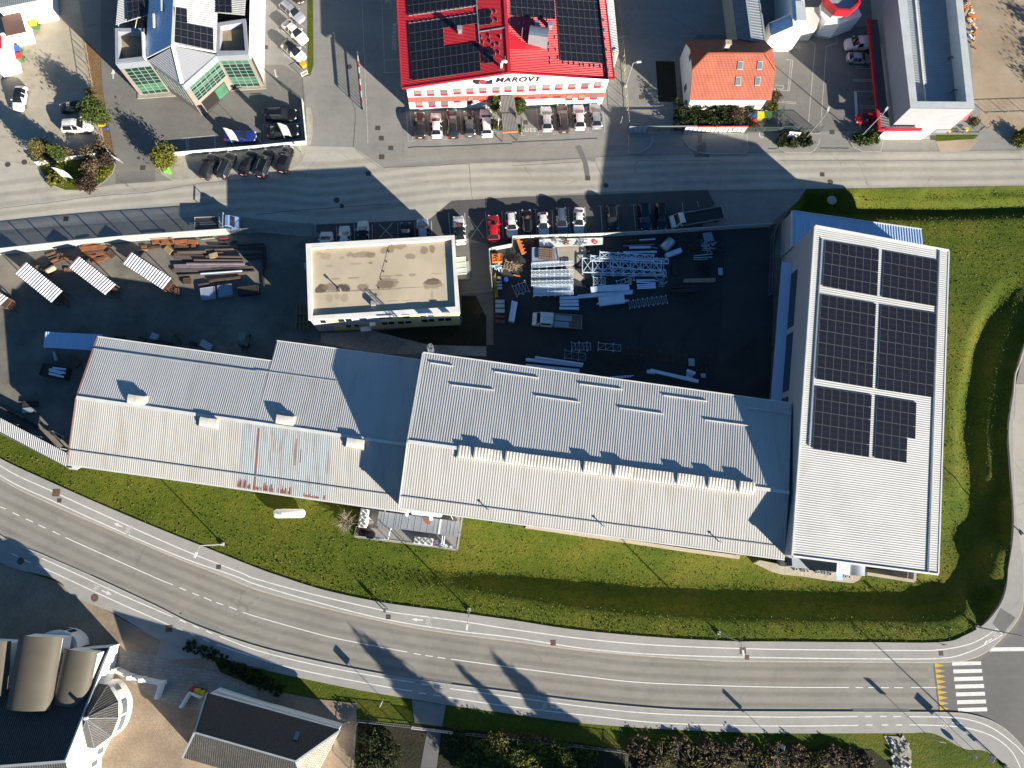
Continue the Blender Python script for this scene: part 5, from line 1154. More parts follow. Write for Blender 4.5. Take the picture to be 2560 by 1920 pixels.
hWn, hEn, NWr, NEr = mir(hWs), mir(hEs), mir(SWr), mir(SEr)
roofface(rh, [SWr, SEr, hEs, rE, rW, hWs], 'tile_red', (SWr, SEr)); roofface(rh, [NEr, NWr, hWn, rW, rE, hEn], 'tile_red', (NEr, NWr))
roofface(rh, [hWs, rW, hWn], 'tile_red', (hWn, hWs)); roofface(rh, [hEs, rE, hEn], 'tile_red', (hEs, hEn))
mb = MB(); zz = Vector((0, 0, .08))
for a, b_ in ((rW, rE), (rW, hWs), (rE, hEs), (rW, hWn), (rE, hEn)): mb.bar(a+zz, b_+zz, .22, .1)
mat('tile_cap', (.36, .085, .04), .7); mb.build('ridge_tiles', MATS['tile_cap'], rh)
ins_ = .45; wc = [SWr+rdir*ins_+perp*ins_, SEr-rdir*ins_+perp*ins_, NEr-rdir*ins_-perp*ins_, NWr+rdir*ins_-perp*ins_]
mb = MB(); wallset(mb, [Vector((p.x, p.y, ze+.1)) for p in wc], -.2)
for a, b_, hs, hn in ((wc[0], wc[3], hWs, hWn), (wc[1], wc[2], hEs, hEn)):
    mid = [Vector((a.x, a.y, ze+.1)), Vector((b_.x, b_.y, ze+.1)), lerp(a, b_, .68)+Vector((0, 0, zh-ze-.25)), lerp(a, b_, .32)+Vector((0, 0, zh-ze-.25))]
    mb.add(mid, [(0, 1, 2, 3)])
mb.build('wall', MATS['wall_white'], rh)
nrm = sp2[1]
for q in ("h 247,845 318,845 311,965 238,962", "h 522,845 592,846 576,965 508,962", "h 220,1060 290,1060 283,1185 210,1182", "h 490,1060 562,1060 546,1185 480,1182"):
    p = PL(q, *sp2); f_ = MB(); f_.slab([x+nrm*.12 for x in p], .14); fo = f_.build('roof_window', MATS['flash_grey'], rh)
    g_ = MB(); c_ = cen(p); g_.slab([lerp(x, c_, .16)+nrm*.14 for x in p], .015); g_.build('pane', MATS['glass_grey'], fo)
p = h(85, 705, zt2-.6); mb = MB(); mb.box(p+Vector((0, .6, .2)), .75, .6, 2.0); mb.box(p+Vector((0, .6, 1.25)), .95, .8, .12); mb.build('chimney', MATS['beige_concrete'], rh)
mb = MB()
for t in (.12, .38, .62, .84):
    a = lerp(wc[0], wc[1], t); wpane(mb, [Vector((a.x-.7, a.y, 1.0)), Vector((a.x+.7, a.y, 1.0)), Vector((a.x+.7, a.y, 2.2)), Vector((a.x-.7, a.y, 2.2))], Vector((0, -1, 0)), .05)
    mb.build('window', MATS['glass_grey'], rh); mb = MB()
for t, z0 in ((.35, 1.0), (.66, 4.6)):
    a = lerp(wc[0], wc[3], t); d_ = (wc[3]-wc[0]).normalized()*.5; mb = MB(); wpane(mb, [Vector((a.x, a.y, z0))-d_, Vector((a.x, a.y, z0))+d_, Vector((a.x, a.y, z0+1.3))+d_, Vector((a.x, a.y, z0+1.3))-d_], Vector((-1, 0, 0)), .05); mb.build('window', MATS['glass_grey'], rh)
# ================================================================ market hall complex, upper right
mk_ = thing('market_hall', 'grey flat hall with wide pale parapet, red awning and inner ribbed roof', 'building', T('03', 1450, 600))
K3 = lambda x, y, z: T('03', x, y, z)
zm = 7.2; oc = [K3(1122, 0, zm), K3(1230, 933, zm), K3(1786, 940, zm), K3(1682, 0, zm)]; ext2 = lambda s, n: s+(n-s)*1.6
oc[0], oc[3] = ext2(oc[1], oc[0]), ext2(oc[2], oc[3])
ic = [K3(1200, 0, zm), K3(1288, 876, zm), K3(1715, 880, zm), K3(1622, 0, zm)]; ic[0], ic[3] = ext2(ic[1], ic[0]), ext2(ic[2], ic[3])
mb = MB(); wallset(mb, [p+Vector((0, 0, -.05)) for p in oc], -.2); mb.build('wall', MATS['wall_grey'], mk_)
mb = MB(); lo = Vector((0, 0, -2.7)); up_ = Vector((0, 0, .03))
for i in range(3): mb.add([oc[i]+up_, oc[i+1]+up_, ic[i+1]+up_, ic[i]+up_, ic[i]+lo, ic[i+1]+lo], [(0, 3, 2, 1), (3, 4, 5, 2)])
mat('parapet_pale', (.42, .44, .45), .6, var=.07, scale=.5, dark=(.3, .3, .3), dscale=.8, damt=.3); mb.build('parapet', MATS['parapet_pale'], mk_)
mb = MB(); r0, r1 = lerp(ic[0], ic[3], .34), lerp(ic[1], ic[2], .34); lo2 = Vector((0, 0, -2.3)); lo3 = Vector((0, 0, -2.0))
corr(mb, ic[1]+lo2, ic[0]+lo2, r0+lo3, r1+lo3, .3, .03); corr(mb, r1+lo3, r0+lo3, ic[3]+lo2, ic[2]+lo2, .3, .03); mb.build('roof', mat('roof_zinc', (.27, .30, .325), .5, .2, var=.12, scale=.5), mk_)
mb = MB(); mb.bar(r0+Vector((0, 0, -1.9)), r1+Vector((0, 0, -1.9)), .25, .08); mb.build('ridge_cap', MATS['flash_white'], mk_)
for x, y in ((1550, 515), (1580, 800)): p = K3(x, y, zm-2.2); MB().tube([p, p+Vector((.4, .2, .6)), p+Vector((.9, .1, .2))], .09, 6).build('roof_pipe', MATS['iron'], mk_)
mb = MB(); mb.slab([K3(1350, 1032, 2.9), K3(1408, 972, 3.6), K3(1757, 972, 3.6), K3(1712, 1040, 2.9)], .1); mb.build('awning', MATS['red_trim'], mk_)
mb = MB(); mb.prism([K3(x, y, 2.2) for x, y in ((1000, 1140), (1395, 1140), (1500, 1075), (1660, 1045), (1700, 960), (1230, 960))], -.1); mb.build('base_wall', MATS['wall_white'], mk_)
cnp = thing('side_canopy', 'long dark ribbed canopy with a red edge beside the grey market hall', 'canopy', K3(960, 700, 0))
q = [K3(878, 168, 2.7), K3(945, 168, 2.8), K3(1052, 1100, 2.8), K3(968, 1112, 2.7)]
mat('canopy_dark', (.07, .07, .08), .5); mb = MB(); corr(mb, q[3], q[0], q[1], q[2], .28, .05); mb.build('canopy_roof', MATS['canopy_dark'], cnp)
mb = MB(); mb.bar(K3(867, 165, 2.65), K3(963, 1128, 2.65), .42, .4); mb.bar(K3(963, 1122, 2.65), K3(1325, 1118, 2.65), .3, .45); mb.build('red_edge', MATS['red_trim'], cnp)
for t in (.05, .35, .65, .95): p = lerp(q[0], q[3], t); MB().box((p.x+.3, p.y, 1.3), .14, .14, 2.6).build('post', MATS['iron'], cnp)
# tall white block with the stained parapet and sloped wing
wb = thing('white_block', 'white gabled block with stained parapet behind the tiled house', 'building', h(1100, 400, 0))
zb_ = 6.2; nn_ = 14
top = [h(1200, 362, zb_), h(1010, 365, zb_), h(1050, 200, zb_)+Vector((-.3, nn_, 0)), h(1190, 200, zb_)+Vector((0, nn_, 0))]
ap, an_ = vplane(top[1], top[0]); wn_ = an_ if an_.y < 0 else -an_
wl1, wl0 = onplane(*src('h', 706, 496), ap, an_), onplane(*src('h', 640, 602), ap, an_)
mb = MB(); mb.prism(top, -.2); mb.build('wall', MATS['wall_white'], wb)
mb = MB(); mb.prism([h(1045, 10, zb_+.3), h(1165, 10, zb_+.3), h(1198, 282, zb_+.3), h(1062, 280, zb_+.3)], zb_-.1); mb.build('parapet', MATS['parapet_pale'], wb)
bk = Vector((-.2, 2.4, 0)); mb = MB(); g0 = Vector((wl1.x-1.0, wl1.y, -.2))
tops = [top[1], wl1, wl0]; bot = [Vector((p.x, p.y, -.2)) for p in tops]
for a, b_, c, d_ in ((tops[0], tops[1], bot[1], bot[0]), (tops[1], tops[2], bot[2], bot[1])): mb.add([a, b_, c, d_, a+bk, b_+bk, c+bk, d_+bk], [(0, 1, 2, 3), (4, 7, 6, 5), (1, 5, 6, 2)])
mb.build('gable_wall', MATS['wall_white'], wb); mb = MB(); mb.slab([tops[0]+Vector((0, 0, .05)), tops[1]+Vector((0, 0, .05)), tops[1]+bk+Vector((0, 0, -.5)), tops[0]+bk+Vector((0, 0, -.5))], .1); mb.build('wing_roof', MATS['roof_sky_tint'], wb)
lh = thing('old_shed_hall', 'long old dark ribbed roof hall behind the orange tiled house', 'building', h(400, 300, 0))
zl0, zl1 = 4.2, 5.2
q = [h(215, 0, zl0), h(245, 540, zl0), h(440, 570, zl1), h(398, 0, zl1), h(625, 605, zl0), h(580, 0, zl0)]
nv = Vector((-1.2, 14, 0)); q[0] += nv; q[3] += nv; q[5] += nv
mat('roof_slate', (.14, .16, .18), .6, .2, var=.15, scale=.8, stretch=(.3, 2, 1)); mb = MB(); corr(mb, q[1], q[0], q[3], q[2], .5, .05); corr(mb, q[2], q[3], q[5], q[4], .5, .05); mb.build('roof', MATS['roof_slate'], lh)
mb = MB(); wallset(mb, [p+Vector((0, 0, -.15)) for p in (q[0], q[1], q[2], q[4], q[5])], -.2); mb.build('wall', MATS['concrete'], lh)
mb = MB(); mb.bar(q[2]+Vector((0, 0, .1)), q[3]+Vector((0, 0, .1)), .3, .06); mb.bar(q[4]+Vector((0, 0, .1)), q[5]+Vector((0, 0, .1)), .3, .1); mb.build('ridge_cap', MATS['flash_grey'], lh)
rt = thing('polygon_tower', 'white polygonal entrance tower with bright red parapet ring', 'building', h(1650, 200, 0))
ctr = h(1700, -60, 6.2); ctr.z = 0; Rr = 3.1; oct_ = [ctr+Vector((Rr*math.cos(k*math.pi/4+.35), Rr*math.sin(k*math.pi/4+.35), 0)) for k in range(8)]
mb = MB(); mb.prism([p*1.0+Vector((0, 0, 5.0)) for p in [lerp(x, ctr, .25) for x in oct_]], -.1); mb.build('wall', MATS['wall_grey'], rt)
mb = MB(); n8 = 8
for i in range(8):
    a, b_ = oct_[i], oct_[(i+1) % 8]; ia, ib = lerp(a, ctr, .14), lerp(b_, ctr, .14)
    Z = lambda p, z: Vector((p.x, p.y, z))
    mb.add([Z(a, 5.0), Z(b_, 5.0), Z(b_, 6.3), Z(a, 6.3), Z(ia, 6.3), Z(ib, 6.3), Z(ia, 5.0), Z(ib, 5.0)], [(0, 1, 2, 3), (3, 2, 5, 4), (4, 5, 7, 6), (0, 6, 7, 1)])
mb.build('parapet_ring', MATS['red_trim'], rt)
mb = MB(); mb.prism([lerp(x, ctr, .14)+Vector((0, 0, 5.6)) for x in oct_], 5.3); mb.build('roof', MATS['flash_grey'], rt)
mb = MB(); mb.prism([h(*p, 3.6) for p in ((1390, 60), (1400, 200), (1470, 300), (1660, 330), (1960, 215), (1890, 60))], -.1); mb.build('lower_wall', MATS['wall_white'], rt)
mb = MB(); mb.prism([h(*p, 3.2) for p in ((1185, 100), (1190, 380), (1340, 385), (1400, 200), (1400, 100))], -.1); mb.build('side_wing', MATS['wall_pale'], rt)
mb = MB(); a, b_ = h(1480, 305, 0), h(1650, 330, 0)
wpane(mb, [Vector((a.x, a.y-.05, .2)), Vector((b_.x, b_.y-.05, .2)), Vector((b_.x, b_.y-.05, 2.5)), Vector((a.x, a.y-.05, 2.5))], Vector((0, -1, 0)), .1); mb.build('glass_door', MATS['glass_dark'], rt)
mb = MB(); mb.prism(L("h 1290,480 1340,400 1500,415 1560,480 1500,525 1390,510", .3), -.1); mb.build('entrance_step', MATS['concrete'], rt)
# ================================================================ white building, upper left
wh = thing('white_house', 'white rendered building with grey roof edge and brown roofed porch', 'building', T('w', 300, 200))
w_ = lambda x, y, z: T('w', x, y, z)
zw_ = 4.6; q = [w_(-500, 170, zw_), w_(-20, 152, zw_), w_(640, 20, zw_), w_(760, -10, zw_)]
mb = MB(); mb.prism([w_(-40, 160, 4.4), w_(745, 5, 4.4), w_(720, -500, 4.4), w_(-400, -500, 4.4)], -.2); mb.build('wall', MATS['wall_white'], wh)
mb = MB(); corr(mb, w_(-20, 140, 4.8), w_(640, 8, 4.8), w_(640, -400, 5.6), w_(-20, -400, 5.6), .3, .05); mb.build('roof', MATS['roof_slate'], wh)
mat('roof_brown', (.13, .075, .06), .6); mb = MB(); mb.slab([w_(22, 292, 3.1), w_(352, 222, 3.1), w_(447, 547, 2.9), w_(103, 622, 2.9)], .12); mb.build('porch_roof', MATS['roof_brown'], wh)
mb = MB(); mb.prism([w_(40, 300, 2.95), w_(345, 232, 2.95), w_(437, 540, 2.75), w_(110, 610, 2.75)], -.1); mb.build('porch_wall', MATS['wall_white'], wh)
wh2 = thing('white_annex', 'plain white annex wall at the left edge below the porch', 'building', w_(100, 1000, 0))
mb = MB(); mb.prism([w_(-260, 640, 3.4), w_(60, 560, 3.4), w_(150, 1010, 3.4), w_(-160, 1110, 3.4)], -.1); mb.build('wall', MATS['wall_white'], wh2)
mb = MB(); mb.slab([w_(-300, 620, 3.7), w_(15, 620, 3.6), w_(20, 830, 3.6), w_(-300, 850, 3.7)], .15); mb.build('roof', MATS['red_trim'], wh2)
# ================================================================ white house with black roof, lower left
dh = thing('dark_roof_house', 'white house with black tiled roof, barrel dormers and round stair turret', 'house', T('30', 300, 1200))
D = lambda x, y, z: T('30', x, y, z)
zee, zrr = 3.0, 9.2
eR, rR = D(948, 617, zee), D(560, 1600, zrr)
ed = (D(560, 562, zee)-eR).normalized(); ed = Vector((-1, -.06, 0)).normalized()
rp = plane3(eR, eR+ed*10, rR)
eL, rL = eR+ed*34, rR+ed*34
rp_n = rp[1]; sdir = Vector((-ed.y, ed.x, 0)); sdir = sdir if sdir.y < 0 else -sdir
wdt = (rR-eR).dot(sdir); sR, sL = eR+sdir*(2*wdt)+ed*((rR-eR).dot(ed)*2)*0, None
sR = Vector((rR.x, rR.y, zee))+sdir*wdt+ed*.0; sL = sR+ed*34
vR = D(700, 1240, 0)
roofface(dh, [eR, eL, rL, rR], 'tile_shaded', (eL, eR)); roofface(dh, [sL, sR, rR, rL], 'tile_dark', (sL, sR))
hipE = [rR, sR, Vector((sR.x, sR.y, zee))+Vector((0, 0, 0))]
mb = MB(); mb.bar(rR+Vector((0, 0, .1)), rL+Vector((0, 0, .1)), .3, .1); mb.bar(eR+Vector((0, 0, .05)), rR+Vector((0, 0, .05)), .2, .14); mb.build('ridge_tiles', MATS['flash_grey'], dh)
cN, cR = eR-Vector((0, 0, .1)), rR-Vector((0, 0, .15))
mb = MB(); off_ = ed*.25
b0, b1, b2 = D(1022, 610, 0), None, None
wNE = Vector((eR.x, eR.y, 0))+ed*.15; 
wallset(mb, [Vector((wNE.x, wNE.y, zee)), Vector((rR.x, rR.y, zrr-.2))+ed*.15, Vector((sR.x, sR.y, zee))+ed*.15, Vector((sL.x, sL.y, zee)), Vector((eL.x, eL.y, zee))], -.2); mb.build('wall', MATS['wall_white'], dh)
def dormer(pl, pr, pb, z, name='barrel_dormer'):
    """barrel roof from its front edge back into the slope"""
    a, b_ = D(*pl, z), D(*pr, z); c = D(*pb, z); mid = (a+b_)/2; r = (b_-a).length/2; ax = (c-mid); ax.z = 0; X = (b_-a).normalized(); k = 12; rise = r*.55
    prof = [X*(-r*math.cos(i*math.pi/k))+Vector((0, 0, rise*math.sin(i*math.pi/k))) for i in range(k+1)]
    m_ = MB(); vs = [mid+p for p in prof]+[mid+ax*1.5+p for p in prof]
    m_.add(vs, [(i, i+1, k+2+i, k+1+i) for i in range(k)]); o_ = m_.build(name, MATS['dormer_brown'], dh, smooth=True)
    m_ = MB(); f = mid+ax.normalized()*.35
    m_.add([f+p*.93 for p in prof]+[f+prof[-1]*.93-Vector((0, 0, 3.0)), f+prof[0]*.93-Vector((0, 0, 3.0))], [tuple(range(k+3))])
    vs = [f+prof[0]*.93, f+prof[-1]*.93]
    for v in vs: m_.add([v, v+ax*1.3, v+ax*1.3-Vector((0, 0, 2.5)), v-Vector((0, 0, 2.5))], [(0, 1, 2, 3)])
    m_.build('dormer_wall', MATS['wall_white'], o_)
mat('dormer_brown', (.082, .072, .054), .65, .0, var=.12, scale=.5, fine=.05)
dormer((175, 500), (545, 520), (290, 930), 6.2); dormer((565, 615), (850, 650), (640, 950), 5.3); dormer((-230, 540), (100, 560), (-90, 860), 5.8)
bay = MB(); bc = D(585, 590, 0); bay.prism([bc+Vector((3.0*math.cos(a)*.95, 2.2*math.sin(a), 3.0)) for a in [i*math.pi/10 for i in range(11)]], -.1); bay.build('bay_wall', MATS['wall_white'], dh)
for i in (3, 4, 5, 6, 7):
    a = (i+.1)*math.pi/10; a2 = (i+.8)*math.pi/10; p, p2 = bc+Vector((2.87*math.cos(a), 2.22*math.sin(a), 0)), bc+Vector((2.87*math.cos(a2), 2.22*math.sin(a2), 0)); ou = Vector((math.cos(a), math.sin(a), 0))
    g_ = MB(); wpane(g_, [p+Vector((0, 0, 1.0)), p2+Vector((0, 0, 1.0)), p2+Vector((0, 0, 2.6)), p+Vector((0, 0, 2.6))], ou, .06); g_.build('window', MATS['glass_dark'], dh)
zt_e, zt_a = 3.9, 7.3
apx2 = D(748, 1228, zt_a); ev = [D(*p, zt_e) for p in ((842, 928), (935, 938), (1024, 1085), (1026, 1224), (963, 1386), (820, 1490), (676, 1476))]
for i in range(6): roofface(dh, [ev[i+1], ev[i], apx2], 'tile_dark', (ev[i+1], ev[i]), 'turret_roof', .08)
mb = MB()
for p in ev: mb.bar(p+Vector((0, 0, .06)), apx2+Vector((0, 0, .06)), .07, .06)
mb.build('turret_hips', MATS['roof_slate'], dh)
mb = MB(); mb.cyl(apx2, .2, zt_a-.1, zt_a+.4, 8); mb.build('finial', MATS['flash_white'], dh)
tw = [lerp(p, Vector((apx2.x, apx2.y, zt_e)), .06) for p in ev]; tws = smoothline(tw, 5)
mb = MB(); wallset(mb, tws, -.1, close=False); mb.build('turret_wall', MATS['wall_white'], dh, smooth=True)
tc = Vector((apx2.x, apx2.y, 0))
for t in (6, 11, 13, 16, 18):
    p, p2 = tws[t], tws[min(t+1, len(tws)-1)]; ou = (p-tc); ou.z = 0; ou.normalize(); m_ = MB()
    d_ = (p2-p).normalized()*.45; c_ = lerp(p, p2, .5)
    m_ = MB(); wpane(m_, [Vector((c_.x, c_.y, 1.6))-d_, Vector((c_.x, c_.y, 1.6))+d_, Vector((c_.x, c_.y, 2.9))+d_, Vector((c_.x, c_.y, 2.9))-d_], ou, .07); m_.build('window', MATS['glass_grey'], dh)
# lower east wing
ea, eb = D(690, 1475, 3.6), D(596, 1660, 3.6); ebx = ea+(eb-ea)*3
ww = MB(); ww.prism([ea+Vector((2.2, .2, 0)), ebx+Vector((2.2, 0, 0)), ebx+Vector((-8, 0, 0)), ea+Vector((-8, 0, 0))], -.1); ww.build('wing_wall', MATS['wall_white'], dh)
wy = [ea+Vector((.6, .1, .1)), ebx+Vector((.6, 0, .1)), ebx+Vector((-3.5, 0, 3.2)), ea+Vector((-3.5, -3, 3.2))]
roofface(dh, wy, 'tile_dark', (wy[0], wy[1]), 'wing_roof')
for t in (.12, .32, .55):
    p = lerp(ea, ebx, t)+Vector((2.2, .1, 0)); m_ = MB()
    wpane(m_, [Vector((p.x, p.y-.5, 1.2)), Vector((p.x, p.y+.5, 1.2)), Vector((p.x, p.y+.5, 2.6)), Vector((p.x, p.y-.5, 2.6))], Vector((1, 0, 0)), .06); m_.build('window', MATS['glass_grey'], dh)
# ================================================================ outbuilding with black hipped roof
ob = thing('outbuilding', 'low long outbuilding with black hipped roof, bright at its east hip', 'building', T('30', 2100, 1300))
z0, z1 = 3.1, 6.4
O = lambda t, x, y, z: T(t, x, y, z)
nW, nE = O('30', 1790, 1008, z0), O('31', 732, 1328, z0); rw, re_ = O('30', 1682, 1350, z1), O('31', 345, 1600, z1)
sW, sE = O('30', 1578, 1570, z0), O('31', 800, 1660, z0); dd_ = (re_-rw).normalized()
pS = plane3(rw, re_, sW); sE2 = sW+dd_*((re_-rw).length+3.5); sE2.z = z0
roofface(ob, [nE, nW, rw, re_], 'tile_shaded', (nE, nW)); roofface(ob, [sW, sE2, re_, rw], 'tile_dark', (sW, sE2)); roofface(ob, [nW, sW, rw], 'tile_shaded', (nW, sW))
tiles('tile_sunlit', (.23, .215, .185), (.28, .26, .22), .34, .28, .8)  # paler copy of the tile, sunlight on the east hip put into colour
roofface(ob, [sE2, nE, re_], 'tile_sunlit', (sE2, nE))
mb = MB(); zz = Vector((0, 0, .08))
for a, b_ in ((rw, re_), (re_, nE), (re_, sE2), (rw, nW), (rw, sW)): mb.bar(a+zz, b_+zz, .2, .1)
mb.build('ridge_tiles', MATS['flash_grey'], ob)
mb = MB(); wallset(mb, [lerp(p, cen([nW, nE, sE2, sW]), .03)-Vector((0, 0, .1)) for p in (nW, nE, sE2, sW)], -.2); mb.build('wall', MATS['wall_white'], ob)
pn = plane3(nE, nW, rw); p = PL("31 345,1345 382,1350 358,1422 320,1415", *pn); mb = MB(); mb.slab([x+pn[1]*.1 for x in p], .1); mb.build('roof_window', MATS['glass_grey'], ob)
gw = thing('garden_wall', 'white rendered wall along the north side of the black roofed outbuilding', 'wall', O('30', 2000, 1050, 0))
a, b_ = L("30 1880,985 2212,1090", 1.0); c_ = T('31', 725, 1298, 1.0); mb = MB(); mb.bar(a, b_, .35, 2.0); mb.bar(b_, c_, .35, 2.0); mb.build('wall', MATS['wall_white'], gw)
gw2 = thing('garden_wall', 'white low wall with pillars stepping out from the turret house', 'wall', O('30', 1200, 880, 0))
mb = MB(); pts = [T('30', *p, .8) for p in ((940, 825), (1010, 810), (1140, 870), (1240, 890), (1405, 925), (1360, 1055))]
for a, b_ in zip(pts[:-1], pts[1:]): mb.bar(a, b_, .32, 1.6)
mb.build('wall', MATS['wall_white'], gw2)
for p in (pts[1], pts[2], pts[3], pts[4]): MB().box((p.x, p.y, .95), .5, .5, 1.9).build('pillar', MATS['wall_white'], gw2)
gw3 = thing('garden_wall', 'short white corner wall around the bins by the outbuilding', 'wall', O('30', 1640, 1020, 0))
mb = MB(); pts = [T('30', *p, .7) for p in ((1570, 1130), (1650, 1000), (1745, 1040))]
for a, b_ in zip(pts[:-1], pts[1:]): mb.bar(a, b_, .3, 1.4)
mb.build('wall', MATS['wall_white'], gw3)
# ================================================================ vehicles
mat('tyre', (.02, .02, .02), .85); mat('rim', (.35, .35, .36), .35, .8)
mat('car_glass', (.012, .014, .017), .06, spec=.55); mat('car_black_trim', (.02, .02, .022), .5)
mat('headlamp', (.55, .56, .58), .15, spec=.6); mat('taillamp', (.30, .012, .012), .25); mat('plate', (.7, .7, .68), .5)
def paint(name, col, metal=.0, rough=.28): return mat('paint_'+name, col, rough, metal, var=.02, fine=.0, coat=.35, dark=tuple(k*.8 for k in col), dscale=1.5, damt=.12)
PA = {k: paint(k, c, m) for k, c, m in (('white', (.66, .66, .655), 0), ('silver', (.38, .39, .41), .4), ('greysilver', (.28, .29, .31), .4), ('grey', (.075, .077, .082), .3), ('black', (.007, .007, .008), 0), ('navy', (.010, .013, .03), .1),
        ('blue', (.015, .03, .16), .2), ('red', (.42, .012, .02), 0), ('brown', (.055, .038, .032), .3), ('steelblue', (.11, .14, .19), .4), ('darkgrey', (.02, .021, .023), .1), ('truckblue', (.14, .22, .42), .1), ('pearl', (.52, .50, .52), .1))}
# stations: x, half width, shoulder z, top z, roof half width (0: no cabin); lengths in metres
CARS = {
 'hatch': (4.15, [(2.06, .55, .55, .60, 0), (1.95, .76, .64, .70, 0), (1.55, .86, .76, .84, 0), (.98, .89, .87, .96, 0), (.20, .89, .90, 1.43, .56), (-.42, .89, .91, 1.47, .58), (-.52, .89, .91, 1.47, .58), (-1.30, .88, .92, 1.41, .54), (-1.85, .86, .92, 1.02, 0), (-2.0, .80, .80, .88, 0), (-2.07, .66, .62, .66, 0)], (2, 7)),
 'sedan': (4.6, [(2.28, .56, .54, .58, 0), (2.16, .78, .64, .69, 0), (1.7, .88, .76, .83, 0), (1.0, .905, .86, .94, 0), (.22, .90, .89, 1.39, .55), (-.42, .90, .90, 1.42, .57), (-.52, .90, .90, 1.42, .57), (-1.12, .89, .92, 1.36, .53), (-1.72, .88, .94, 1.03, 0), (-2.18, .82, .88, .98, 0), (-2.30, .66, .66, .72, 0)], (2, 7)),
 'estate': (4.65, [(2.3, .56, .56, .61, 0), (2.18, .78, .66, .72, 0), (1.75, .88, .78, .86, 0), (1.08, .905, .88, .97, 0), (.32, .90, .91, 1.45, .56), (-.38, .90, .92, 1.48, .58), (-.48, .90, .92, 1.48, .58), (-1.85, .88, .93, 1.41, .54), (-2.18, .85, .92, 1.0, 0), (-2.28, .79, .8, .88, 0), (-2.33, .66, .62, .66, 0)], (2, 7)),
 'suv': (4.45, [(2.2, .60, .70, .76, 0), (2.1, .82, .82, .90, 0), (1.7, .92, .92, 1.02, 0), (1.05, .94, 1.0, 1.10, 0), (.38, .935, 1.04, 1.60, .60), (-.32, .935, 1.05, 1.66, .62), (-.42, .935, 1.05, 1.66, .62), (-1.70, .92, 1.06, 1.58, .58), (-2.05, .89, 1.04, 1.14, 0), (-2.18, .83, .88, .96, 0), (-2.23, .70, .66, .7, 0)], (2, 7)),
 'van': (4.6, [(2.28, .62, .72, .78, 0), (2.18, .84, .86, .94, 0), (1.8, .92, .98, 1.10, 0), (1.40, .935, 1.06, 1.20, 0), (.62, .935, 1.10, 1.80, .70), (-.15, .935, 1.12, 1.84, .74), (-.25, .935, 1.12, 1.84, .74), (-2.12, .92, 1.12, 1.82, .74), (-2.24, .90, 1.10, 1.24, 0), (-2.29, .86, .9, .98, 0), (-2.31, .78, .66, .7, 0)], (2, 7)),
}
def car_rows(st):
    x, w, zs, zt, wr = st
    if wr: r = [(w*.93, .24), (w, .52), (w*.985, zs), (wr, zt-.07), (wr*.55, zt-.01), (0, zt)]
    else: r = [(w*.93, .24), (w, min(.52, zs*.8)), (w*.97, zs), (w*.80, zs+(zt-zs)*.75), (w*.45, zt-.01), (0, zt)]
    return [Vector((x, y, z)) for y, z in r]
PROTO = {}
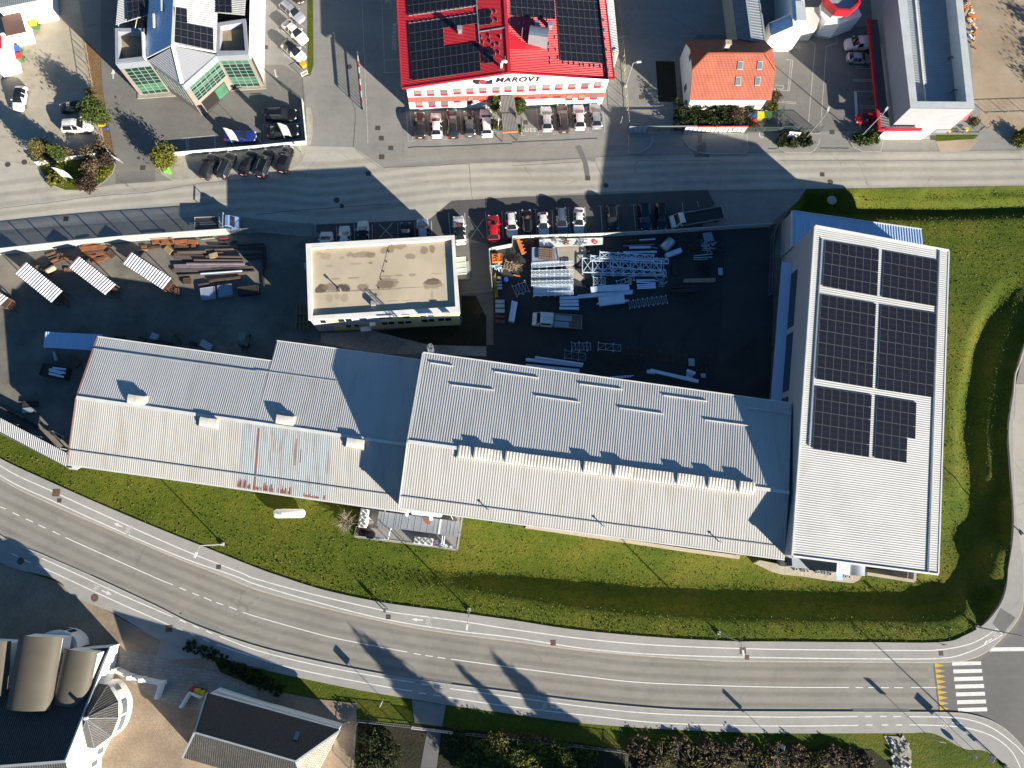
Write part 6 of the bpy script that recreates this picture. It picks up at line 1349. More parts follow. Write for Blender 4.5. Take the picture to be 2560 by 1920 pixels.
def car_proto(kind):
    Lc, st, _ = CARS[kind]; rows = [car_rows(s) for s in st]; nS = len(st); cab = [i for i, s in enumerate(st) if s[4]]
    c0, c1 = cab[0], cab[-1]
    parts = {k: MB() for k in ('body', 'roof', 'windscreen', 'rear_window', 'wl0', 'wl1', 'wr0', 'wr1')}
    def face(part, q, flip):
        parts[part].add(q, [(0, 1, 2, 3) if not flip else (3, 2, 1, 0)])
    for i in range(nS-1):
        for j in range(5):
            for sd in (1, -1):
                q = [rows[i][j], rows[i+1][j], rows[i+1][j+1], rows[i][j+1]]
                q = [Vector((v.x, v.y*sd, v.z)) for v in q]
                p = 'body'
                if i == c0-1 and j >= 3: p = 'windscreen'
                elif i == c1 and j >= 3 and kind != 'x': p = 'rear_window'
                elif c0 <= i < c1 and j >= 3: p = 'roof'
                elif c0 <= i < c1 and j == 2:
                    L0 = st[i][0]-st[i+1][0]
                    if L0 > .2:
                        if kind == 'van' and i > c0+1: p = 'body'
                        else: p = ('wl' if sd > 0 else 'wr')+('0' if i == c0 else '1')
                elif i == c0-1 and j == 2 and kind == 'van': p = 'body'
                face(p, q, sd < 0)
    for i, fl in ((0, False), (nS-1, True)):
        ring = [Vector((v.x, v.y, v.z)) for v in rows[i]]+[Vector((v.x, -v.y, v.z)) for v in reversed(rows[i][:-1])]
        parts['body'].add(ring, [tuple(range(len(ring))) if fl else tuple(reversed(range(len(ring))))])
    root = thing(kind, 'x', 'car')
    out = {}
    for k, nm, m in (('body', 'body', 'paint_white'), ('roof', 'roof', 'paint_white'), ('windscreen', 'windscreen', 'car_glass'), ('rear_window', 'rear_window', 'car_glass'), ('wl0', 'side_window', 'car_glass'), ('wl1', 'side_window', 'car_glass'), ('wr0', 'side_window', 'car_glass'), ('wr1', 'side_window', 'car_glass')):
        if parts[k].f: parts[k].build(nm, MATS[m], root, smooth=True)
    wb = Lc*.295; r = .31 if kind in ('hatch', 'sedan', 'estate') else .35; w = st[4][1]
    for sx in (1, -1):
        for sy in (1, -1):
            c = Vector((sx*wb, sy*(w-.11), r)); t = MB(); t.tube([c+Vector((0, -.11, 0)), c+Vector((0, .11, 0))], r, 16); wo_ = t.build('wheel', MATS['tyre'], root)
            t = MB(); t.tube([c+Vector((0, sy*.105, 0)), c+Vector((0, sy*.125, 0))], r*.62, 12); t.build('rim', MATS['rim'], wo_)
    f, b_ = st[1], st[-2]
    for sy in (1, -1):
        t = MB(); t.box((f[0]-.06, sy*f[1]*.78, f[2]-.02), .26, .30, .14, -sy*.5); t.build('headlight', MATS['headlamp'], root)
        t = MB(); t.box((b_[0]+.04, sy*b_[1]*.86, b_[2]-.02), .16, .24, .22, sy*.3); t.build('taillight', MATS['taillamp'], root)
        t = MB(); x = st[4][0]+.32; t.box((x, sy*(w+.1), st[4][2]+.06), .16, .22, .14, -sy*.15); t.build('mirror', MATS['paint_white'], root)
    t = MB(); t.box((st[-1][0]-.01, 0, .6), .03, .5, .11); t.build('licence_plate', MATS['plate'], root)
    t = MB(); t.box((st[0][0]+.01, 0, .42), .03, .5, .11); t.build('licence_plate', MATS['plate'], root)
    if kind in ('estate', 'suv'):
        for sy in (1, -1): t = MB(); t.bar((st[4][0]-.2, sy*st[5][4]*1.0, st[5][3]-.0), (st[7][0]+.2, sy*st[7][4]*1.02, st[7][3]+.02), .045, .05); t.build('roof_rail', MATS['rim'], root)
    t = MB(); t.box((0, 0, .3), Lc*.86, w*1.7, .16); t.build('underbody', MATS['car_black_trim'], root)
    return root
def setmat(o, m):
    o.material_slots[0].link = 'OBJECT'; o.material_slots[0].material = m
def car(kind, color, t, front, rear, label, roof=None, group='cars parked in the bays', cat=None, name=None):
    A, B_ = T(t, *front, .75), T(t, *rear, .75)
    if kind not in PROTO: PROTO[kind] = o = car_proto(kind)
    else: o = copy_tree(PROTO[kind])
    d = A-B_; c = (A+B_)/2; sc = max(.93, min(1.06, d.length/CARS[kind][0]))
    o.location = (c.x, c.y, .03); o.rotation_euler = (0, 0, math.atan2(d.y, d.x)); o.scale = (sc, sc, sc)
    tag(o, label, cat or {'van': 'van'}.get(kind, 'car'), group)
    for ch in o.children:
        n = ch.name.split('.')[0]
        if n in ('body', 'mirror'): setmat(ch, PA[color])
        elif n == 'roof': setmat(ch, roof if roof else PA[color])
    return o
BG = MATS['car_glass']
gA, gB, gC, gD, gE = 'cars parked before the red building', 'cars parked along the yard fence', 'cars parked behind the flat office', 'cars in the gravel yard', 'cars around the glass building'
for a in (
 ('hatch', 'white', '00', (150, 948), (185, 742), 'white hatchback with black roof alone in the gravel yard at left', BG, gD), ('estate', 'black', '00', (535, 930), (735, 905), 'black estate car half under the green yard tree', None, gD),
 ('suv', 'white', '00', (798, 1082), (530, 1090), 'white off roader parked just below the black estate in the gravel yard', None, gD),
 ('hatch', 'darkgrey', '00', (1850, 1330), (1752, 1540), 'leftmost of the five dark cars on the gravel strip', None, gE), ('estate', 'darkgrey', '00', (2005, 1318), (1900, 1535), 'dark estate second from left on the gravel strip', None, gE),
 ('sedan', 'black', '00', (2185, 1298), (2085, 1505), 'middle one of the five dark cars on the gravel strip', None, gE), ('estate', 'black', '01', (120, 1292), (25, 1522), 'black estate fourth from left on the gravel strip with bright roof rails', None, gE),
 ('hatch', 'black', '01', (285, 1262), (215, 1485), 'rightmost dark hatchback on the gravel strip with red tail lamps', None, gE),
 ('sedan', 'blue', '00', (2210, 1175), (1938, 1172), 'deep blue saloon behind the white fence by the glass building', None, gE), ('estate', 'black', '01', (352, 985), (72, 990), 'black estate with roof rails in the shaded corner bay', None, gE),
 ('sedan', 'black', '01', (375, 1120), (85, 1140), 'black saloon below the black estate inside the fenced corner', None, gE),
 ('estate', 'silver', '01', (400, 172), (222, 18), 'silver estate uppermost of three slanted cars beside the glass building', None, gE), ('sedan', 'white', '01', (425, 360), (245, 188), 'white saloon in the middle of three slanted cars', None, gE),
 ('hatch', 'white', '01', (425, 525), (225, 355), 'white car with black glass roof lowest of three slanted cars', BG, gE), ('sedan', 'brown', '01', (400, 8), (250, -150), 'dark car cut off by the top edge above the silver estate', None, gE),
 ('hatch', 'darkgrey', '01', (1412, 970), (1418, 1188), 'dark grey hatchback leftmost before the red roofed building', None, gA), ('hatch', 'white', '01', (1553, 975), (1562, 1184), 'white hatchback second from left before the red roofed building', None, gA),
 ('estate', 'darkgrey', '01', (1690, 945), (1705, 1186), 'dark estate with roof rails third from left before the red roofed building', None, gA), ('hatch', 'grey', '01', (1835, 955), (1848, 1176), 'grey hatchback fourth from left before the red roofed building', None, gA),
 ('suv', 'white', '01', (1982, 945), (1998, 1178), 'big white car next to the awning shrub on its left', None, gA),
 ('hatch', 'silver', '02', (290, 912), (306, 1136), 'silver hatchback first to the right of the guest bay', None, gA), ('estate', 'brown', '02', (430, 900), (450, 1138), 'dark brown estate between two silver cars right of the awning', None, gA),
 ('hatch', 'pearl', '02', (570, 890), (590, 1130), 'pale silver hatchback second from right before the red building', None, gA), ('hatch', 'greysilver', '02', (712, 893), (733, 1108), 'silver blue hatchback rightmost before the red building', None, gA),
 ('van', 'white', '03', (640, 388), (935, 372), 'white delivery van half under the dark canopy', None, 'vehicles at the market hall'), ('hatch', 'silver', '03', (890, 508), (685, 492), 'small silver car below the white van in shade', None, 'vehicles at the market hall'),
 ('hatch', 'red', '03', (762, 1022), (962, 1010), 'red car partly under the red edged canopy', None, 'vehicles at the market hall'),
 ('van', 'white', '11', (612, 342), (605, 610), 'white van mostly hidden behind the flat office roof', None, gC), ('hatch', 'white', '11', (765, 290), (765, 510), 'white hatchback nose out second from left behind the flat office', None, gC),
 ('hatch', 'white', '11', (925, 245), (925, 465), 'white car with dark glass roof behind the flat office', BG, gC), ('sedan', 'black', '11', (1292, 258), (1295, 495), 'black car in deep shade behind the flat office', None, gC), ('suv', 'silver', '11', (1438, 232), (1448, 465), 'silver car with dark sunroof behind the flat office', None, gC),
 ('sedan', 'white', '11', (1745, 205), (1770, 448), 'white saloon at the north east corner of the flat office', BG, gC), ('hatch', 'red', '11', (2048, 192), (2058, 432), 'bright red car at the left end of the fence row', None, gB),
 ('suv', 'white', '12', (5, 388), (-10, 172), 'white off roader beside the bright red car', None, gB), ('estate', 'black', '12', (122, 155), (135, 368), 'black estate between two white cars on the fence row', None, gB), ('hatch', 'white', '12', (278, 370), (262, 174), 'white small car between black and blue grey estates', None, gB),
 ('estate', 'steelblue', '12', (438, 362), (420, 130), 'blue grey estate left of the last white saloon', None, gB), ('sedan', 'white', '12', (580, 350), (578, 134), 'white saloon where the sun ends on the fence row', None, gB), ('suv', 'black', '12', (875, 322), (855, 112), 'black off roader alone between empty shaded bays', None, gB),
 ('suv', 'navy', '12', (1160, 326), (1130, 100), 'dark navy off roader left of the last black car', None, gB), ('estate', 'black', '12', (1295, 312), (1285, 102), 'black car beside the white pickup truck', None, gB)):
    car(a[0], a[1], a[2], a[3], a[4], a[5], a[6], a[7])
def truck(t, front, rear, label, color, cab, bed_m, rackx=None, load=()):
    """flatbed: cab > windscreen, windows, lights; bed floor, side boards, head board, wheels; x forward"""
    A, B_ = T(t, *front, 1.0), T(t, *rear, 1.0); d = A-B_; Lt = d.length; c = (A+B_)/2
    o = thing('flatbed_truck', label, 'truck', (c.x, c.y, .03), 'flatbed trucks in and around the yard', math.atan2(d.y, d.x))
    Mw = local_m(o)
    def bw(mb, name, m, p=o, smooth=False):
        mb.v = [Mw @ v for v in mb.v]; return mb.build(name, MATS[m] if isinstance(m, str) else m, p, smooth)
    hl, w = Lt/2, .98; xc = hl-cab
    prof = [(hl, .5), (hl-.02, .95), (hl-.55, 1.22), (hl-1.15, 2.02), (hl-1.35, 2.12), (xc+.1, 2.12), (xc, 2.0), (xc, .5)]
    m_ = MB(); n = len(prof); ins = [1.0, 1.0, .98, .86, .84, .84, .88, 1.0]
    vs = [Vector((x, sy*w*k, z)) for sy in (1, -1) for (x, z), k in zip(prof, ins)]
    m_.add(vs, [(i, i+n, (i+1) % n+n, (i+1) % n) for i in range(n)]+[tuple(range(n)), tuple(reversed(range(n, 2*n)))]); bw(m_, 'cab', PA[color])
    g_ = MB(); g_.add([Vector((hl-.60+.02, w*.90, 1.28)), Vector((hl-.60+.02, -w*.90, 1.28)), Vector((hl-1.10+.03, -w*.80, 2.0)), Vector((hl-1.10+.03, w*.80, 2.0))], [(0, 3, 2, 1)]); bw(g_, 'windscreen', 'car_glass')
    for sy in (1, -1):
        g_ = MB(); g_.box((hl-1.5-(.25 if cab < 2.4 else .5), sy*w*.925, 1.6), .8 if cab < 2.4 else 1.5, .06, .5); bw(g_, 'side_window', 'car_glass')
        g_ = MB(); g_.box((hl-.02, sy*w*.75, .85), .12, .34, .2); bw(g_, 'headlight', 'headlamp')
        g_ = MB(); g_.box((hl-1.05, sy*(w+.16), 1.45), .12, .26, .3); bw(g_, 'mirror', 'car_black_trim')
        g_ = MB(); g_.box((-hl-.02, sy*.8, .62), .06, .3, .14); bw(g_, 'taillight', 'taillamp')
        for x in (hl-.95, -hl+1.15): t_ = MB(); cc = Vector((x, sy*(w-.14), .36)); t_.tube([cc+Vector((0, -.12, 0)), cc+Vector((0, .12, 0))], .36, 14); bw(t_, 'wheel', 'tyre')
    m_ = MB(); m_.box((0, 0, .55), Lt*.95, .9, .2); bw(m_, 'chassis', 'car_black_trim')
    bx0, bx1, wb = -hl, xc-.12, 1.05
    m_ = MB(); m_.box(((bx0+bx1)/2, 0, .86), bx1-bx0, wb*2, .1); bw(m_, 'bed_floor', bed_m)
    for sy in (1, -1): m_ = MB(); m_.box(((bx0+bx1)/2, sy*(wb-.02), 1.08), bx1-bx0, .045, .4); bw(m_, 'side_board', 'alu_dull')
    m_ = MB(); m_.box((bx0+.02, 0, 1.08), .045, wb*2-.09, .4); bw(m_, 'tailgate', 'alu_dull')
    m_ = MB(); m_.box((bx1-.02, 0, 1.2), .05, wb*2-.09, .62); 
    if rackx:
        m_.bar((bx1, -wb, .9), (bx1, -wb, 2.45), .08, .08); m_.bar((bx1, wb, .9), (bx1, wb, 2.45), .08, .08); m_.bar((bx1, -wb-.1, 2.45), (bx1, wb+.1, 2.45), .1, .1)
    bw(m_, 'headboard', 'alu_dull')
    return o, Mw, bx0, bx1
mat('alu_dull', (.33, .34, .36), .5, .3); mat('bed_steel', (.10, .085, .07), .7, .1, var=.2, scale=1.5); mat('bed_dark', (.03, .03, .032), .7); mat('plywood', (.18, .12, .08), .8, var=.15)
o1, M1, b0, b1 = truck('10', (2068, 268), (1684, 280), 'blue cab flatbed truck in shade beside the corrugated yard fence', 'truckblue', 1.85, 'bed_steel', True)
ldr = MB()
for sy in (-.17, .17): ldr.bar(M1 @ Vector((b0+.6, .1+sy, .97)), M1 @ Vector((b1-.4, .2+sy, .97)), .05, .05)
for k in range(7): ldr.bar(M1 @ Vector((b0+.8+k*.28, -.07+.03*k/7, .97)), M1 @ Vector((b0+.8+k*.28, .29+.03*k/7, .97)), .04, .04)
tag(ldr.build('ladder', MATS['alu_dull']), 'short metal ladder lying on the blue truck bed', 'ladder')
bx = MB(); p = M1 @ Vector((b1-.5, 0, 1.25)); bx.box(p, .7, 1.7, .7, o1.rotation_euler[2]); bx.box(p+Vector((0, 0, .36)), .74, 1.74, .05, o1.rotation_euler[2]); tag(bx.build('tool_chest', MATS['alu_dull']), 'grey tool chest behind the blue truck cab', 'tool chest')
o2, M2, b0, b1 = truck('12', (1372, 258), (1822, 178), 'white pickup with empty dark flat bed at the right end of the fence row', 'white', 1.95, 'bed_dark')
o3, M3_, b0, b1 = truck('12', (178, 1095), (602, 1128), 'white crew cab flatbed truck carrying grey boards in the dark yard', 'white', 3.05, 'plywood')
for k, (y, ln, nm) in enumerate(((.55, 2.2, 'upper'), (-.45, 2.6, 'lower'))):
    b_ = MB()
    for j in range(3): b_.box(M3_ @ Vector((b1-ln/2-.15, y, .96+j*.07)), ln, .85, .06, o3.rotation_euler[2])
    tag(b_.build('board_stack', MATS['alu_dull']), 'grey board stack on the crew cab truck bed, %s of the two' % nm, 'boards')
# forklift
fk = thing('forklift', 'greenish grey forklift with roof guard standing near the long hall', 'forklift', T('10', 2125, 1300), None, -1.6)
Mf = local_m(fk)
def fb(mb, name, m): mb.v = [Mf @ v for v in mb.v]; return mb.build(name, MATS[m], fk)
mat('fork_green', (.16, .2, .17), .6); m_ = MB(); m_.box((-.3, 0, .75), 2.0, 1.15, .7); m_.box((-1.0, 0, 1.15), .6, 1.1, .4); fb(m_, 'body', 'fork_green')
m_ = MB(); m_.box((-.35, 0, 2.12), 1.2, 1.1, .06); [m_.bar((x, y, 1.1), (x*.9-.05, y, 2.1), .07, .07) for x in (.25, -.95) for y in (-.5, .5)]; fb(m_, 'roof_guard', 'fork_green')
m_ = MB(); [m_.bar((.85, y, .1), (.85, y, 2.4), .12, .1) for y in (-.35, .35)]; m_.bar((.85, -.35, 2.35), (.85, .35, 2.35), .1, .1); fb(m_, 'mast', 'iron')
for y in (-.3, .3): m_ = MB(); m_.box((1.45, y, .12), 1.1, .12, .05); fb(m_, 'fork', 'iron')
for x in (.5, -.9):
    for y in (-.5, .5): m_ = MB(); m_.tube([(x, y-.12, .32), (x, y+.12, .32)], .32, 12); fb(m_, 'wheel', 'tyre')
m_ = MB(); m_.box((-.35, 0, 1.2), .5, .5, .12); m_.box((-.6, 0, 1.45), .1, .5, .5); fb(m_, 'seat', 'car_black_trim')
Z = lambda z: Vector((0, 0, z))
# ================================================================ fences and gates
mat('fence_sheet', (.42, .45, .44), .6, .1, var=.06, scale=.4); mat('fence_dark', (.06, .085, .08), .6); mat('galv', (.38, .42, .45), .45, .5, var=.12, scale=1.5)
mat('wire', (.22, .24, .25), .5, .4); mat('white_fence', (.62, .62, .6), .5); mat('wood', (.25, .16, .08), .85, var=.2, scale=2); mat('wood_pale', (.34, .26, .16), .85, var=.2, scale=2)
def along(pts, step):
    out = []
    for a, b_ in zip(pts[:-1], pts[1:]):
        n = max(1, round((b_-a).length/step))
        out += [lerp(a, b_, i/n) for i in range(n)]
    return out+[pts[-1]]
def sheet_fence(name, label, pts, hgt, m, step=3.0, gap=.02, cat='fence', posts='galv', ribs=.22, z0=.08, amp=.03, slat=False):
    o = thing(name, label, cat, pts[0]); pp = along(pts, step)
    for a, b_ in zip(pp[:-1], pp[1:]):
        d = (b_-a); ln = d.length; d.normalize(); nrm = Vector((-d.y, d.x, 0)); k = max(2, int(ln/ribs)); mb = MB(); vs = []
        if slat:
            for i in range(k): p = a+d*(ln*(i+.5)/k)+Z(z0); mb.bar(p, p+Z(hgt-z0), .04, ln/k*.62, up=d)
            k = -1
        for i in range(k+1):
            p = a+d*(gap+(ln-2*gap)*i/k)+nrm*(amp if i % 2 else 0); vs += [p+Vector((0, 0, z0)), p+Vector((0, 0, hgt))]
        mb.add(vs, [(2*i, 2*i+2, 2*i+3, 2*i+1) for i in range(k)]); mb.bar(a+Vector((0, 0, hgt)), b_+Vector((0, 0, hgt)), .09, .05); mb.build('panel', MATS[m], o)
    for p in pp: mb = MB(); mb.box(p+Vector((0, 0, hgt/2)), .09, .09, hgt+.04); mb.build('post', MATS[posts], o)
    return o
def bar_fence(name, label, pts, hgt, m, step=2.5, pick=.28, cat='fence', w=.035, rails=(.15, 1.0)):
    o = thing(name, label, cat, pts[0]); pp = along(pts, step)
    for a, b_ in zip(pp[:-1], pp[1:]):
        mb = MB(); ln = (b_-a).length
        for r in rails: mb.bar(a+Vector((0, 0, hgt*r)), b_+Vector((0, 0, hgt*r)), .05, .05)
        for i in range(1, max(2, int(ln/pick))): p = lerp(a, b_, i/max(2, int(ln/pick))); mb.bar(p+Vector((0, 0, hgt*rails[0])), p+Vector((0, 0, hgt)), w, w)
        mb.build('panel', MATS[m], o)
    for p in pp: mb = MB(); mb.box(p+Vector((0, 0, hgt/2)), .08, .08, hgt+.06); mb.build('post', MATS[m], o)
    return o
sheet_fence('corrugated_fence', 'long pale corrugated fence between the left yard and the road', L("10 -260,580 0,545 480,492 700,468 1115,430 1990,368"), 2.2, 'fence_sheet', 3.0, slat=True)
bar_fence('mesh_fence', 'dark mesh fence continuing right from the pale corrugated fence', L("10 1995,368 2212,352 11 500,310"), 1.8, 'wire', 2.5, .2)
bar_fence('mesh_fence', 'mesh fence turning down beside the flat office parking', L("11 505,312 510,420"), 1.8, 'wire', 2.5, .2)
sheet_fence('panel_fence', 'pale panel fence between the parked car row and the dark yard', L("11 2035,512 2212,478 12 0,412 790,388 1300,362 1900,322 2212,305"), 1.5, 'fence_sheet', 3.1)
sheet_fence('panel_fence', 'short pale fence around the yard corner beside the red car', L("11 2040,850 2012,520 2035,512"), 1.4, 'fence_sheet', 2.2)
bar_fence('low_fence', 'grey low fence from the flat office to the yard corner', L("11 1752,896 2050,862"), 1.0, 'wire', 2.0, .2)
bar_fence('mesh_fence', 'thin mesh fence along the lane beside the tall hall', L("12 2212,900 13 20,400 60,300 100,270"), 1.6, 'wire', 3, .3)
sheet_fence('glazed_fence', 'white glazed panel fence with red top below the tiled house', L("k 45,566 990,562"), 1.7, 'white_fence', .75, .04, posts='wire')
mb = MB(); a, b_ = L("k 45,566 990,562"); mb.bar(a+Vector((0, .05, 1.78)), b_+Vector((0, .05, 1.78)), .16, .08); tag(mb.build('fence_cap', MATS['red_trim']), 'dark red cap rail along the white glazed fence', 'rail')
sheet_fence('glazed_fence', 'short greenish glazed fence at the yard entrance left of the big gate', L("02 1000,1140 1155,1145"), 1.6, 'fence_sheet', .8, .04, posts='wire')
bar_fence('sliding_gate', 'long low green grey sliding gate at the concrete drive', L("02 1150,1140 1480,1130"), 1.3, 'fence_dark', 2.4, .18, 'gate')
mb = MB(); mb.bar(T('02', 1150, 1092, 2.0), T('02', 1600, 1090, 2.0), .14, .14); mb.build('gate_beam', MATS['alu']); o = bpy.data.objects['gate_beam']; tag(o, 'white horizontal gate beam above the green sliding gate', 'beam')
bar_fence('sliding_gate', 'grey sliding gate before the coloured bins', L("k 1010,568 1500,566"), 1.7, 'fence_dark', 2.2, .12, 'gate', rails=(.1, .5, 1.0))
bar_fence('sliding_gate', 'open dark gate behind the name board hedge', L("k 1510,560 2140,556"), 1.8, 'fence_dark', 2.2, .15, 'gate')
bar_fence('bin_cage', 'dark slatted cage side right of the bin store', L("k 1530,560 1530,250"), 1.9, 'fence_dark', 2.2, .12, rails=(.1, .5, 1.0))
bar_fence('bin_cage', 'dark slatted cage side left of the bin store', L("k 985,560 985,130"), 1.9, 'fence_dark', 2.2, .12, rails=(.1, .5, 1.0))
g_ = thing('sliding_gate', 'tall open sliding gate with red and white boards beside the red building lot', 'gate', T('01', 935, 955)); a, b_ = T('01', 892, 500), T('01', 935, 960)
mb = MB(); Z = lambda z: Vector((0, 0, z))
for z in (.15, 1.1, 2.0): mb.bar(a+Z(z), b_+Z(z), .12, .14)
for i in range(15): p = lerp(a, b_, i/14); mb.bar(p+Z(.15), p+Z(2.0), .09, .09)
mb.build('gate_frame', MATS['wire'], g_)
for i in range(8):
    mb = MB(); mb.bar(lerp(a, b_, .12+i*.11)+Z(2.1), lerp(a, b_, .12+(i+1)*.11)+Z(2.1), .12, .16); mb.build('warning_board', MATS['red_trim' if i % 2 or i == 7 else 'white_fence'], g_)
bar_fence('post_fence', 'old concrete post fence right of the red roofed building', L("02 905,0 950,400 1000,1085"), 1.4, 'beige_concrete', 2.6, .8)
bar_fence('post_fence', 'yellowish post fence beside the pit and the tiled house', L("02 1412,440 1440,880 1460,1070"), 1.2, 'wood', 2.4, .8)
sheet_fence('white_fence', 'white low fence around the glass building corner car park', L("00 1490,1352 2212,1292 01 445,1250 410,890"), 1.15, 'white_fence', 2.4, .01)
bar_fence('mesh_fence', 'dark mesh fence on the north side of the corner car park', L("01 405,890 240,760"), 1.7, 'fence_dark', 2.0, .15)
bar_fence('white_fence', 'thin white railing beside the three slanted cars', L("01 400,665 450,640"), 1.0, 'white_fence', 2.0, .2)
sheet_fence('white_fence', 'white low fence across the planted island', L("00 330,1430 530,1400 860,1355"), 1.1, 'white_fence', 2.4)
sheet_fence('white_fence', 'short white wall pieces at the island tip near the driveway', L("00 930,1290 985,1370 1060,1410"), 1.2, 'white_fence', 1.6)
bar_fence('garden_fence', 'rusty wire fence along the mulch strip of the gravel yard', L("00 740,350 820,830 890,1180 920,1300"), 1.3, 'wood', 2.6, .9)
bar_fence('lot_fence', 'thin metal frame fence at the corner by the white market wall', L("03 1420,1160 1835,1160 1895,1110"), 1.3, 'wire', 2.6, .5)
bar_fence('dirt_lot_gate', 'thin pipe gate at the dirt lot entrance', L("03 1890,985 2212,975 2500,965"), 1.2, 'wire', 3.2, .9)
bar_fence('garden_fence', 'grey mesh fence around the dark garden at the bottom', L("31 840,1700 875,1290 890,1240 1345,1290"), 1.3, 'wire', 2.5, .25)
bar_fence('garden_fence', 'thin fence right of the white garden gate', L("31 1720,1345 2212,1390 32 900,1500 985,1515"), 1.2, 'wire', 2.5, .25)
bar_fence('garden_gate', 'white barred sliding gate of the dark garden', L("31 1350,1300 1718,1345"), 1.2, 'white_fence', 2.6, .16, 'gate', .05)
bar_fence('field_fence', 'short pale post fence between green and brown shrubs', L("32 985,1515 975,1700"), 1.3, 'wood_pale', 1.6, .4)
# ================================================================ left yard: shelters, steel, boxes
mat('shed_white', (.60, .575, .60), .55); mat('rust_plate', (.22, .082, .03), .85, .1, var=.3, scale=1.4, fine=.2); mat('rust_dark', (.085, .05, .035), .85, .1, var=.3, scale=1.2, fine=.2); mat('beam_brown', (.115, .088, .075), .7, .2, var=.25, scale=.8, stretch=(.4, 3, 1)); mat('beam_violet', (.19, .165, .19), .6, .2, var=.2, scale=.8)
mat('beam_blue', (.52, .62, .74), .5, .1, var=.12, scale=.7, fine=.06); mat('box_blue', (.20, .24, .33), .6, var=.06); mat('scrap_dark', (.035, .03, .028), .8, .2, var=.4, scale=2); mat('galv_light', (.56, .65, .72), .45, .15, var=.15, scale=2)
for i, (qs, lab) in enumerate((("-280,690 70,915 -5,985 -360,760", 'ribbed shelter roof cut off by the left picture edge'), ("225,605 540,855 445,955 130,700", 'ribbed steel shelter second from the left edge'), ("680,555 1002,800 908,888 595,650", 'middle ribbed steel shelter beside the rusty plate pile'), ("1135,520 1482,745 1405,840 1060,618", 'ribbed shelter nearest the long brown beams'))):
    q = L("10 "+qs, 2.35); o = thing('steel_shelter', 'white '+lab, 'shelter', (cen(q).x, cen(q).y, 0), 'ribbed shelters in the left yard')
    mb = MB(); corr(mb, q[0], q[1], q[2], q[3], .42, .07); mb.build('roof', MATS['shed_white'], o)
    for j in range(4):
        p = lerp(q[j], cen(q), .06); MB().box((p.x, p.y, 1.16), .1, .1, 2.32).build('post', MATS['rust_dark'], o)
    mb = MB(); mb.bar(lerp(q[0], q[3], .5)*1-Vector((0, 0, 1.2)), lerp(q[1], q[2], .5)-Vector((0, 0, 1.2)), 1.2, .12); mb.build('shelf', MATS['rust_dark'], o)
    mb = MB(); mb.bar(q[0], q[3], .07, .14); mb.build('red_edge', MATS['verge_red'], o)
    e = lerp(q[1], q[2], .5); dd = (q[1]-q[0]).normalized(); pp_ = Vector((-dd.y, dd.x, 0))
    for k in range(5): a = e-dd*2.2+pp_*(-.6+k*.3); a.z = .55+.1*(k % 2); mb = MB(); mb.bar(a, a+dd*(2.6+.35*(k*7 % 4)), .14, .14); tag(mb.build('steel_profile', MATS['rust_dark' if k % 2 else 'rust_plate']), 'rusty steel profile under the %s' % lab, 'steel profile', 'profiles under the shelters')
def pile(name, label, cat, group, t, beams, m, h=.2, z0=.1):
    """separate bars lying side by side; (x0,y0,x1,y1,width m[,z])"""
    for k, b_ in enumerate(beams):
        z = (b_[5] if len(b_) > 5 else z0)+h/2; mm = m if isinstance(m, str) else m[k % len(m)]
        mb = MB(); A, B_ = T(t, b_[0], b_[1], z), T(t, b_[2], b_[3], z); w = b_[4]
        if w > .25 and name == 'steel_beam':               # I section: two flanges and a web
            mb.bar(A+Z(h/2-.02), B_+Z(h/2-.02), w, .03); mb.bar(A-Z(h/2-.02), B_-Z(h/2-.02), w, .03); mb.bar(A, B_, .03, h-.08)
        else: mb.bar(A, B_, w, h)
        tag(mb.build(name, MATS[mm]), label, cat, group)
pile('steel_beam', 'long brown steel beam in the wide row beside the rightmost shelter', 'steel beam', 'long beams in the left yard', 'b',
     [(720, 700, 1070, 690, .3), (1080, 690, 1660, 668, .18), (690, 750, 1480, 730, .22), (740, 718, 1200, 705, .2, .3), (675, 788, 1640, 790, .3), (700, 822, 1000, 820, .3), (1010, 822, 1790, 830, .28), (1000, 868, 1850, 872, .3), (1010, 845, 1830, 850, .2, .35), (1200, 792, 1800, 800, .25, .32), (660, 1010, 1660, 990, .32), (670, 1035, 1300, 1022, .3), (1300, 985, 1980, 965, .3), (760, 1100, 2010, 1035, .22)], 'beam_brown', .25)
pile('steel_beam', 'long violet grey steel beam in the lower half of the beam row', 'steel beam', 'violet grey beams in the left yard', 'b', [(680, 935, 1840, 920, .3), (890, 908, 1830, 905, .22, .3), (690, 968, 1880, 955, .34)], 'beam_violet', .25)
pile('steel_tube', 'pale blue tube with white fittings lying on the lowest beams', 'tube', None, 'b', [(1115, 1070, 1790, 1022, .16, .4)], 'beam_blue', .14)
pile('steel_beam', 'dark beam in the shadow right of the long beam row', 'steel beam', 'dark beams in the left yard shade', 'b', [(1700, 600, 2150, 590, .2), (1650, 660, 2100, 655, .25), (1800, 760, 2090, 750, .25), (1850, 830, 2100, 815, .2), (2120, 640, 2140, 1000, .25), (2160, 620, 2175, 980, .25), (2130, 1020, 2150, 1270, .25), (1250, 612, 1590, 612, .06), (1420, 555, 1700, 545, .3)], 'scrap_dark', .22)
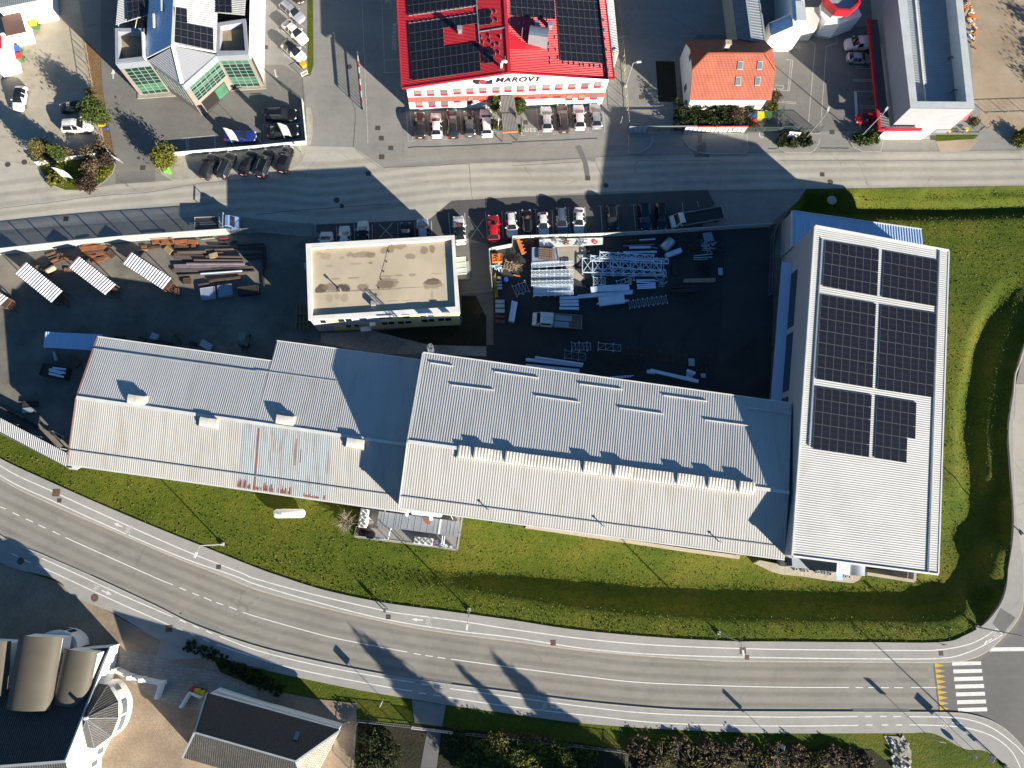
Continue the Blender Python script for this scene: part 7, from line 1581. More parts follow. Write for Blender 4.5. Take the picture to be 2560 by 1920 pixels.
pile('steel_plate', 'rusty orange offcut plate in the pile left of the middle shelter', 'steel plate', 'rusty plates left of the middle shelter', 'a', [(755, 1035, 900, 985, .35), (880, 900, 1020, 880, .2, .3), (800, 1100, 960, 1050, .35, .25), (830, 1130, 940, 1085, .3, .4), (970, 1020, 1100, 1040, .35, .3), (660, 1270, 860, 1165, .32), (700, 1285, 880, 1190, .3, .2), (1000, 1075, 1120, 1060, .18, .45), (870, 1160, 1040, 1095, .3, .2), (1040, 1095, 1145, 1105, .2, .3), (1045, 1260, 1140, 1262, .5), (880, 860, 960, 850, .15, .5), (560, 1140, 640, 1200, .2), (520, 1110, 600, 1150, .2)], ('rust_plate', 'rust_plate', 'rust_dark'), .12)
pile('steel_plate', 'rusty orange plate in the stacked pile right of the middle shelter', 'steel plate', 'rusty plates right of the middle shelter', 'a', [(1300, 910, 1600, 875, .35, .5), (1340, 860, 1550, 820, .25, .6), (1320, 950, 1690, 905, .4, .45), (1410, 990, 1680, 945, .4, .4), (1350, 1000, 1560, 1010, .3, .3), (1480, 1030, 1670, 1000, .4, .3), (1400, 1075, 1560, 1055, .25, .2), (1470, 1105, 1690, 1060, .3, .2), (1500, 1150, 1700, 1095, .35, .1), (1600, 870, 1820, 880, .25, .5), (1320, 1040, 1480, 1030, .22, .35), (1750, 960, 1860, 1060, .9, .1), (1690, 975, 1740, 1080, .5, .1)], ('rust_plate', 'rust_plate', 'rust_plate', 'rust_dark'), .12)
pile('steel_plate', 'rusty part in the scatter between fence and long beams', 'steel plate', 'rusty parts along the corrugated fence', 'b', [(330, 565, 480, 545, .5), (480, 560, 680, 545, .7, .3), (260, 660, 470, 630, .4), (150, 640, 240, 625, .35), (90, 690, 250, 680, .3), (690, 550, 900, 535, .5, .2), (700, 590, 890, 600, .3), (690, 625, 920, 645, .5), (910, 545, 1070, 555, .6, .2), (540, 640, 640, 720, .9), (980, 590, 985, 640, .25), (1015, 590, 1020, 640, .25), (640, 505, 660, 590, .12, .6), (300, 520, 680, 495, .1, .7)], ('rust_plate', 'rust_plate', 'rust_dark', 'rust_plate', 'wood'), .16)
pile('timber', 'pale timber lying along the foot of the corrugated fence', 'timber', None, 'b', [(1125, 508, 1330, 490, .15)], 'wood_pale', .1)
pile('steel_bar', 'red painted bar at the shadow edge by the corrugated fence', 'bar', None, 'b', [(1432, 508, 1560, 498, .2)], 'red_trim', .1)
pile('pallet', 'weathered pallet on top of the long beams', 'pallet', None, 'b', [(1260, 795, 1390, 755, .8, .45)], 'wood_pale', .14)
pile('steel_profile', 'rusty profile in the small stack below the beams', 'steel profile', 'small stack below the beams', 'b', [(835, 1160, 960, 1150, .3), (835, 1195, 970, 1185, .3), (840, 1230, 970, 1220, .3), (1080, 1260, 1260, 1230, .3), (1260, 1190, 1760, 1130, .35)], 'rust_dark', .3)
def crate(name, label, cat, t, quad, z, m, lid=None, group=None):
    mb = MB(); mb.prism(L(t+' '+quad, z), 0); o = thing(name, label, cat, cen(L(t+' '+quad, 0)), group); mb.build('body', MATS[m], o)
    mb = MB(); q = L(t+' '+quad, z+.04); c_ = cen(q)
    for i in range(4): mb.bar(lerp(q[i], c_, .04), lerp(q[(i+1) % 4], c_, .04), .07, .08)
    mb.build('rim', MATS[lid or m], o); return o
crate('storage_box', 'flat blue grey metal box in the shade, left one of two', 'box', 'b', "1102,1305 1340,1272 1366,1465 1130,1502", .5, 'box_blue'); crate('storage_box', 'flat blue grey metal box in the shade, right one of two', 'box', 'b', "1386,1262 1615,1230 1640,1412 1400,1452", .5, 'box_blue')
crate('storage_box', 'small dark box alone below the rightmost shelter', 'box', 'b', "690,1310 750,1300 765,1400 700,1410", .7, 'rust_dark')
crate('waste_skip', 'dark steel skip beside the shaded boxes', 'skip', 'b', "1710,1290 2040,1250 2070,1390 1730,1420", .8, 'scrap_dark')
tk = MB(); a, b_ = T('a', 740, 1300, .5), T('a', 900, 1215, .5); tk.tube([a, lerp(a, b_, .1), lerp(a, b_, .9), b_], [.25, .42, .42, .25], 12); tag(tk.build('gas_tank', MATS['wood_pale'], None, True), 'ochre cylindrical tank lying below the rusty plates', 'tank')
sk = crate('waste_skip', 'open dark skip holding white sheets beside the blue looking canopy', 'skip', 'l', "525,330 835,385 800,535 470,470", 1.0, 'scrap_dark')
for k, s in enumerate(("600,390 800,440 795,465 595,425", "640,375 805,395 800,420 635,400", "595,440 780,490 775,512 592,470", "610,400 760,450 740,470 600,430")):
    mb = MB(); mb.slab(L("l "+s, 1.12+k*.05), .04); tag(mb.build('sheet_offcut', MATS['beam_blue']), 'white sheet offcut lying in the open dark skip', 'sheet', 'sheets in the open skip')
nr = thing('storage_rack', 'long narrow ribbed rack roof along the south west boundary', 'rack', T('20', 200, 500)); q = L("20 -420,70 592,604 572,712 -420,190", 2.7)
mb = MB(); corr(mb, q[3], q[2], q[1], q[0], .30, .06); mb.build('roof', MATS['roof_white'], nr)
mb = MB(); mb.bar(q[3]+Vector((0, -.1, -1.35)), q[2]+Vector((0, -.1, -1.35)), .12, 2.6); mb.build('back_wall', MATS['fence_dark'], nr)
for t in (.1, .3, .5, .7, .9): p = lerp(q[0], q[1], t); MB().box((p.x, p.y, 1.32), .12, .12, 2.64).build('post', MATS['galv'], nr)
pile('steel_beam', 'dark steel length on the ground before the long rack roof', 'steel beam', 'steel before the long rack', 'l', [(110, 920, 470, 1120, .3), (0, 830, 300, 1000, .3), (280, 910, 400, 900, .7), (530, 1120, 750, 1230, .2), (620, 1185, 750, 1270, .2), (640, 1160, 790, 1240, .2), (280, 830, 460, 830, .8)], ('scrap_dark', 'beam_brown', 'galv'), .3)
pile('machine_part', 'dark machine part standing along the north wall of the long hall', 'machine part', 'parts along the long hall wall', '10', [(990, 1265, 1080, 1270, .6), (1200, 1265, 1250, 1290, .8), (1310, 1240, 1370, 1260, .9), (1340, 1300, 1480, 1330, .9), (1510, 1230, 1560, 1310, .25), (1740, 1300, 1830, 1350, 1.0), (1640, 1300, 1700, 1320, .5), (600, 1420, 680, 1500, .9), (470, 1380, 490, 1460, .3)], ('scrap_dark', 'rust_dark', 'galv'), .5)
pile('timber', 'timber in the rack beside the flat office west wall', 'timber', 'timbers beside the flat office', '11', [(352, 970, 345, 1185, .12), (385, 968, 378, 1188, .12), (418, 975, 412, 1188, .12), (450, 1110, 446, 1190, .12), (345, 1050, 440, 1050, .08, .3), (345, 1120, 450, 1122, .08, .3)], 'wood', .25)
# ================================================================ right yard
def truss(label, t, a, b_, w, bays, m, z=.3, hgt=.0, group=None, cross=True, bw_=.07):
    A, B_ = T(t, *a, z), T(t, *b_, z); d = (B_-A).normalized(); n = Vector((-d.y, d.x, 0))*w/2; mb = MB()
    for s in (-1, 1): mb.bar(A+n*s, B_+n*s, bw_, bw_)
    for i in range(bays+1):
        p = lerp(A, B_, i/bays); mb.bar(p-n, p+n, bw_*.9, bw_*.9)
        if i < bays:
            q = lerp(A, B_, (i+1)/bays); mb.bar(p-n, q+n, bw_*.6, bw_*.6)
            if cross: mb.bar(p+n, q-n, bw_*.6, bw_*.6)
        if i % 2 == 0: mb.box(p+n*1.25, .18, .22, .04, math.atan2(d.y, d.x)); mb.box(p-n*1.25, .18, .22, .04, math.atan2(d.y, d.x))
    return tag(mb.build('steel_truss', MATS[m]), label, 'truss', group)
for k, (a, b_, w, n, z) in enumerate((((760, 545), (1225, 572), 1.0, 6, .95), ((680, 572), (1350, 600), .8, 7, .7), ((608, 632), (1310, 652), 2.3, 8, .45), ((690, 690), (1330, 700), 1.0, 7, .15), ((850, 600), (1290, 640), 1.7, 5, .75))):
    truss('%s of the big white trusses in the dark yard' % ('short upper', 'long upper', 'widest and lowest left', 'bottom', 'top middle')[k]+(' one' if k else ' one, nearest the fence'), '12', a, b_, w, n, 'beam_blue', z, group='white trusses in the dark yard', bw_=.13)
for k in range(6):
    y0 = 640+k*46; truss('galvanised lattice girder in the bright stack beside the white trusses', '12', (170+(k > 3)*18, y0+10-(k == 0)*10), (528, y0-(28 if k == 0 else 0)), .62, 11, 'galv_light', .35+.12*(k % 2)+.1*k, group='galvanised girder stack', bw_=.09)
mb = MB(); mb.prism(L("12 188,800 525,800 515,885 190,885", .55), .1); tag(mb.build('plank_bundle', MATS['galv_light']), 'galvanised plank bundle under the lowest lattice girder', 'planks')
truss('small bright lattice bundle below the white trusses', '12', (703, 768), (806, 768), 1.1, 3, 'galv_light', .5)
crate('storage_box', 'low corrugated container carrying brown pallets', 'container', 'y', "712,380 1120,372 1165,600 712,630", 1.1, 'box_blue')
for k, x in enumerate((865, 955, 1045)):
    mb = MB(); c_ = T('y', x, 485+k*8, 1.3)
    for j in range(6): mb.box(c_+Vector((0, -.85+j*.34, .08)), .8, .2, .04, -.06)
    for j in (-.33, 0, .33): mb.box(c_+Vector((j, 0, 0)), .1, 1.9, .1, -.06)
    tag(mb.build('pallet', MATS['plywood']), 'brown pallet on the low container, %s of three' % ('left', 'middle', 'right')[k], 'pallet', 'pallets on the low container')
wbn = thing('work_platform', 'long pale platform below the fence holding small heaps', 'platform', T('y', 1400, 300)); mb = MB(); mb.prism(L("y 830,245 1660,225 1870,222 1868,328 1500,345 840,368", .7), .55); mb.build('deck', MATS['wood_pale'] if 0 else MATS['flash_white'], wbn)
for x, y in ((860, 350), (1200, 350), (1500, 335), (1850, 320), (1850, 235), (860, 255)): p = T('y', x, y, .28); MB().box(p, .12, .12, .55).build('leg', MATS['galv'], wbn)
def heap(name, label, cat, t, x, y, r, n, m, z=.1, size=.3, hgt=.4, seed=1):
    """loose scrap: crossing bars and chips of one heap"""
    rr = random.Random(seed); c_ = T(t, x, y, z); mb = MB()
    for i in range(n):
        a = rr.uniform(0, 6.28); q = c_+Vector((rr.gauss(0, r*.45), rr.gauss(0, r*.45), rr.uniform(0, hgt))); l_ = size*rr.uniform(.5, 1.6)
        mb.bar(q, q+Vector((math.cos(a)*l_, math.sin(a)*l_, rr.uniform(-.15, .15))), rr.uniform(.03, .12), rr.uniform(.02, .08))
    return tag(mb.build(name, MATS[m]), label, cat)
heap('scrap_heap', 'grey metal heap at the left on the pale platform', 'scrap', 'y', 900, 290, .6, 30, 'galv_light', .75, seed=2); heap('scrap_heap', 'silver pipe heap in the middle of the pale platform', 'scrap', 'y', 1095, 275, .5, 30, 'alu', .75, seed=3); heap('scrap_heap', 'reddish scrap heap on the pale platform', 'scrap', 'y', 1265, 300, .4, 26, 'rust_iron', .75, seed=4)
heap('scrap_heap', 'thin wire bundle right of the reddish heap', 'scrap', 'y', 1480, 285, .7, 14, 'galv', .72, 1.0, .1, seed=5); heap('scrap_heap', 'rusty and grey scrap left of the low container', 'scrap', 'y', 690, 300, .8, 40, 'rust_dark', .2, .6, seed=6)
sgn = MB(); c_ = T('y', 1738, 288, .8); sgn.cyl(c_, .38, .76, .79, 20); o = sgn.build('round_sign', MATS['sign_red']); tag(o, 'round red sign lying on the platform end', 'sign'); sgn = MB(); [sgn.box(c_+Vector((0, k*.12, .0)), .4-.08*abs(k), .05, .012) for k in (-1, 0, 1)]; sgn.build('sign_stripe', MATS['flash_white'], o)
of = MB(); a, b_ = T('y', 490, 255, .8), T('y', 575, 490, .8); of.bar(a, b_, .55, .12); [of.bar(lerp(a, b_, t)+Vector((.1, 0, 0)), lerp(a, b_, t)+Vector((.55, .12, 0)), .12, .1) for t in (.15, .4, .65, .9)]; tag(of.build('orange_bracket', MATS['orange']), 'bright orange steel frame leaning near the fence corner', 'steel frame')
crate('mesh_crate', 'orange red crate in the fenced yard corner', 'crate', 'y', "62,490 228,482 232,605 70,615", .9, 'orange', 'orange'); heap('scrap_heap', 'orange rods inside the fenced corner crate', 'scrap', 'y', 150, 550, .45, 20, 'orange', .9, .5, .2, seed=9)
heap('scrap_heap', 'silver scrap below the orange red crate', 'scrap', 'y', 150, 710, .55, 46, 'galv_light', .2, .45, .5, seed=10); heap('scrap_heap', 'dark tangled metal beside the wooden rack', 'scrap', 'y', 470, 590, .7, 50, 'scrap_dark', .1, .5, .5, seed=11); heap('scrap_heap', 'pale rod tangle right of the fenced crate', 'scrap', 'y', 460, 680, .5, 26, 'wood_pale', .1, .6, .3, seed=12)
truss('pale rack frame beside the tangled metal', 'y', (270, 660), (415, 700), 1.2, 3, 'wood_pale', .5, cross=False); truss('dark mesh cage frame tilted on the yard floor', 'y', (430, 1090), (635, 1010), 1.5, 4, 'galv', .4, cross=False)
pile('pole', 'yellow green pole leaning in the fenced corner', 'pole', 'yellow green poles', 'y', [(118, 800, 162, 1195, .07, .3), (105, 830, 140, 1190, .07, .35), (90, 850, 122, 1200, .07, .3)], 'paint_yellow', .07)
pile('steel_plate', 'grey stacked plate beside the yellow green poles', 'steel plate', 'grey plates in the corner', 'y', [(145, 950, 225, 948, .35), (148, 1000, 230, 998, .35), (150, 1050, 232, 1046, .35), (155, 880, 215, 878, .4)], 'galv', .3)
br_ = MB(); c_ = T('y', 290, 925, 0); br_.cyl(c_, .34, 0, .9, 16); br_.cyl(c_, .36, .28, .32, 16); br_.cyl(c_, .36, .58, .62, 16); mat('barrel_blue', (.02, .05, .22), .4); tag(br_.build('barrel', MATS['barrel_blue']), 'blue barrel standing in the yard corner', 'barrel')
pile('steel_bar', 'orange bar lying alone near the girder stack', 'bar', None, 'y', [(415, 825, 525, 852, .14)], 'orange', .1)
pile('grating', 'grey grating in the left column of the dark yard', 'grating', 'gratings along the yard edge', 'y', [(120, 1260, 265, 1262, .5, .3), (120, 1330, 268, 1332, .6, .3), (120, 1410, 270, 1415, .6, .3), (120, 1500, 275, 1508, .5), (120, 1580, 275, 1590, .6)], ('galv', 'galv', 'galv', 'rust_dark', 'rust_dark'), .2)
crate('panel_board', 'pale blue long board standing right of the gratings', 'board', 'y', "388,1245 480,1270 425,1597 335,1570", .8, 'beam_blue')
pile('plank', 'pale blue plank in the square stack above the crew cab truck', 'plank', 'square plank stack', '12', [(412, 918, 572, 914, .45, .2), (412, 948, 574, 946, .45, .2), (414, 975, 576, 975, .4, .2), (410, 1006, 578, 1008, .4, .2)], 'beam_blue', .35)
pile('steel_beam', 'pale box beam below the white trusses', 'steel beam', 'pale box beams', '12', [(680, 848, 740, 840, .9, .2), (745, 838, 1012, 826, 1.0, .2), (566, 900, 1042, 856, .28), (570, 912, 1040, 874, .28), (750, 948, 970, 922, 1.4, .2), (735, 966, 1010, 938, .25)], 'beam_blue', .4)
pile('steel_beam', 'rusty or pale beam in the row above the white trusses', 'steel beam', 'beams above the white trusses', 'x', [(135, 275, 380, 262, .2), (380, 262, 635, 248, .2), (140, 300, 630, 285, .14), (115, 360, 620, 335, .25), (215, 385, 560, 378, .35), (120, 462, 660, 455, .32), (560, 380, 680, 392, .2)], ('rust_plate', 'beam_blue', 'rust_dark', 'beam_violet', 'beam_blue', 'beam_blue', 'beam_violet'), .22)
cy = MB(); a, b_ = T('x', 770, 400, .5), T('x', 900, 270, .5); cy.tube([a, b_], .75, 18); cy.tube([lerp(a, b_, .2), lerp(a, b_, .24)], .78, 18); tag(cy.build('round_tank', MATS['galv'], None, True), 'grey round tank lying right of the beam row', 'tank')
crate('storage_box', 'white topped tilted box right of the white trusses', 'box', 'x', "803,478 1055,385 1078,450 828,540", .7, 'beam_blue')
truss('thin pale frame lying below the white trusses', 'x', (20, 965), (280, 875), .65, 2, 'beam_blue', .2, cross=False)
pile('pallet', 'dark pallet in the yard shade', 'pallet', 'pallets in the dark yard', 'x', [(225, 870, 225, 985, .6), (1695, 715, 1700, 832, .7), (960, 680, 965, 830, .9), (1480, 140, 1520, 285, 1.5, .3)], ('wood_pale', 'galv', 'scrap_dark', 'box_blue'), .2)
pile('plank', 'pale plank in the bundle right of the thin frame', 'plank', 'pale plank bundle', 'x', [(330, 918, 635, 914, .25), (335, 945, 640, 962, .25), (340, 995, 640, 985, .2), (345, 1022, 645, 1012, .2), (345, 1050, 645, 1036, .2), (635, 922, 690, 924, .1)], 'beam_blue', .25)
heap('scrap_heap', 'bright and dark scrap right of the plank bundle', 'scrap', 'x', 745, 960, .6, 30, 'galv', .1, .5, .3, seed=14)
pile('timber', 'brown timber in the low row of the dark yard', 'timber', 'brown timbers in the dark yard', 'x', [(1100, 898, 1620, 886, .12), (1100, 914, 1618, 902, .12), (1100, 930, 1620, 922, .12), (1102, 945, 1600, 940, .12)], 'wood_pale', .12)
heap('scrap_heap', 'dark wire tangle at the upper right of the dark yard', 'scrap', 'x', 1230, 350, .9, 50, 'rust_dark', .1, .7, .4, seed=15); heap('scrap_heap', 'grey machine scrap below the dark pallets', 'scrap', 'x', 1460, 380, .8, 50, 'galv', .2, .6, .5, seed=16); heap('scrap_heap', 'rusty scrap at the lane edge of the dark yard', 'scrap', 'x', 1650, 430, .8, 50, 'rust_dark', .1, .6, .4, seed=17); heap('scrap_heap', 'dark grid scrap above the brown timbers', 'scrap', 'x', 1430, 740, 1.0, 60, 'scrap_dark', .1, .7, .3, seed=18)
pile('steel_beam', 'pale bar in the shade above the grid scrap', 'steel beam', 'pale bars in the shade', 'x', [(1265, 520, 1570, 488, .15), (1260, 552, 1565, 540, .15), (1260, 580, 1490, 576, .12)], 'galv', .15)
pile('steel_beam', 'dark beam stack below the brown timbers', 'steel beam', 'dark stack below the timbers', 'x', [(900, 1040, 1300, 1015, .5), (870, 1075, 1320, 1060, .5), (900, 1110, 1290, 1095, .3)], 'scrap_dark', .3)
truss('dark ladder like frame at the right of the yard', 'x', (845, 1225), (1535, 1175), 1.2, 7, 'scrap_dark', .4, cross=False, group='dark frames in the yard'); truss('dark railing with pickets below the pale box beams', 'x', (215, 1310), (825, 1225), 1.0, 16, 'galv', .5, cross=False, group='dark frames in the yard', bw_=.04)
for k, (a, b_, w, n, m) in enumerate((((515, 1335), (680, 1335), 1.1, 5, 'galv'), ((455, 1402), (635, 1425), 1.1, 3, 'box_blue'), ((745, 1332), (940, 1348), 1.0, 3, 'galv'), ((965, 1362), (1150, 1380), 1.1, 5, 'rust_dark'), ((1165, 1405), (1500, 1440), 1.2, 6, 'rust_dark'), ((740, 1440), (1150, 1490), 1.2, 7, 'scrap_dark'), ((1600, 1500), (1715, 1510), 1.2, 3, 'rust_dark'), ((1595, 1420), (1710, 1435), .9, 2, 'rust_dark'))):
    truss('%s rack frame in the dark row north of the tall white hall' % ('pale slatted', 'blue topped', 'second pale', 'brown slatted', 'long brown', 'long dark', 'square brown', 'small brown')[k], '12', a, b_, w, n, m, .5, cross=False, group='rack frames north of the hall')
pile('steel_beam', 'pale blue long beam beside the tall white hall, left bundle', 'steel beam', 'pale beams north of the hall', '12', [(120, 1448, 610, 1500, .45, .4), (200, 1428, 615, 1488, .3, .6), (118, 1500, 580, 1545, .5)], 'beam_blue', .35)
pile('steel_beam', 'long pale blue beam lying alone near the tall hall', 'steel beam', 'lone long beam pair', 'z', [(545, 1045, 1540, 1275, .5, .4), (475, 1065, 640, 1095, .5, .3)], 'beam_blue', .35)
pile('steel_beam', 'short pale beam in the little bundle at the yard end', 'steel beam', 'short beams at the yard end', 'z', [(1305, 1045, 1475, 1115, .45, .3), (1300, 1090, 1430, 1155, .35), (1290, 1150, 1420, 1225, .3)], 'beam_blue', .3)
pile('steel_beam', 'thin pale bar near the hall roof edge', 'steel beam', 'thin bars at the roof edge', '12', [(840, 1600, 1050, 1585, .12), (850, 1608, 1030, 1596, .12)], 'beam_blue', .12)
pile('pallet', 'grey slatted pallet at the yard end', 'pallet', 'pallets at the yard end', 'z', [(1395, 800, 1400, 955, .9), (1640, 1110, 1640, 1200, .7)], 'galv', .25)
# ================================================================ south side: tank, plant compound
tk = thing('gas_tank', 'white cylindrical gas tank on the lawn beside the long hall', 'tank', T('21', 287, 1120)); a, b_ = T('21', 150, 1120, .95), T('21', 425, 1117, .95); mb = MB()
d = (b_-a).normalized(); mb.tube([a-d*.02, a+d*.12, a+d*.4, b_-d*.4, b_-d*.12, b_+d*.02], [.12, .45, .62, .62, .45, .12], 20); mb.build('vessel', MATS['wall_white'], tk, True)
for t in (.22, .78): p = lerp(a, b_, t); MB().box((p.x, p.y, .2), .25, 1.0, .55).build('saddle', MATS['concrete'], tk)
p = lerp(a, b_, .25); mb = MB(); mb.box((p.x, p.y, 1.6), .5, .35, .16); mb.build('valve_cover', MATS['flash_grey'], tk)
sheet('plant_pad', "u 235,270 2130,440 2030,1080 130,840", .08, 'concrete')
bar_fence('plant_fence', 'wire fence around the ventilation plant on the lawn', L("u 180,640 135,825 1080,940 2025,1080 2125,450"), 1.4, 'wire', 2.5, .2)
dc = thing('air_duct_unit', 'long grey sheet metal air handling unit beside the hall', 'air unit', T('u', 1300, 600)); q = L("u 572,355 2062,548 2020,825 525,625", 1.7); mb = MB(); mb.prism(q, .25); mb.build('casing', MATS['duct_metal'] if 'duct_metal' in MATS else mat('duct_metal', (.34, .36, .39), .4, .5, var=.10, scale=.7, dark=(.26, .11, .05), dscale=.5, damt=.22), dc)
mb = MB()
for t in (.045, .08, .13, .21, .23, .27, .30, .38, .46, .54, .62, .70, .78, .86, .90, .95): mb.bar(lerp(q[0], q[1], t)+Z(.015), lerp(q[3], q[2], t)+Z(.015), .035, .05)
mb.build('seams', MATS['flash_grey'], dc); mb = MB(); mb.bar(lerp(q[0], q[1], .765)+Z(.03), lerp(q[3], q[2], .765)+Z(.03), .26, .1); mb.build('white_strip', MATS['flash_white'], dc)
p = T('u', 1470, 535, 1.75); mb = MB(); mb.slab([T('u', *k, 1.73) for k in ((1385, 480), (1530, 505), (1520, 590), (1480, 610), (1400, 540))], .02); mb.build('rust_patch', MATS['rust'], dc)
mb = MB(); a, b_ = T('u', 1200, 360, 2.6), T('u', 1690, 405, 2.6); mb.tube([a-Vector((.3, 0, 0)), a, b_, b_+Vector((.35, -.1, 0))], [.3, .45, .45, .3], 14); c_ = T('u', 1520, 430, 2.4); mb.tube([c_, c_+Vector((0, -.5, -.6))], .3, 12); tag(mb.build('air_duct', MATS['galv_light'], None, True), 'fat silver air duct under the hall roof edge', 'duct')
mb = MB(); a = T('u', 1075, 400, 3.6); mb.tube([a, a+Vector((-.1, -.1, -1.6))], .28, 12); tag(mb.build('air_duct', MATS['galv_light'], None, True), 'short vertical duct dropping from the lower hall eave', 'duct')
def chiller(label, quad, n, endm):
    q = L("u "+quad, 1.5); o = thing('cooling_unit', label, 'cooling unit', cen(L("u "+quad, 0))); mb = MB(); mb.prism(q, .2); mb.build('casing', MATS['flash_white'], o)
    for i in range(n):
        c_ = bil(q, (i+.5)/n, .5); mb = MB(); r = min((q[1]-q[0]).length/n, (q[3]-q[0]).length)*.44
        mb.cyl(c_, r, 1.49, 1.56, 22); fo = mb.build('fan', MATS['iron'], o); mb = MB(); mb.cyl(c_, r*.26, 1.56, 1.6, 12); mb.build('hub', MATS['flash_white'], fo)
        mb = MB(); [mb.tube([c_+Vector((r*f*math.cos(k*math.pi/10), r*f*math.sin(k*math.pi/10), .08)) for k in range(21)], .018, 4) for f in (.5, .75, 1.0)]; mb.build('guard', MATS['galv'], fo)
    mb = MB(); mb.bar(q[1]+Z(-.5), q[2]+Z(-.5), .08, .9); mb.build('end_panel', MATS[endm], o); return o
chiller('white cooling unit with three fans at the left end of the plant', "240,310 395,330 330,660 190,645".replace('240,310 395,330 330,660 190,645', '395,325 335,665 190,648 245,308'), 3, 'red_trim'); chiller('white cooling unit with three fans at the front of the plant', "1225,820 1575,860 1555,1000 1210,955", 3, 'red_trim')
mat('black_plastic', (.012, .012, .013), .4)
mb = MB(); c_ = T('u', 430, 790, 0); mb.cyl(c_, .62, .1, 1.3, 20); mb.cyl(c_, .3, 1.3, 1.38, 16); tag(mb.build('water_tank', MATS['black_plastic']), 'round black tank in the plant compound', 'tank')
mb = MB(); [mb.tube([T('u', 510, 860+k, 1.0), T('u', 740, 880+k, 1.0), T('u', 775, 700, 1.0), T('u', 800, 670, 1.5)], .09, 8) for k in (0,)]; mb.tube([T('u', 520, 830, .8), T('u', 720, 860, .8), T('u', 750, 700, .8)], .09, 8); tag(mb.build('insulated_pipe', MATS['galv_light'], None, True), 'silver insulated pipes left of the air handling unit', 'pipe')
mb = MB(); mb.tube([T('u', 1740, 800, 1.5), T('u', 1725, 980, 1.0), T('u', 1800, 1010, .8)], .1, 8); mb.tube([T('u', 1780, 810, 1.5), T('u', 1760, 960, 1.1), T('u', 1820, 980, .8)], .1, 8); tag(mb.build('insulated_pipe', MATS['galv_light'], None, True), 'silver insulated pipes at the right end of the plant', 'pipe')
mb = MB(); c_ = T('u', 1900, 1010, 0); mb.cyl(c_, .22, .1, .9, 14, r2=.2); tag(mb.build('pressure_vessel', MATS['galv_light']), 'small silver vessel in the right plant corner', 'vessel'); mb = MB(); c_ = T('u', 1805, 1000, 0); mb.cyl(c_, .22, .1, 1.0, 14, r2=.18); tag(mb.build('pump', MATS['flash_white']), 'white pump beside the small silver vessel', 'pump')
crate('control_cabinet', 'dark cabinet right of the front cooling unit', 'cabinet', 'u', "1590,890 1700,900 1690,1000 1580,985", .9, 'box_blue'); crate('control_cabinet', 'dark cabinet below the left cooling unit', 'cabinet', 'u', "195,690 370,715 350,820 185,800", .7, 'black_plastic')
mb = MB(); a, b_ = T('u', 1800, 850, .4), T('u', 2010, 1060, .4); mb.bar(a, b_, .12, .1); tag(mb.build('brace_bar', MATS['beige_concrete']), 'pale diagonal bar in the right plant corner', 'bar')
for x0, y0, x1, y1 in ((690, 320, 680, 390), (1890, 420, 1950, 530)): mb = MB(); mb.bar(T('u', x0, y0, 2.6), T('u', x1, y1, 1.2), .1, .1); tag(mb.build('support_strut', MATS['galv']), 'strut between hall eave and air handling unit, %s' % ('left one' if x0 < 1000 else 'right one'), 'strut')
# ================================================================ street furniture
mat('lamp_metal', (.34, .35, .36), .45, .4); mat('sign_blue', (.03, .1, .38), .4); mat('sign_back', (.36, .37, .38), .5, .3); mat('sign_yellowgreen', (.55, .62, .05), .5)
def lamp(label, t, base, top, hgt, arm=(0, 0), z=0.0):
    b_ = T(t, *base, z); o = thing('street_lamp', label, 'street lamp', b_, 'street lamps')
    mb = MB(); mb.tube([b_, b_+Z(hgt*.5), b_+Z(hgt)], [.10, .085, .06], 10); mb.build('pole', MATS['lamp_metal'], o)
    av = Vector((arm[0], arm[1], 0)); e = b_+Z(hgt)+av+Z(.1)
    mb = MB(); mb.tube([b_+Z(hgt-.05), e], .05, 8); mb.build('arm', MATS['lamp_metal'], o)
    mb = MB(); dd = av.normalized() if av.length > .01 else Vector((0, -1, 0)); mb.bar(e-dd*.1, e+dd*.65, .28, .12); mb.build('lamp_head', MATS['flash_white'], o)
    mb = MB(); mb.box(b_+Z(.15), .45, .45, .3); mb.build('base', MATS['concrete'], o)
lamp('tall street lamp on the lawn edge near the left road bend', '20', (1925, 1385), 0, 8.6, (-.3, -.9)); lamp('tall street lamp in the middle of the north pavement edge', '31', (1840, 290), 0, 9.2, (-.1, -.9)); lamp('tall street lamp on the lawn edge below the tall white hall', '32', (1785, 492), 0, 8.9, (.1, -1.0)); lamp('tall street lamp at the lawn corner by the zebra crossing', '33', (1800, 440), 0, 9.0, (.5, -.4))
lamp('slim lamp leaning over the concrete drive beside the post fence', '02', (980, 745), 0, 6.0, (.6, .1)); lamp('slim lamp left of the market gate islands', 'k', (1925, 655), 0, 7.5, (.1, .3)); lamp('slim lamp in the right market island hedge', '03', (790, 1190), 0, 7.2, (.3, .4)); lamp('lamp mast cut by the bottom edge at the right corner', 'e', (1870, 1012), 0, 9.0, (.6, -.6)); lamp('slim lamp beside the flat office courtyard lawn edge', '23', (2195, 1295), 0, 6, (-.7, 0))
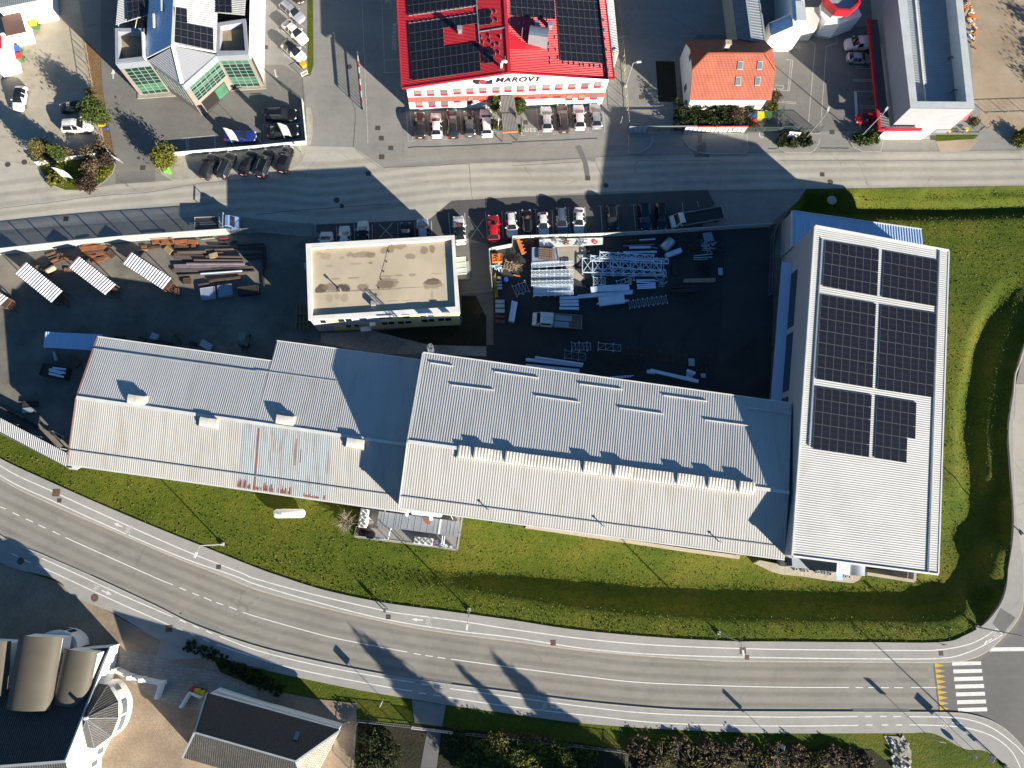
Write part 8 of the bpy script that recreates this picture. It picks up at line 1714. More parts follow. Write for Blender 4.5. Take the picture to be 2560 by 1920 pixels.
def signpost(label, t, base, hgt, w, hh, yaw, face='sign_blue', back='sign_back', rim=None, shape='rect', low=None, z=0.0):
    b_ = T(t, *base, z); o = thing('road_sign', label, 'road sign', b_, 'road signs', yaw); Ms = local_m(o)
    def add(mb, n, m, p=o): mb.v = [Ms @ v for v in mb.v]; return mb.build(n, MATS[m], p)
    mb = MB(); mb.cyl((0, 0), .035, 0, hgt+hh, 8); add(mb, 'pole', 'lamp_metal')
    def plate(zc, sx, sz, m, y, n, sh=shape):
        mb = MB()
        if sh == 'disc': mb.tube([(0, y, zc), (0, y-.03, zc)], sx/2, 20)
        else: mb.box((0, y-.015, zc), sx, .03, sz)
        return add(mb, n, m)
    plate(hgt+hh/2, w, hh, rim or back, -.05, 'plate'); plate(hgt+hh/2, w*.86, hh*.86, face, -.085, 'face'); plate(hgt+hh/2, w*.97, hh*.97, back, -.03, 'back')
    if low: plate(hgt-.35, low, .4, face, -.05, 'lower_plate', 'rect')
    return o
def yawpx(t, p, q): a, b_ = T(t, *p), T(t, *q); return math.atan2(b_.y-a.y, b_.x-a.x)
signpost('square sign seen edge on above the shaded grass strip', '31', (1100, 1062), 2.2, .9, .9, 1.15, 'flash_white'); signpost('crossing sign with yellow green rim near the zebra crossing', '33', (1372, 1372), 2.5, .95, 1.0, -.15, 'sign_blue', 'sign_back', 'sign_yellowgreen')
signpost('small blue sign on the grass left of the gravel heap', '33', (60, 1430), 2.0, .55, 1.1, 1.2, 'sign_blue'); signpost('thin sign seen edge on at the bottom right grass', 'e', (1335, 745), 2.6, 1.0, .9, .9, 'flash_white'); signpost('round sign on the grass beside the right pavement corner', 'e', (1175, 770), 1.0, .7, .7, .4, 'sign_blue', shape='disc'); signpost('double round sign on the corner mast at bottom right', 'e', (1800, 985), 2.2, .8, .8, .2, 'sign_red', shape='disc', low=.5)
signpost('small dark sign at the lawn edge by the pavement bend', '33', (1465, 575), 1.2, .5, .6, .1, 'black_plastic', z=ZW)
signpost('white square board standing beside the sliding gate lot', '02', (930, 1070), .7, .8, 1.0, 1.3, 'flash_white')
def banner(label, t, base, hgt=5.0, w=1.0, yaw=-.2, group='white banner flags'):
    b_ = T(t, *base); o = thing('banner_flag', label, 'banner flag', b_, group); mb = MB(); mb.tube([b_, b_+Z(hgt)], [.05, .035], 8); mb.build('mast', MATS['alu'], o)
    dx = Vector((math.cos(yaw), math.sin(yaw), 0)); mb = MB(); vs = []; n = 10
    for i in range(n+1):
        z = hgt-.1-i*(hgt*.66)/n
        for j in range(5): vs.append(b_+dx*(.05+w*j/4)+Vector((-dx.y, dx.x, 0))*(.07*math.sin(j*1.3+i*.5))+Z(z))
    mb.add(vs, [(i*5+j, i*5+j+1, i*5+j+6, i*5+j+5) for i in range(n) for j in range(4)]); mb.build('banner', MATS['flash_white'], o, True)
banner('white banner flag left of the blue saloon', '00', (2020, 1252), 5.0, 1.3); banner('white banner flag in front of the black saloon', '01', (258, 1212), 5.0, 1.3); banner('white banner flag on the planted island', '00', (578, 1560), 4.2, 1.7); banner('white banner flag right of the entrance awning', '02', (80, 1165), 4.4, 1.0, 1.8); banner('white banner flag left of the entrance awning', '01', (2088, 1180), 4.4, .7, 1.5); banner('green banner at the gravel border corner', '01', (400, 1330), 2.6, .5, 1.9)
mat('lime', (.12, .5, .05), .5); o = bpy.data.objects['banner_flag.005']; [setmat(c, MATS['lime']) for c in o.children if c.name.startswith('banner')]; o['group'] = 'banners'
gc = thing('play_figure', 'bright lime green display figure beside the round bush', 'display', T('00', 1450, 1480)); mb = MB(); p = T('00', 1450, 1480); mb.box(p+Z(.4), .9, .5, .5, .4); mb.box(p+Vector((.3, .25, .7)), .4, .4, .4, .3); mb.build('body', MATS['lime'], gc); mb = MB(); [mb.cyl(p+Vector((x, y, 0)), .18, .0, .36, 10) for x, y in ((-.35, -.2), (.35, -.2))]; mb.build('feet', MATS['lime'], gc)
nb = thing('name_board', 'tilted white name board in the hedge island by the market gate', 'board', T('k', 1760, 620)); q = [T('k', *p) for p in ((1690, 545, 1.6), (1865, 562, 1.6), (1810, 642, .9), (1648, 630, .9))]; mb = MB(); mb.slab(q, .06); mb.build('panel', MATS['flash_white'], nb)
cu = bpy.data.curves.new('lettering', 'FONT'); cu.body = 'GORIL'; cu.size = .62; cu.align_x = 'CENTER'; cu.align_y = 'CENTER'; cu.extrude = .01; cu.offset = .02
tmp = bpy.data.objects.new('lettering', cu); me = bpy.data.meshes.new_from_object(tmp); bpy.data.objects.remove(tmp); X_ = (q[1]-q[0]).normalized(); N_ = X_.cross(q[0]-q[3]).normalized(); Y_ = N_.cross(X_)
me.transform(inv_of(nb) @ Matrix.Translation(cen(q)+N_*.02) @ Matrix((X_, Y_, N_)).transposed().to_4x4()); me.materials.append(MATS['sign_black']); o = bpy.data.objects.new('lettering', me); S.collection.objects.link(o); o.parent = nb
for x in (1700, 1830): p = T('k', x, 600, 0); MB().box(p+Z(.5), .08, .08, 1.0).build('post', MATS['iron'], nb)
def wbin(label, t, x, y, lid, body, rz=0.0, s=1.0):
    p = T(t, x, y); o = thing('wheelie_bin', label, 'waste bin', p, 'waste bins', rz); Ms = local_m(o)
    def add(mb, n, m): mb.v = [Ms @ v for v in mb.v]; return mb.build(n, MATS[m], o)
    mb = MB(); mb.add([(sx*.55*k*s, sy*.5*k*s, z) for z, k in ((.12, .84), (1.1, 1.0)) for sx, sy in ((-1, -1), (1, -1), (1, 1), (-1, 1))], [(0, 3, 2, 1), (4, 5, 6, 7), (0, 1, 5, 4), (1, 2, 6, 5), (2, 3, 7, 6), (3, 0, 4, 7)]); add(mb, 'body', body)
    mb = MB(); mb.box((0, 0, 1.16), 1.18*s, 1.06*s, .1); mb.box((0, .25*s, 1.23), 1.1*s, .5*s, .06); add(mb, 'lid', lid)
    mb = MB(); [mb.tube([(sx*.5*s-.05, .45*s, .1), (sx*.5*s+.05, .45*s, .1)], .1, 8) for sx in (-1, 1)]; add(mb, 'wheels', 'tyre')
mat('bin_green', (.045, .12, .04), .5); mat('bin_yellow', (.62, .47, .02), .45); mat('bin_blue', (.025, .10, .42), .45); mat('bin_red', (.5, .04, .04), .45)
wbin('green lidded bin against the white house wall', 'w', 555, 385, 'bin_green', 'bin_green', .15); wbin('yellow lidded bin beside the brown roofed porch', 'w', 640, 480, 'bin_yellow', 'bin_green', .1); wbin('blue lidded bin by the white annex wall', 'w', 345, 920, 'bin_blue', 'bin_green', .15); wbin('red lidded bin below the blue one by the annex', 'w', 375, 1045, 'bin_red', 'bin_green', .12)
wbin('blue bin in the cage beside the sliding gate', 'k', 1075, 350, 'bin_blue', 'bin_blue'); wbin('yellow bin in the middle of the bin cage', 'k', 1200, 345, 'bin_yellow', 'bin_yellow'); wbin('dark green bin right in the bin cage', 'k', 1315, 340, 'bin_green', 'bin_green'); wbin('dark red bin in front of the blue one in the cage', 'k', 1090, 455, 'bin_red', 'bin_red'); wbin('yellow bin behind the white corner wall', '30', 1722, 985, 'bin_yellow', 'bin_yellow', -.2, .6); wbin('second yellow bin right in the corner bin store', '30', 1760, 1000, 'bin_yellow', 'bin_yellow', -.2, .55); wbin('dark red bin in the corner bin store', '30', 1685, 978, 'bin_red', 'bin_red', -.2, .6)
rr = random.Random(31); mat('bag_blue', (.03, .035, .12), .5); mat('bag_white', (.45, .44, .42), .6)
for k in range(15):
    p = T('k', 1050+rr.uniform(0, 330), 150+rr.uniform(0, 90), .2+rr.uniform(0, .25)); mb = MB(); r = rr.uniform(.2, .36)
    mb.tube([p+Z(-r*.8), p+Z(-r*.5), p+Z(0), p+Z(r*.5), p+Z(r*.75), p+Z(r*.9)], [r*.5, r*.9, r, r*.7, r*.2, r*.3], 9); tag(mb.build('rubbish_bag', MATS['bag_white' if k % 4 == 0 else 'bag_blue'], None, True), ('pale' if k % 4 == 0 else 'dark blue')+' rubbish bag heaped behind the coloured bins', 'rubbish bag', ('pale' if k % 4 == 0 else 'dark blue')+' bags behind the bins')
mat('toy_orange', (.6, .3, .02), .5); mat('toy_yellow', (.6, .45, .03), .5)
mb = MB(); c_ = T('00', 878, 1080, .4); mb.tube([c_+Vector((-.5, 0, 0)), c_+Vector((.5, 0, 0))], [.3, .25], 12); tag(mb.build('round_marker', MATS['toy_orange']), 'orange round marker by the mulch strip tree', 'marker'); mb = MB(); c_ = T('00', 912, 1105, .3); mb.box(c_, .8, .3, .3, -.3); tag(mb.build('marker_block', MATS['sign_blue']), 'blue and yellow block below the orange marker', 'marker')
mb = MB(); c_ = T('01', 405, 552, .5); mb.cyl(c_, .5, .1, .75, 14); tag(mb.build('litter_tub', MATS['toy_orange']), 'orange tub at the end of the slanted bays', 'tub')
mb = MB(); c_ = T('13', 550, 72, 0); mb.cyl(c_, .75, 0, .12, 20); tag(mb.build('concrete_cover', MATS['concrete']), 'round concrete cover in the shaded grass by the road', 'manhole cover')
# rubbish along the market hall
rr = random.Random(12)
for k, (m, n, lab) in enumerate((('orange', 22, 'orange'), ('flash_white', 12, 'white'), ('wood_pale', 14, 'wooden'))):
    for j in range(n):
        t = rr.random(); x, y = 1690+70*t+rr.uniform(-8, 55), 15+430*t*rr.uniform(.3, 1)+rr.uniform(-10, 30); p = T('03', x, y, .15); mb = MB(); mb.box(p, rr.uniform(.2, 1.0), rr.uniform(.1, .45), rr.uniform(.06, .3), rr.uniform(0, 3), ry=rr.uniform(-.3, .3)); tag(mb.build('debris', MATS[m]), lab+' debris piece along the pale hall east wall', 'debris', lab+' debris by the pale hall')
for k in range(14):
    p = T('03', 1490+rr.uniform(0, 250), 1060+rr.uniform(0, 75), .25); mb = MB(); mb.box(p, rr.uniform(.2, .9), rr.uniform(.15, .6), rr.uniform(.2, .5), rr.uniform(0, 3)); tag(mb.build('junk_item', MATS[rr.choice(('flash_white', 'box_blue', 'iron', 'bin_yellow'))]), 'junk item stored behind the low corner fence', 'junk', 'junk behind the corner fence')
# ================================================================ walking person on the north pavement
def skin_body(name, joints, edges, m, parent=None, sub=2):
    me = bpy.data.meshes.new(name); me.from_pydata([j[0] for j in joints], edges, []); o = bpy.data.objects.new(name, me); S.collection.objects.link(o)
    md = o.modifiers.new('skin', 'SKIN'); md.use_smooth_shade = True; sk_ = me.skin_vertices[0].data if me.skin_vertices else None
    if sk_ is None: me.attributes; 
    for i, j in enumerate(joints): me.skin_vertices[0].data[i].radius = j[1]; me.skin_vertices[0].data[i].use_root = (i == 0)
    sb = o.modifiers.new('subdivision', 'SUBSURF'); sb.levels = sb.render_levels = sub
    bpy.context.view_layer.update(); dg = bpy.context.evaluated_depsgraph_get(); me2 = bpy.data.meshes.new_from_object(o.evaluated_get(dg)); bpy.data.objects.remove(o)
    o = bpy.data.objects.new(name, me2); S.collection.objects.link(o); me2.materials.clear(); me2.materials.append(MATS[m]); o.parent = parent; return o
mat('skin', (.42, .26, .19), .6); mat('jacket_dark', (.016, .015, .017), .8); mat('trousers_blue', (.03, .06, .16), .8); mat('hair_dark', (.03, .02, .015), .7); mat('shoe_white', (.5, .5, .5), .6)
pz = T('31', 1122, 292, ZW); pr = thing('person', 'person in dark jacket and blue trousers walking on the pavement', 'person', (pz.x, pz.y, ZW), None, 2.9)
J = [((0, 0, .98), (.13, .15)), ((0, 0, 1.18), (.12, .15)), ((0, 0, 1.38), (.12, .18)), ((.01, 0, 1.48), (.055, .06)), ((.03, 0, 1.56), (.06, .06)), ((.04, 0, 1.66), (.095, .08)), ((.03, 0, 1.73), (.07, .06)),
     ((0, .19, 1.40), (.06, .06)), ((-.08, .24, 1.14), (.045, .045)), ((.10, .24, .94), (.035, .035)), ((.16, .24, .88), (.03, .035)), ((0, -.19, 1.40), (.06, .06)), ((.06, -.24, 1.13), (.045, .045)), ((.26, -.22, 1.05), (.035, .035)), ((.33, -.21, 1.04), (.03, .035)),
     ((.02, .10, .90), (.095, .095)), ((.20, .10, .52), (.065, .065)), ((.22, .10, .10), (.045, .045)), ((.36, .10, .05), (.04, .04)), ((0, -.10, .90), (.095, .095)), ((-.10, -.10, .52), (.065, .065)), ((-.36, -.10, .18), (.045, .045)), ((-.24, -.10, .05), (.04, .04))]
Ed = [(0, 1), (1, 2), (2, 3), (3, 4), (4, 5), (5, 6), (2, 7), (7, 8), (8, 9), (9, 10), (2, 11), (11, 12), (12, 13), (13, 14), (0, 15), (15, 16), (16, 17), (17, 18), (0, 19), (19, 20), (20, 21), (21, 22)]
skin_body('body', J, Ed, 'skin', pr); gr = lambda k, f: (J[k][0], tuple(r*f+.012 for r in J[k][1]))
skin_body('jacket', [gr(0, 1.1), gr(1, 1.1), gr(2, 1.1), gr(7, 1.15), gr(8, 1.15), gr(9, 1.1), gr(11, 1.15), gr(12, 1.15), gr(13, 1.1)], [(0, 1), (1, 2), (2, 3), (3, 4), (4, 5), (2, 6), (6, 7), (7, 8)], 'jacket_dark', pr)
skin_body('trousers', [gr(0, 1.02), gr(15, 1.12), gr(16, 1.2), gr(17, 1.25), gr(19, 1.12), gr(20, 1.2), gr(21, 1.25)], [(0, 1), (1, 2), (2, 3), (0, 4), (4, 5), (5, 6)], 'trousers_blue', pr)
skin_body('hair', [((.0, 0, 1.70), (.085, .09)), ((-.01, 0, 1.77), (.075, .075)), ((-.04, 0, 1.66), (.07, .08))], [(0, 1), (0, 2)], 'hair_dark', pr)
for k, (x, y, z) in enumerate(((.28, .10, .05), (-.28, -.10, .07))): skin_body('shoe', [((x-.08, y, z), (.05, .045)), ((x+.1, y, z-.01), (.045, .035))], [(0, 1)], 'shoe_white', pr, 1)
for y in (-.03, .03): mb = MB(); mb.tube([local_m(pr) @ Vector((.125, y, 1.665)), local_m(pr) @ Vector((.138, y, 1.665))], .012, 6); mb.build('eye', MATS['jacket_dark'], pr)
mb = MB(); mb.tube([local_m(pr) @ Vector((.12, 0, 1.655)), local_m(pr) @ Vector((.155, 0, 1.63))], [.012, .018], 6); mb.build('nose', MATS['skin'], pr)
# ================================================================ vegetation
def leafmat(name, c1, c2, c3):
    m, t, b = nt(name); N = t.nodes; K = t.links; tc = N.new('ShaderNodeTexCoord')
    n = N.new('ShaderNodeTexNoise'); n.inputs['Scale'].default_value = 2.6; n.inputs['Detail'].default_value = 4; K.new(tc.outputs['Object'], n.inputs['Vector'])
    r = N.new('ShaderNodeValToRGB'); K.new(n.outputs[0], r.inputs[0]); e = r.color_ramp.elements; e[0].position = .32; e[0].color = (*c1, 1); e[1].position = .68; e[1].color = (*c3, 1); k = e.new(.5); k.color = (*c2, 1)
    K.new(r.outputs[0], b.inputs['Base Color']); b.inputs['Roughness'].default_value = .7; b.inputs['Specular IOR Level'].default_value = .2; MATS[name] = m
leafmat('leaf_green', (.022, .04, .008), (.045, .068, .012), (.08, .095, .018)); leafmat('leaf_olive', (.05, .048, .014), (.09, .08, .022), (.13, .105, .03)); leafmat('leaf_dry', (.045, .033, .02), (.095, .070, .040), (.185, .125, .065)); leafmat('leaf_purple', (.024, .015, .012), (.042, .027, .02), (.065, .045, .03)); leafmat('leaf_yellow', (.06, .07, .01), (.11, .11, .015), (.17, .15, .022)); leafmat('leaf_dark', (.010, .018, .005), (.022, .034, .009), (.05, .052, .014)); leafmat('weed', (.035, .06, .01), (.065, .095, .016), (.12, .125, .03))
mat('bark', (.09, .07, .05), .95, var=.25, scale=3); mat('bark_pale', (.24, .2, .15), .95, var=.2, scale=3)
NR = np.random.default_rng(11)
def quads(pos, size, mname, name, parent, flat=.5, long=1.5):
    n = len(pos); a = NR.normal(size=(n, 3)); a[:, 2] *= flat; a /= np.linalg.norm(a, axis=1)[:, None]; b_ = NR.normal(size=(n, 3)); b_ -= (b_*a).sum(1)[:, None]*a; b_ /= np.linalg.norm(b_, axis=1)[:, None]
    s = (size*NR.uniform(.6, 1.3, n))[:, None]; a *= s*long/2; b_ *= s/2
    v = np.stack([pos-a, pos+b_*.8, pos+a, pos-b_*.8], 1).reshape(-1, 3); inv = np.array(inv_of(parent)) if parent else np.eye(4); v = v @ inv[:3, :3].T+inv[:3, 3]
    me = bpy.data.meshes.new(name); me.vertices.add(4*n); me.vertices.foreach_set('co', v.ravel()); me.loops.add(4*n); me.loops.foreach_set('vertex_index', np.arange(4*n)); me.polygons.add(n); me.polygons.foreach_set('loop_start', np.arange(n)*4); me.polygons.foreach_set('loop_total', np.full(n, 4)); me.update(calc_edges=True); me.materials.append(MATS[mname])
    o = bpy.data.objects.new(name, me); S.collection.objects.link(o); o.parent = parent; return o
def cloud(c, r, n, clumps, tight=.28, box=None):
    if box: cc = np.stack([NR.uniform(-1, 1, clumps)*r[0], NR.uniform(-1, 1, clumps)*r[1], (NR.uniform(-1, 1, clumps))*r[2]], 1)
    else:
        cc = NR.normal(size=(clumps, 3)); cc /= np.linalg.norm(cc, axis=1)[:, None]; cc *= NR.uniform(.35, 1.0, clumps)[:, None]**.6; cc *= np.array(r)*.85
    k = NR.integers(0, clumps, n); sz = NR.uniform(.6, 1.3, clumps)
    p = cc[k]+NR.normal(size=(n, 3))*(tight*min(r)*sz[k])[:, None]; p[:, 2] = np.maximum(p[:, 2], -r[2]); return p+np.array(c)
def tree(name, label, t, px, zc, rx, rz, m, n=2200, cat='tree', group=None, leaf=.21, bark='bark', twigs=0, z0=0.0, cone=False, ry=None, rot=0.0, box=False, clumps=60, tight=.28):
    """crown centre at photo point and height zc; crown radius rx, half height rz"""
    c = T(t, *px, zc); base = Vector((c.x, c.y, z0)); o = thing(name, label, cat, base, group)
    r = (rx, ry or rx, rz); p = cloud((0, 0, 0), r, int(n*1.5), clumps, tight, box)
    if cone: h_ = np.clip((p[:, 2]+rz)/(2*rz), 0, 1); f = (1.12-h_)**.75; p[:, 0] *= f; p[:, 1] *= f
    if rot: ca, sa = math.cos(rot), math.sin(rot); p[:, :2] = p[:, :2] @ np.array([[ca, sa], [-sa, ca]])
    p += np.array(c); p[:, 2] = np.maximum(p[:, 2], z0+.05); quads(p, leaf, m, 'crown', o)
    mb = MB(); top = Vector((c.x, c.y, zc+rz*.5)); mb.tube([base, lerp(base, top, .5), top], [.06+rz*.04, .05+rz*.025, .02], 7); rr = random.Random(int(px[0]))
    for i in range(7+twigs):
        a = rr.uniform(0, 6.28); q = lerp(base, top, rr.uniform(.25, .9)); e = q+Vector((math.cos(a)*rx*rr.uniform(.5, .95), math.sin(a)*(ry or rx)*rr.uniform(.5, .95), rr.uniform(.1, .7)*rz)); mb.tube([q, lerp(q, e, .5)+Z(.08), e], [.04, .025, .01], 5)
    mb.build('trunk', MATS[bark], o); return o
tree('evergreen_tree', 'dense green evergreen tree hanging over the black estate', '00', (812, 965), 2.6, 1.75, 2.3, 'leaf_green', 3200)
tree('conifer', 'bushy olive conifer at the gravel yard exit', '00', (345, 1290), 2.4, 1.95, 2.3, 'leaf_olive', 3200, cone=True); tree('conifer', 'smaller greener conifer touching the olive one on its right', '00', (478, 1315), 2.0, 1.45, 1.8, 'leaf_green', 2200, cone=True)
tree('round_bush', 'round yellow green bush at the driveway mouth', '00', (1412, 1355), 1.9, 1.6, 1.7, 'leaf_yellow', 2600, 'bush')
tree('round_bush', 'dark reddish round bush at the island tip near the road', '00', (748, 1580), .9, 1.5, .95, 'leaf_purple', 1800, 'bush'); tree('round_bush', 'brownish spreading bush in the middle of the planted island', '00', (785, 1445), .9, 1.5, .9, 'leaf_dry', 1700, 'bush'); tree('round_bush', 'small dark purple bush beside the white wall pieces', '00', (915, 1375), 1.1, .9, 1.0, 'leaf_purple', 1100, 'bush'); tree('round_bush', 'yellow green low shrub at the left of the planted island', '00', (480, 1540), .5, 1.5, .45, 'leaf_yellow', 1400, 'bush'); tree('round_bush', 'yellow green low shrub at the right of the planted island', '00', (900, 1490), .5, 1.0, .45, 'leaf_yellow', 900, 'bush')
for k, (x, y, r) in enumerate(((590, 1325, .9), (745, 1322, 1.1), (858, 1268, 1.1), (790, 800, .7))): tree('bare_shrub', 'half bare twiggy shrub, %s' % ('left of three along the white island fence', 'middle of three along the white island fence', 'right of three along the white island fence', 'above the evergreen tree')[k], '00', (x, y), .9, r, .9, 'leaf_dry', 420, 'shrub', twigs=40, bark='bark_pale')
for x, y, r, h_, lab in ((985, 1000, .75, 1.9, 'tall shrub left of the entrance awning'), (1222, 1000, .85, 1.9, 'tall shrub right of the entrance awning'), (1022, 1195, .55, .8, 'low shrub at the left front of the awning'), (1212, 1225, .5, .7, 'low shrub at the right front of the awning')): tree('shrub', 'dark green '+lab, 'm', (x, y), h_, r, h_, 'leaf_green', 1100, 'shrub')
tree('hedge', 'big dark and brownish hedge before the tiled house', '02', (1750, 1000), 1.1, 6.6, 1.15, 'leaf_dark', 7000, 'hedge', ry=2.1, box=True, clumps=260, tight=.22); tree('round_bush', 'brown bush at the right end of the big hedge', '02', (1950, 1010), 1.5, 1.3, 1.4, 'leaf_dry', 1500, 'bush')
tree('hedge', 'clipped hedge below the tilted white name board', '03', (232, 1205), .6, 2.7, .6, 'leaf_dark', 2600, 'hedge', ry=1.0, box=True, clumps=90, tight=.3); tree('hedge', 'oval hedge in the right market island', '03', (850, 1195), .7, 2.6, .7, 'leaf_green', 2600, 'hedge', ry=1.3, clumps=80)
tree('shrub', 'small shrub at the east corner of the tiled house', 'h', (770, 1340), 1.0, .9, .9, 'leaf_dry', 700, 'shrub', twigs=12); tree('shrub', 'yellowish shrub right of the rubbish bags', '03', (40, 920), .7, .8, .7, 'leaf_yellow', 700, 'shrub'); tree('shrub', 'green yellow shrub at the right edge by the dirt lot gate', '03', (2190, 1200), .7, 1.6, .7, 'leaf_yellow', 1600, 'shrub'); tree('shrub', 'dry shrub behind the corner fence of the market hall', '03', (1790, 1050), .6, .7, .6, 'leaf_olive', 600, 'shrub')
def bare(label, t, px, hgt, r, m='bark_pale', n=60):
    b_ = T(t, *px, ground_z(T(t, *px))+.02); o = thing('bare_tree', label, 'tree', b_); mb = MB(); rr = random.Random(int(px[0])); mb.tube([b_, b_+Vector((.1, .1, hgt*.5))], [.1, .06], 7)
    for i in range(n):
        a = rr.uniform(0, 6.28); q = b_+Vector((.1, .1, hgt*rr.uniform(.15, .5))); e = q+Vector((math.cos(a)*r*rr.uniform(.3, 1), math.sin(a)*r*rr.uniform(.3, 1), hgt*rr.uniform(.1, .55))); k = lerp(q, e, .55)+Vector((rr.uniform(-.2, .2), rr.uniform(-.2, .2), .1)); mb.tube([q, k, e], [.045, .03, .012], 5); f = k+Vector((rr.uniform(-.7, .7), rr.uniform(-.7, .7), rr.uniform(0, .6))); mb.tube([k, f], [.02, .008], 4)
    mb.build('branches', MATS[m], o)
bare('leafless tree on the lawn left of the ventilation plant', '21', (790, 1190), 2.6, 2.1); bare('tiny leafless tree in the shaded office courtyard', '11', (1920, 1060), 1.5, 1.2, 'bark', 30)
tree('hedge', 'long dark shaded hedge along the south pavement', '30', (2020, 790), .25, 7.4, .25, 'leaf_dark', 3600, 'hedge', ry=.9, box=True, rot=-.44, clumps=200, tight=.35)
gs = 'green shrubs at the bottom edge'
for t, x, y, r, h_, m in (('31', 1900, 1560, 2.4, 1.6, 'leaf_green'), ('31', 2065, 1480, 2.2, 1.7, 'leaf_yellow'), ('31', 2130, 1600, 2.3, 1.8, 'leaf_green'), ('31', 1830, 1650, 1.8, 1.3, 'leaf_yellow'), ('32', 80, 1520, 2.0, 1.4, 'leaf_green'), ('32', 215, 1545, 2.2, 1.6, 'leaf_yellow'), ('32', 420, 1575, 2.3, 1.7, 'leaf_green'), ('32', 560, 1625, 2.0, 1.3, 'leaf_green'), ('32', 300, 1650, 2.1, 1.4, 'leaf_green'), ('32', 660, 1560, 1.5, 1.1, 'leaf_green'), ('32', 60, 1650, 2.0, 1.4, 'leaf_yellow')):
    tree('leafy_shrub', ('yellow green' if m == 'leaf_yellow' else 'leafy green')+' tall shrub in the overgrown strip at the bottom middle', t, (x, y), h_*.6, r, h_*.6, m, 2000, 'shrub', gs+(' yellow' if m == 'leaf_yellow' else ''), .2, twigs=6)
for k, (t, x, y, r) in enumerate((('31', 2110, 1395, 1.6), ('32', 60, 1415, 1.8), ('32', 220, 1425, 1.8))): tree('dry_shrub', 'reddish low shrub above the green ones, %s' % ('left one', 'middle one', 'right one')[k], t, (x, y), .6, r*1.5, .6, 'leaf_dry', 900, 'shrub', ry=.7, twigs=10)
for t, x, y, r in (('31', 1000, 1400, 1.8), ('31', 1150, 1560, 2.2), ('31', 1720, 1430, 1.7), ('31', 960, 1600, 1.6)): tree('garden_shrub', 'dark shrub in the shaded fenced garden', t, (x, y), 1.0, r, 1.0, 'leaf_dark', 1200, 'shrub', 'shrubs in the dark garden', twigs=8)
for t, x, y, r, h_ in (('32', 1100, 1480, 1.9, 1.3), ('32', 1290, 1560, 2.3, 1.6), ('32', 1430, 1490, 2.0, 1.4), ('32', 1560, 1600, 2.2, 1.4), ('32', 1700, 1520, 2.2, 1.6), ('32', 1850, 1570, 2.1, 1.5), ('32', 2000, 1500, 2.1, 1.4), ('32', 2130, 1590, 2.1, 1.4), ('32', 1180, 1650, 1.9, 1.3), ('32', 1680, 1660, 2.0, 1.3), ('33', 70, 1545, 2.0, 1.4), ('33', 250, 1560, 2.1, 1.5), ('33', 420, 1600, 2.0, 1.3), ('33', 560, 1540, 1.7, 1.2), ('33', 700, 1580, 1.7, 1.1), ('33', 830, 1620, 1.5, 1.0)):
    tree('dry_shrub', 'dry brown shrub of the thicket right of the pale post fence', t, (x, y), h_*.34, r, h_*.34, 'leaf_olive' if int(x) % 3 == 0 else 'leaf_dry', 1500, 'shrub', 'brown thicket at the bottom edge', .19, twigs=10, bark='bark_pale')
for k, (t, tip, hgt, r) in enumerate((('31', (745, 350), 15.5, 3.0), ('31', (1760, 790), 12.5, 1.8), ('31', (2080, 715), 13.5, 2.7))):
    w_0 = T(t, *tip, 0); Ls = hgt/math.tan(math.radians(SUN_EL)); b_ = w_0-Vector((math.cos(math.radians(SHADOW_AZ)), math.sin(math.radians(SHADOW_AZ)), 0))*Ls
    o = thing('poplar_tree', 'tall slender tree just below the lower picture edge, %s' % ('largest', 'thinnest', 'right one')[k], 'tree', b_); p = cloud((0, 0, 0), (r, r, hgt*.42), 9000, 90, .24); hh = np.clip((p[:, 2]+hgt*.42)/(hgt*.84), 0, 1.1); f = np.clip(1.25-hh, .08, 1); p[:, 0] *= f; p[:, 1] *= f; p += np.array((b_.x, b_.y, hgt*.56)); quads(p, .42, 'leaf_olive', 'crown', o, long=2); mb = MB(); mb.tube([b_, b_+Z(hgt*.9)], [.25, .04], 8); mb.build('trunk', MATS['bark'], o)
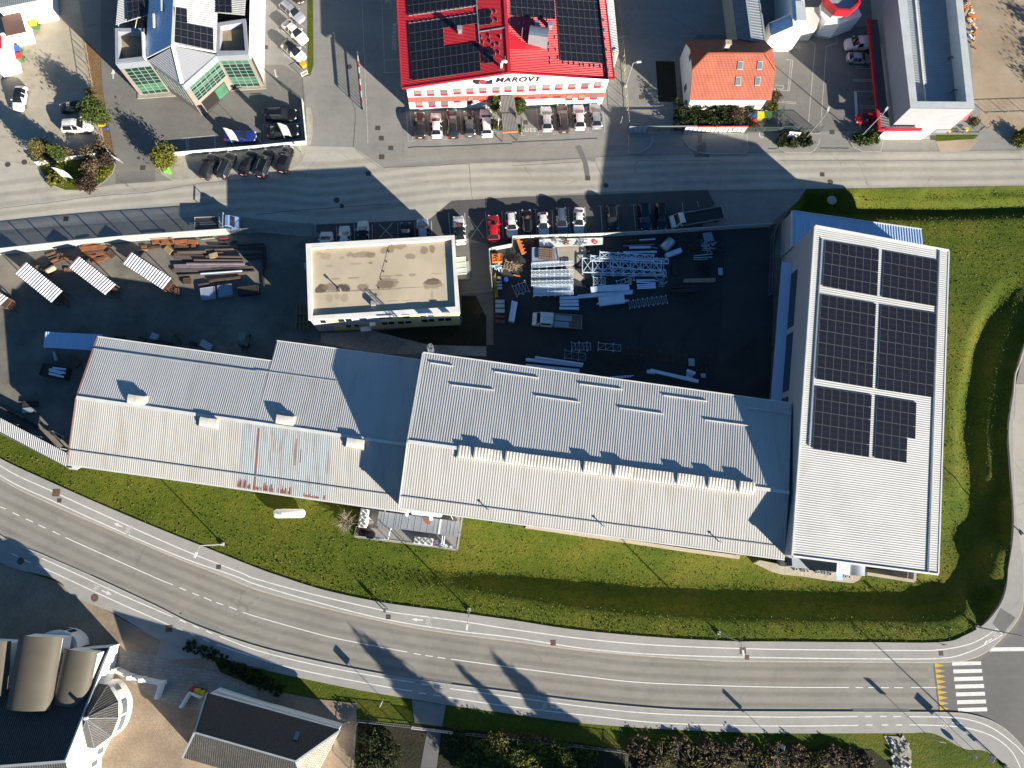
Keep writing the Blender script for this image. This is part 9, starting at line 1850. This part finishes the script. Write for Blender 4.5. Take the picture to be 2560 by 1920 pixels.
for k, (t, tip, hgt, r) in enumerate((('03', (2060, 10), 6.5, 2.2), ('03', (2090, 260), 7.0, 2.6), ('03', (2160, 560), 5.5, 1.8))):
    b_ = T(t, *tip)-Vector((math.cos(math.radians(SHADOW_AZ)), math.sin(math.radians(SHADOW_AZ)), 0))*hgt/math.tan(math.radians(SUN_EL)); o = thing('evergreen_tree', 'dense tree just beyond the right edge by the dirt lot, %s one' % ('upper', 'middle', 'lower')[k], 'tree', b_); q_ = cloud((b_.x, b_.y, hgt*.55), (r, r, hgt*.45), 3000, 50); quads(q_, .28, 'leaf_green', 'crown', o); mb = MB(); mb.tube([b_, b_+Z(hgt*.8)], [.2, .05], 8); mb.build('trunk', MATS['bark'], o)
# gravel heap and small rocks
mb = MB(); c_ = T('33', 1140, 1560, 0); rr = random.Random(8)
for i in range(60):
    a = rr.uniform(0, 6.28); d_ = rr.uniform(0, 1.0)**.7; p = c_+Vector((math.cos(a)*d_*1.6, math.sin(a)*d_*3.0, .35*(1-d_)+.05)); s = rr.uniform(.12, .4); mb.box(p, s, s*.8, s*.6, a, ry=rr.uniform(-.5, .5))
tag(mb.build('rubble_heap', MATS['concrete']), 'heap of pale rubble on the bare patch beside the grass', 'rubble', kind='stuff')
# weeds along the lawn edges and tufts over the turf
P0 = np.column_stack([NR.uniform(-75, 110, 60000), NR.uniform(-26, 62, 60000)]); P0 = P0[lawn_side(P0)]; dn, _ = seg_dist(P0, edge_n+edge_e); d3, _ = seg_dist(P0, strip_n)
edge = (P0[:, 0] > -24+NR.normal(0, 9, len(P0))) & (dn > .1) & (dn < 5.0) & (NR.random(len(P0)) < .9) | (np.abs(d3-3) < 1.6); W0 = P0[edge]; U0 = P0[~edge][:9000]
def gz3(Pq, up): return np.column_stack([Pq, ditch(Pq)-.06+up])
W0 = np.repeat(W0, 3, 0)+NR.normal(0, .22, (len(W0)*3, 2)); W0 = W0[lawn_side(W0)]; d_, _ = seg_dist(W0, edge_n+edge_e); W0 = W0[d_ > .12]
tag(quads(gz3(W0, NR.uniform(.02, .3, len(W0))), .15, 'weed', 'weeds', None, .7, 1.4), kind='stuff')
tag(quads(gz3(U0, NR.uniform(.02, .10, len(U0))), .16, 'weed', 'grass_tufts', None, .4, 1.6), kind='stuff')
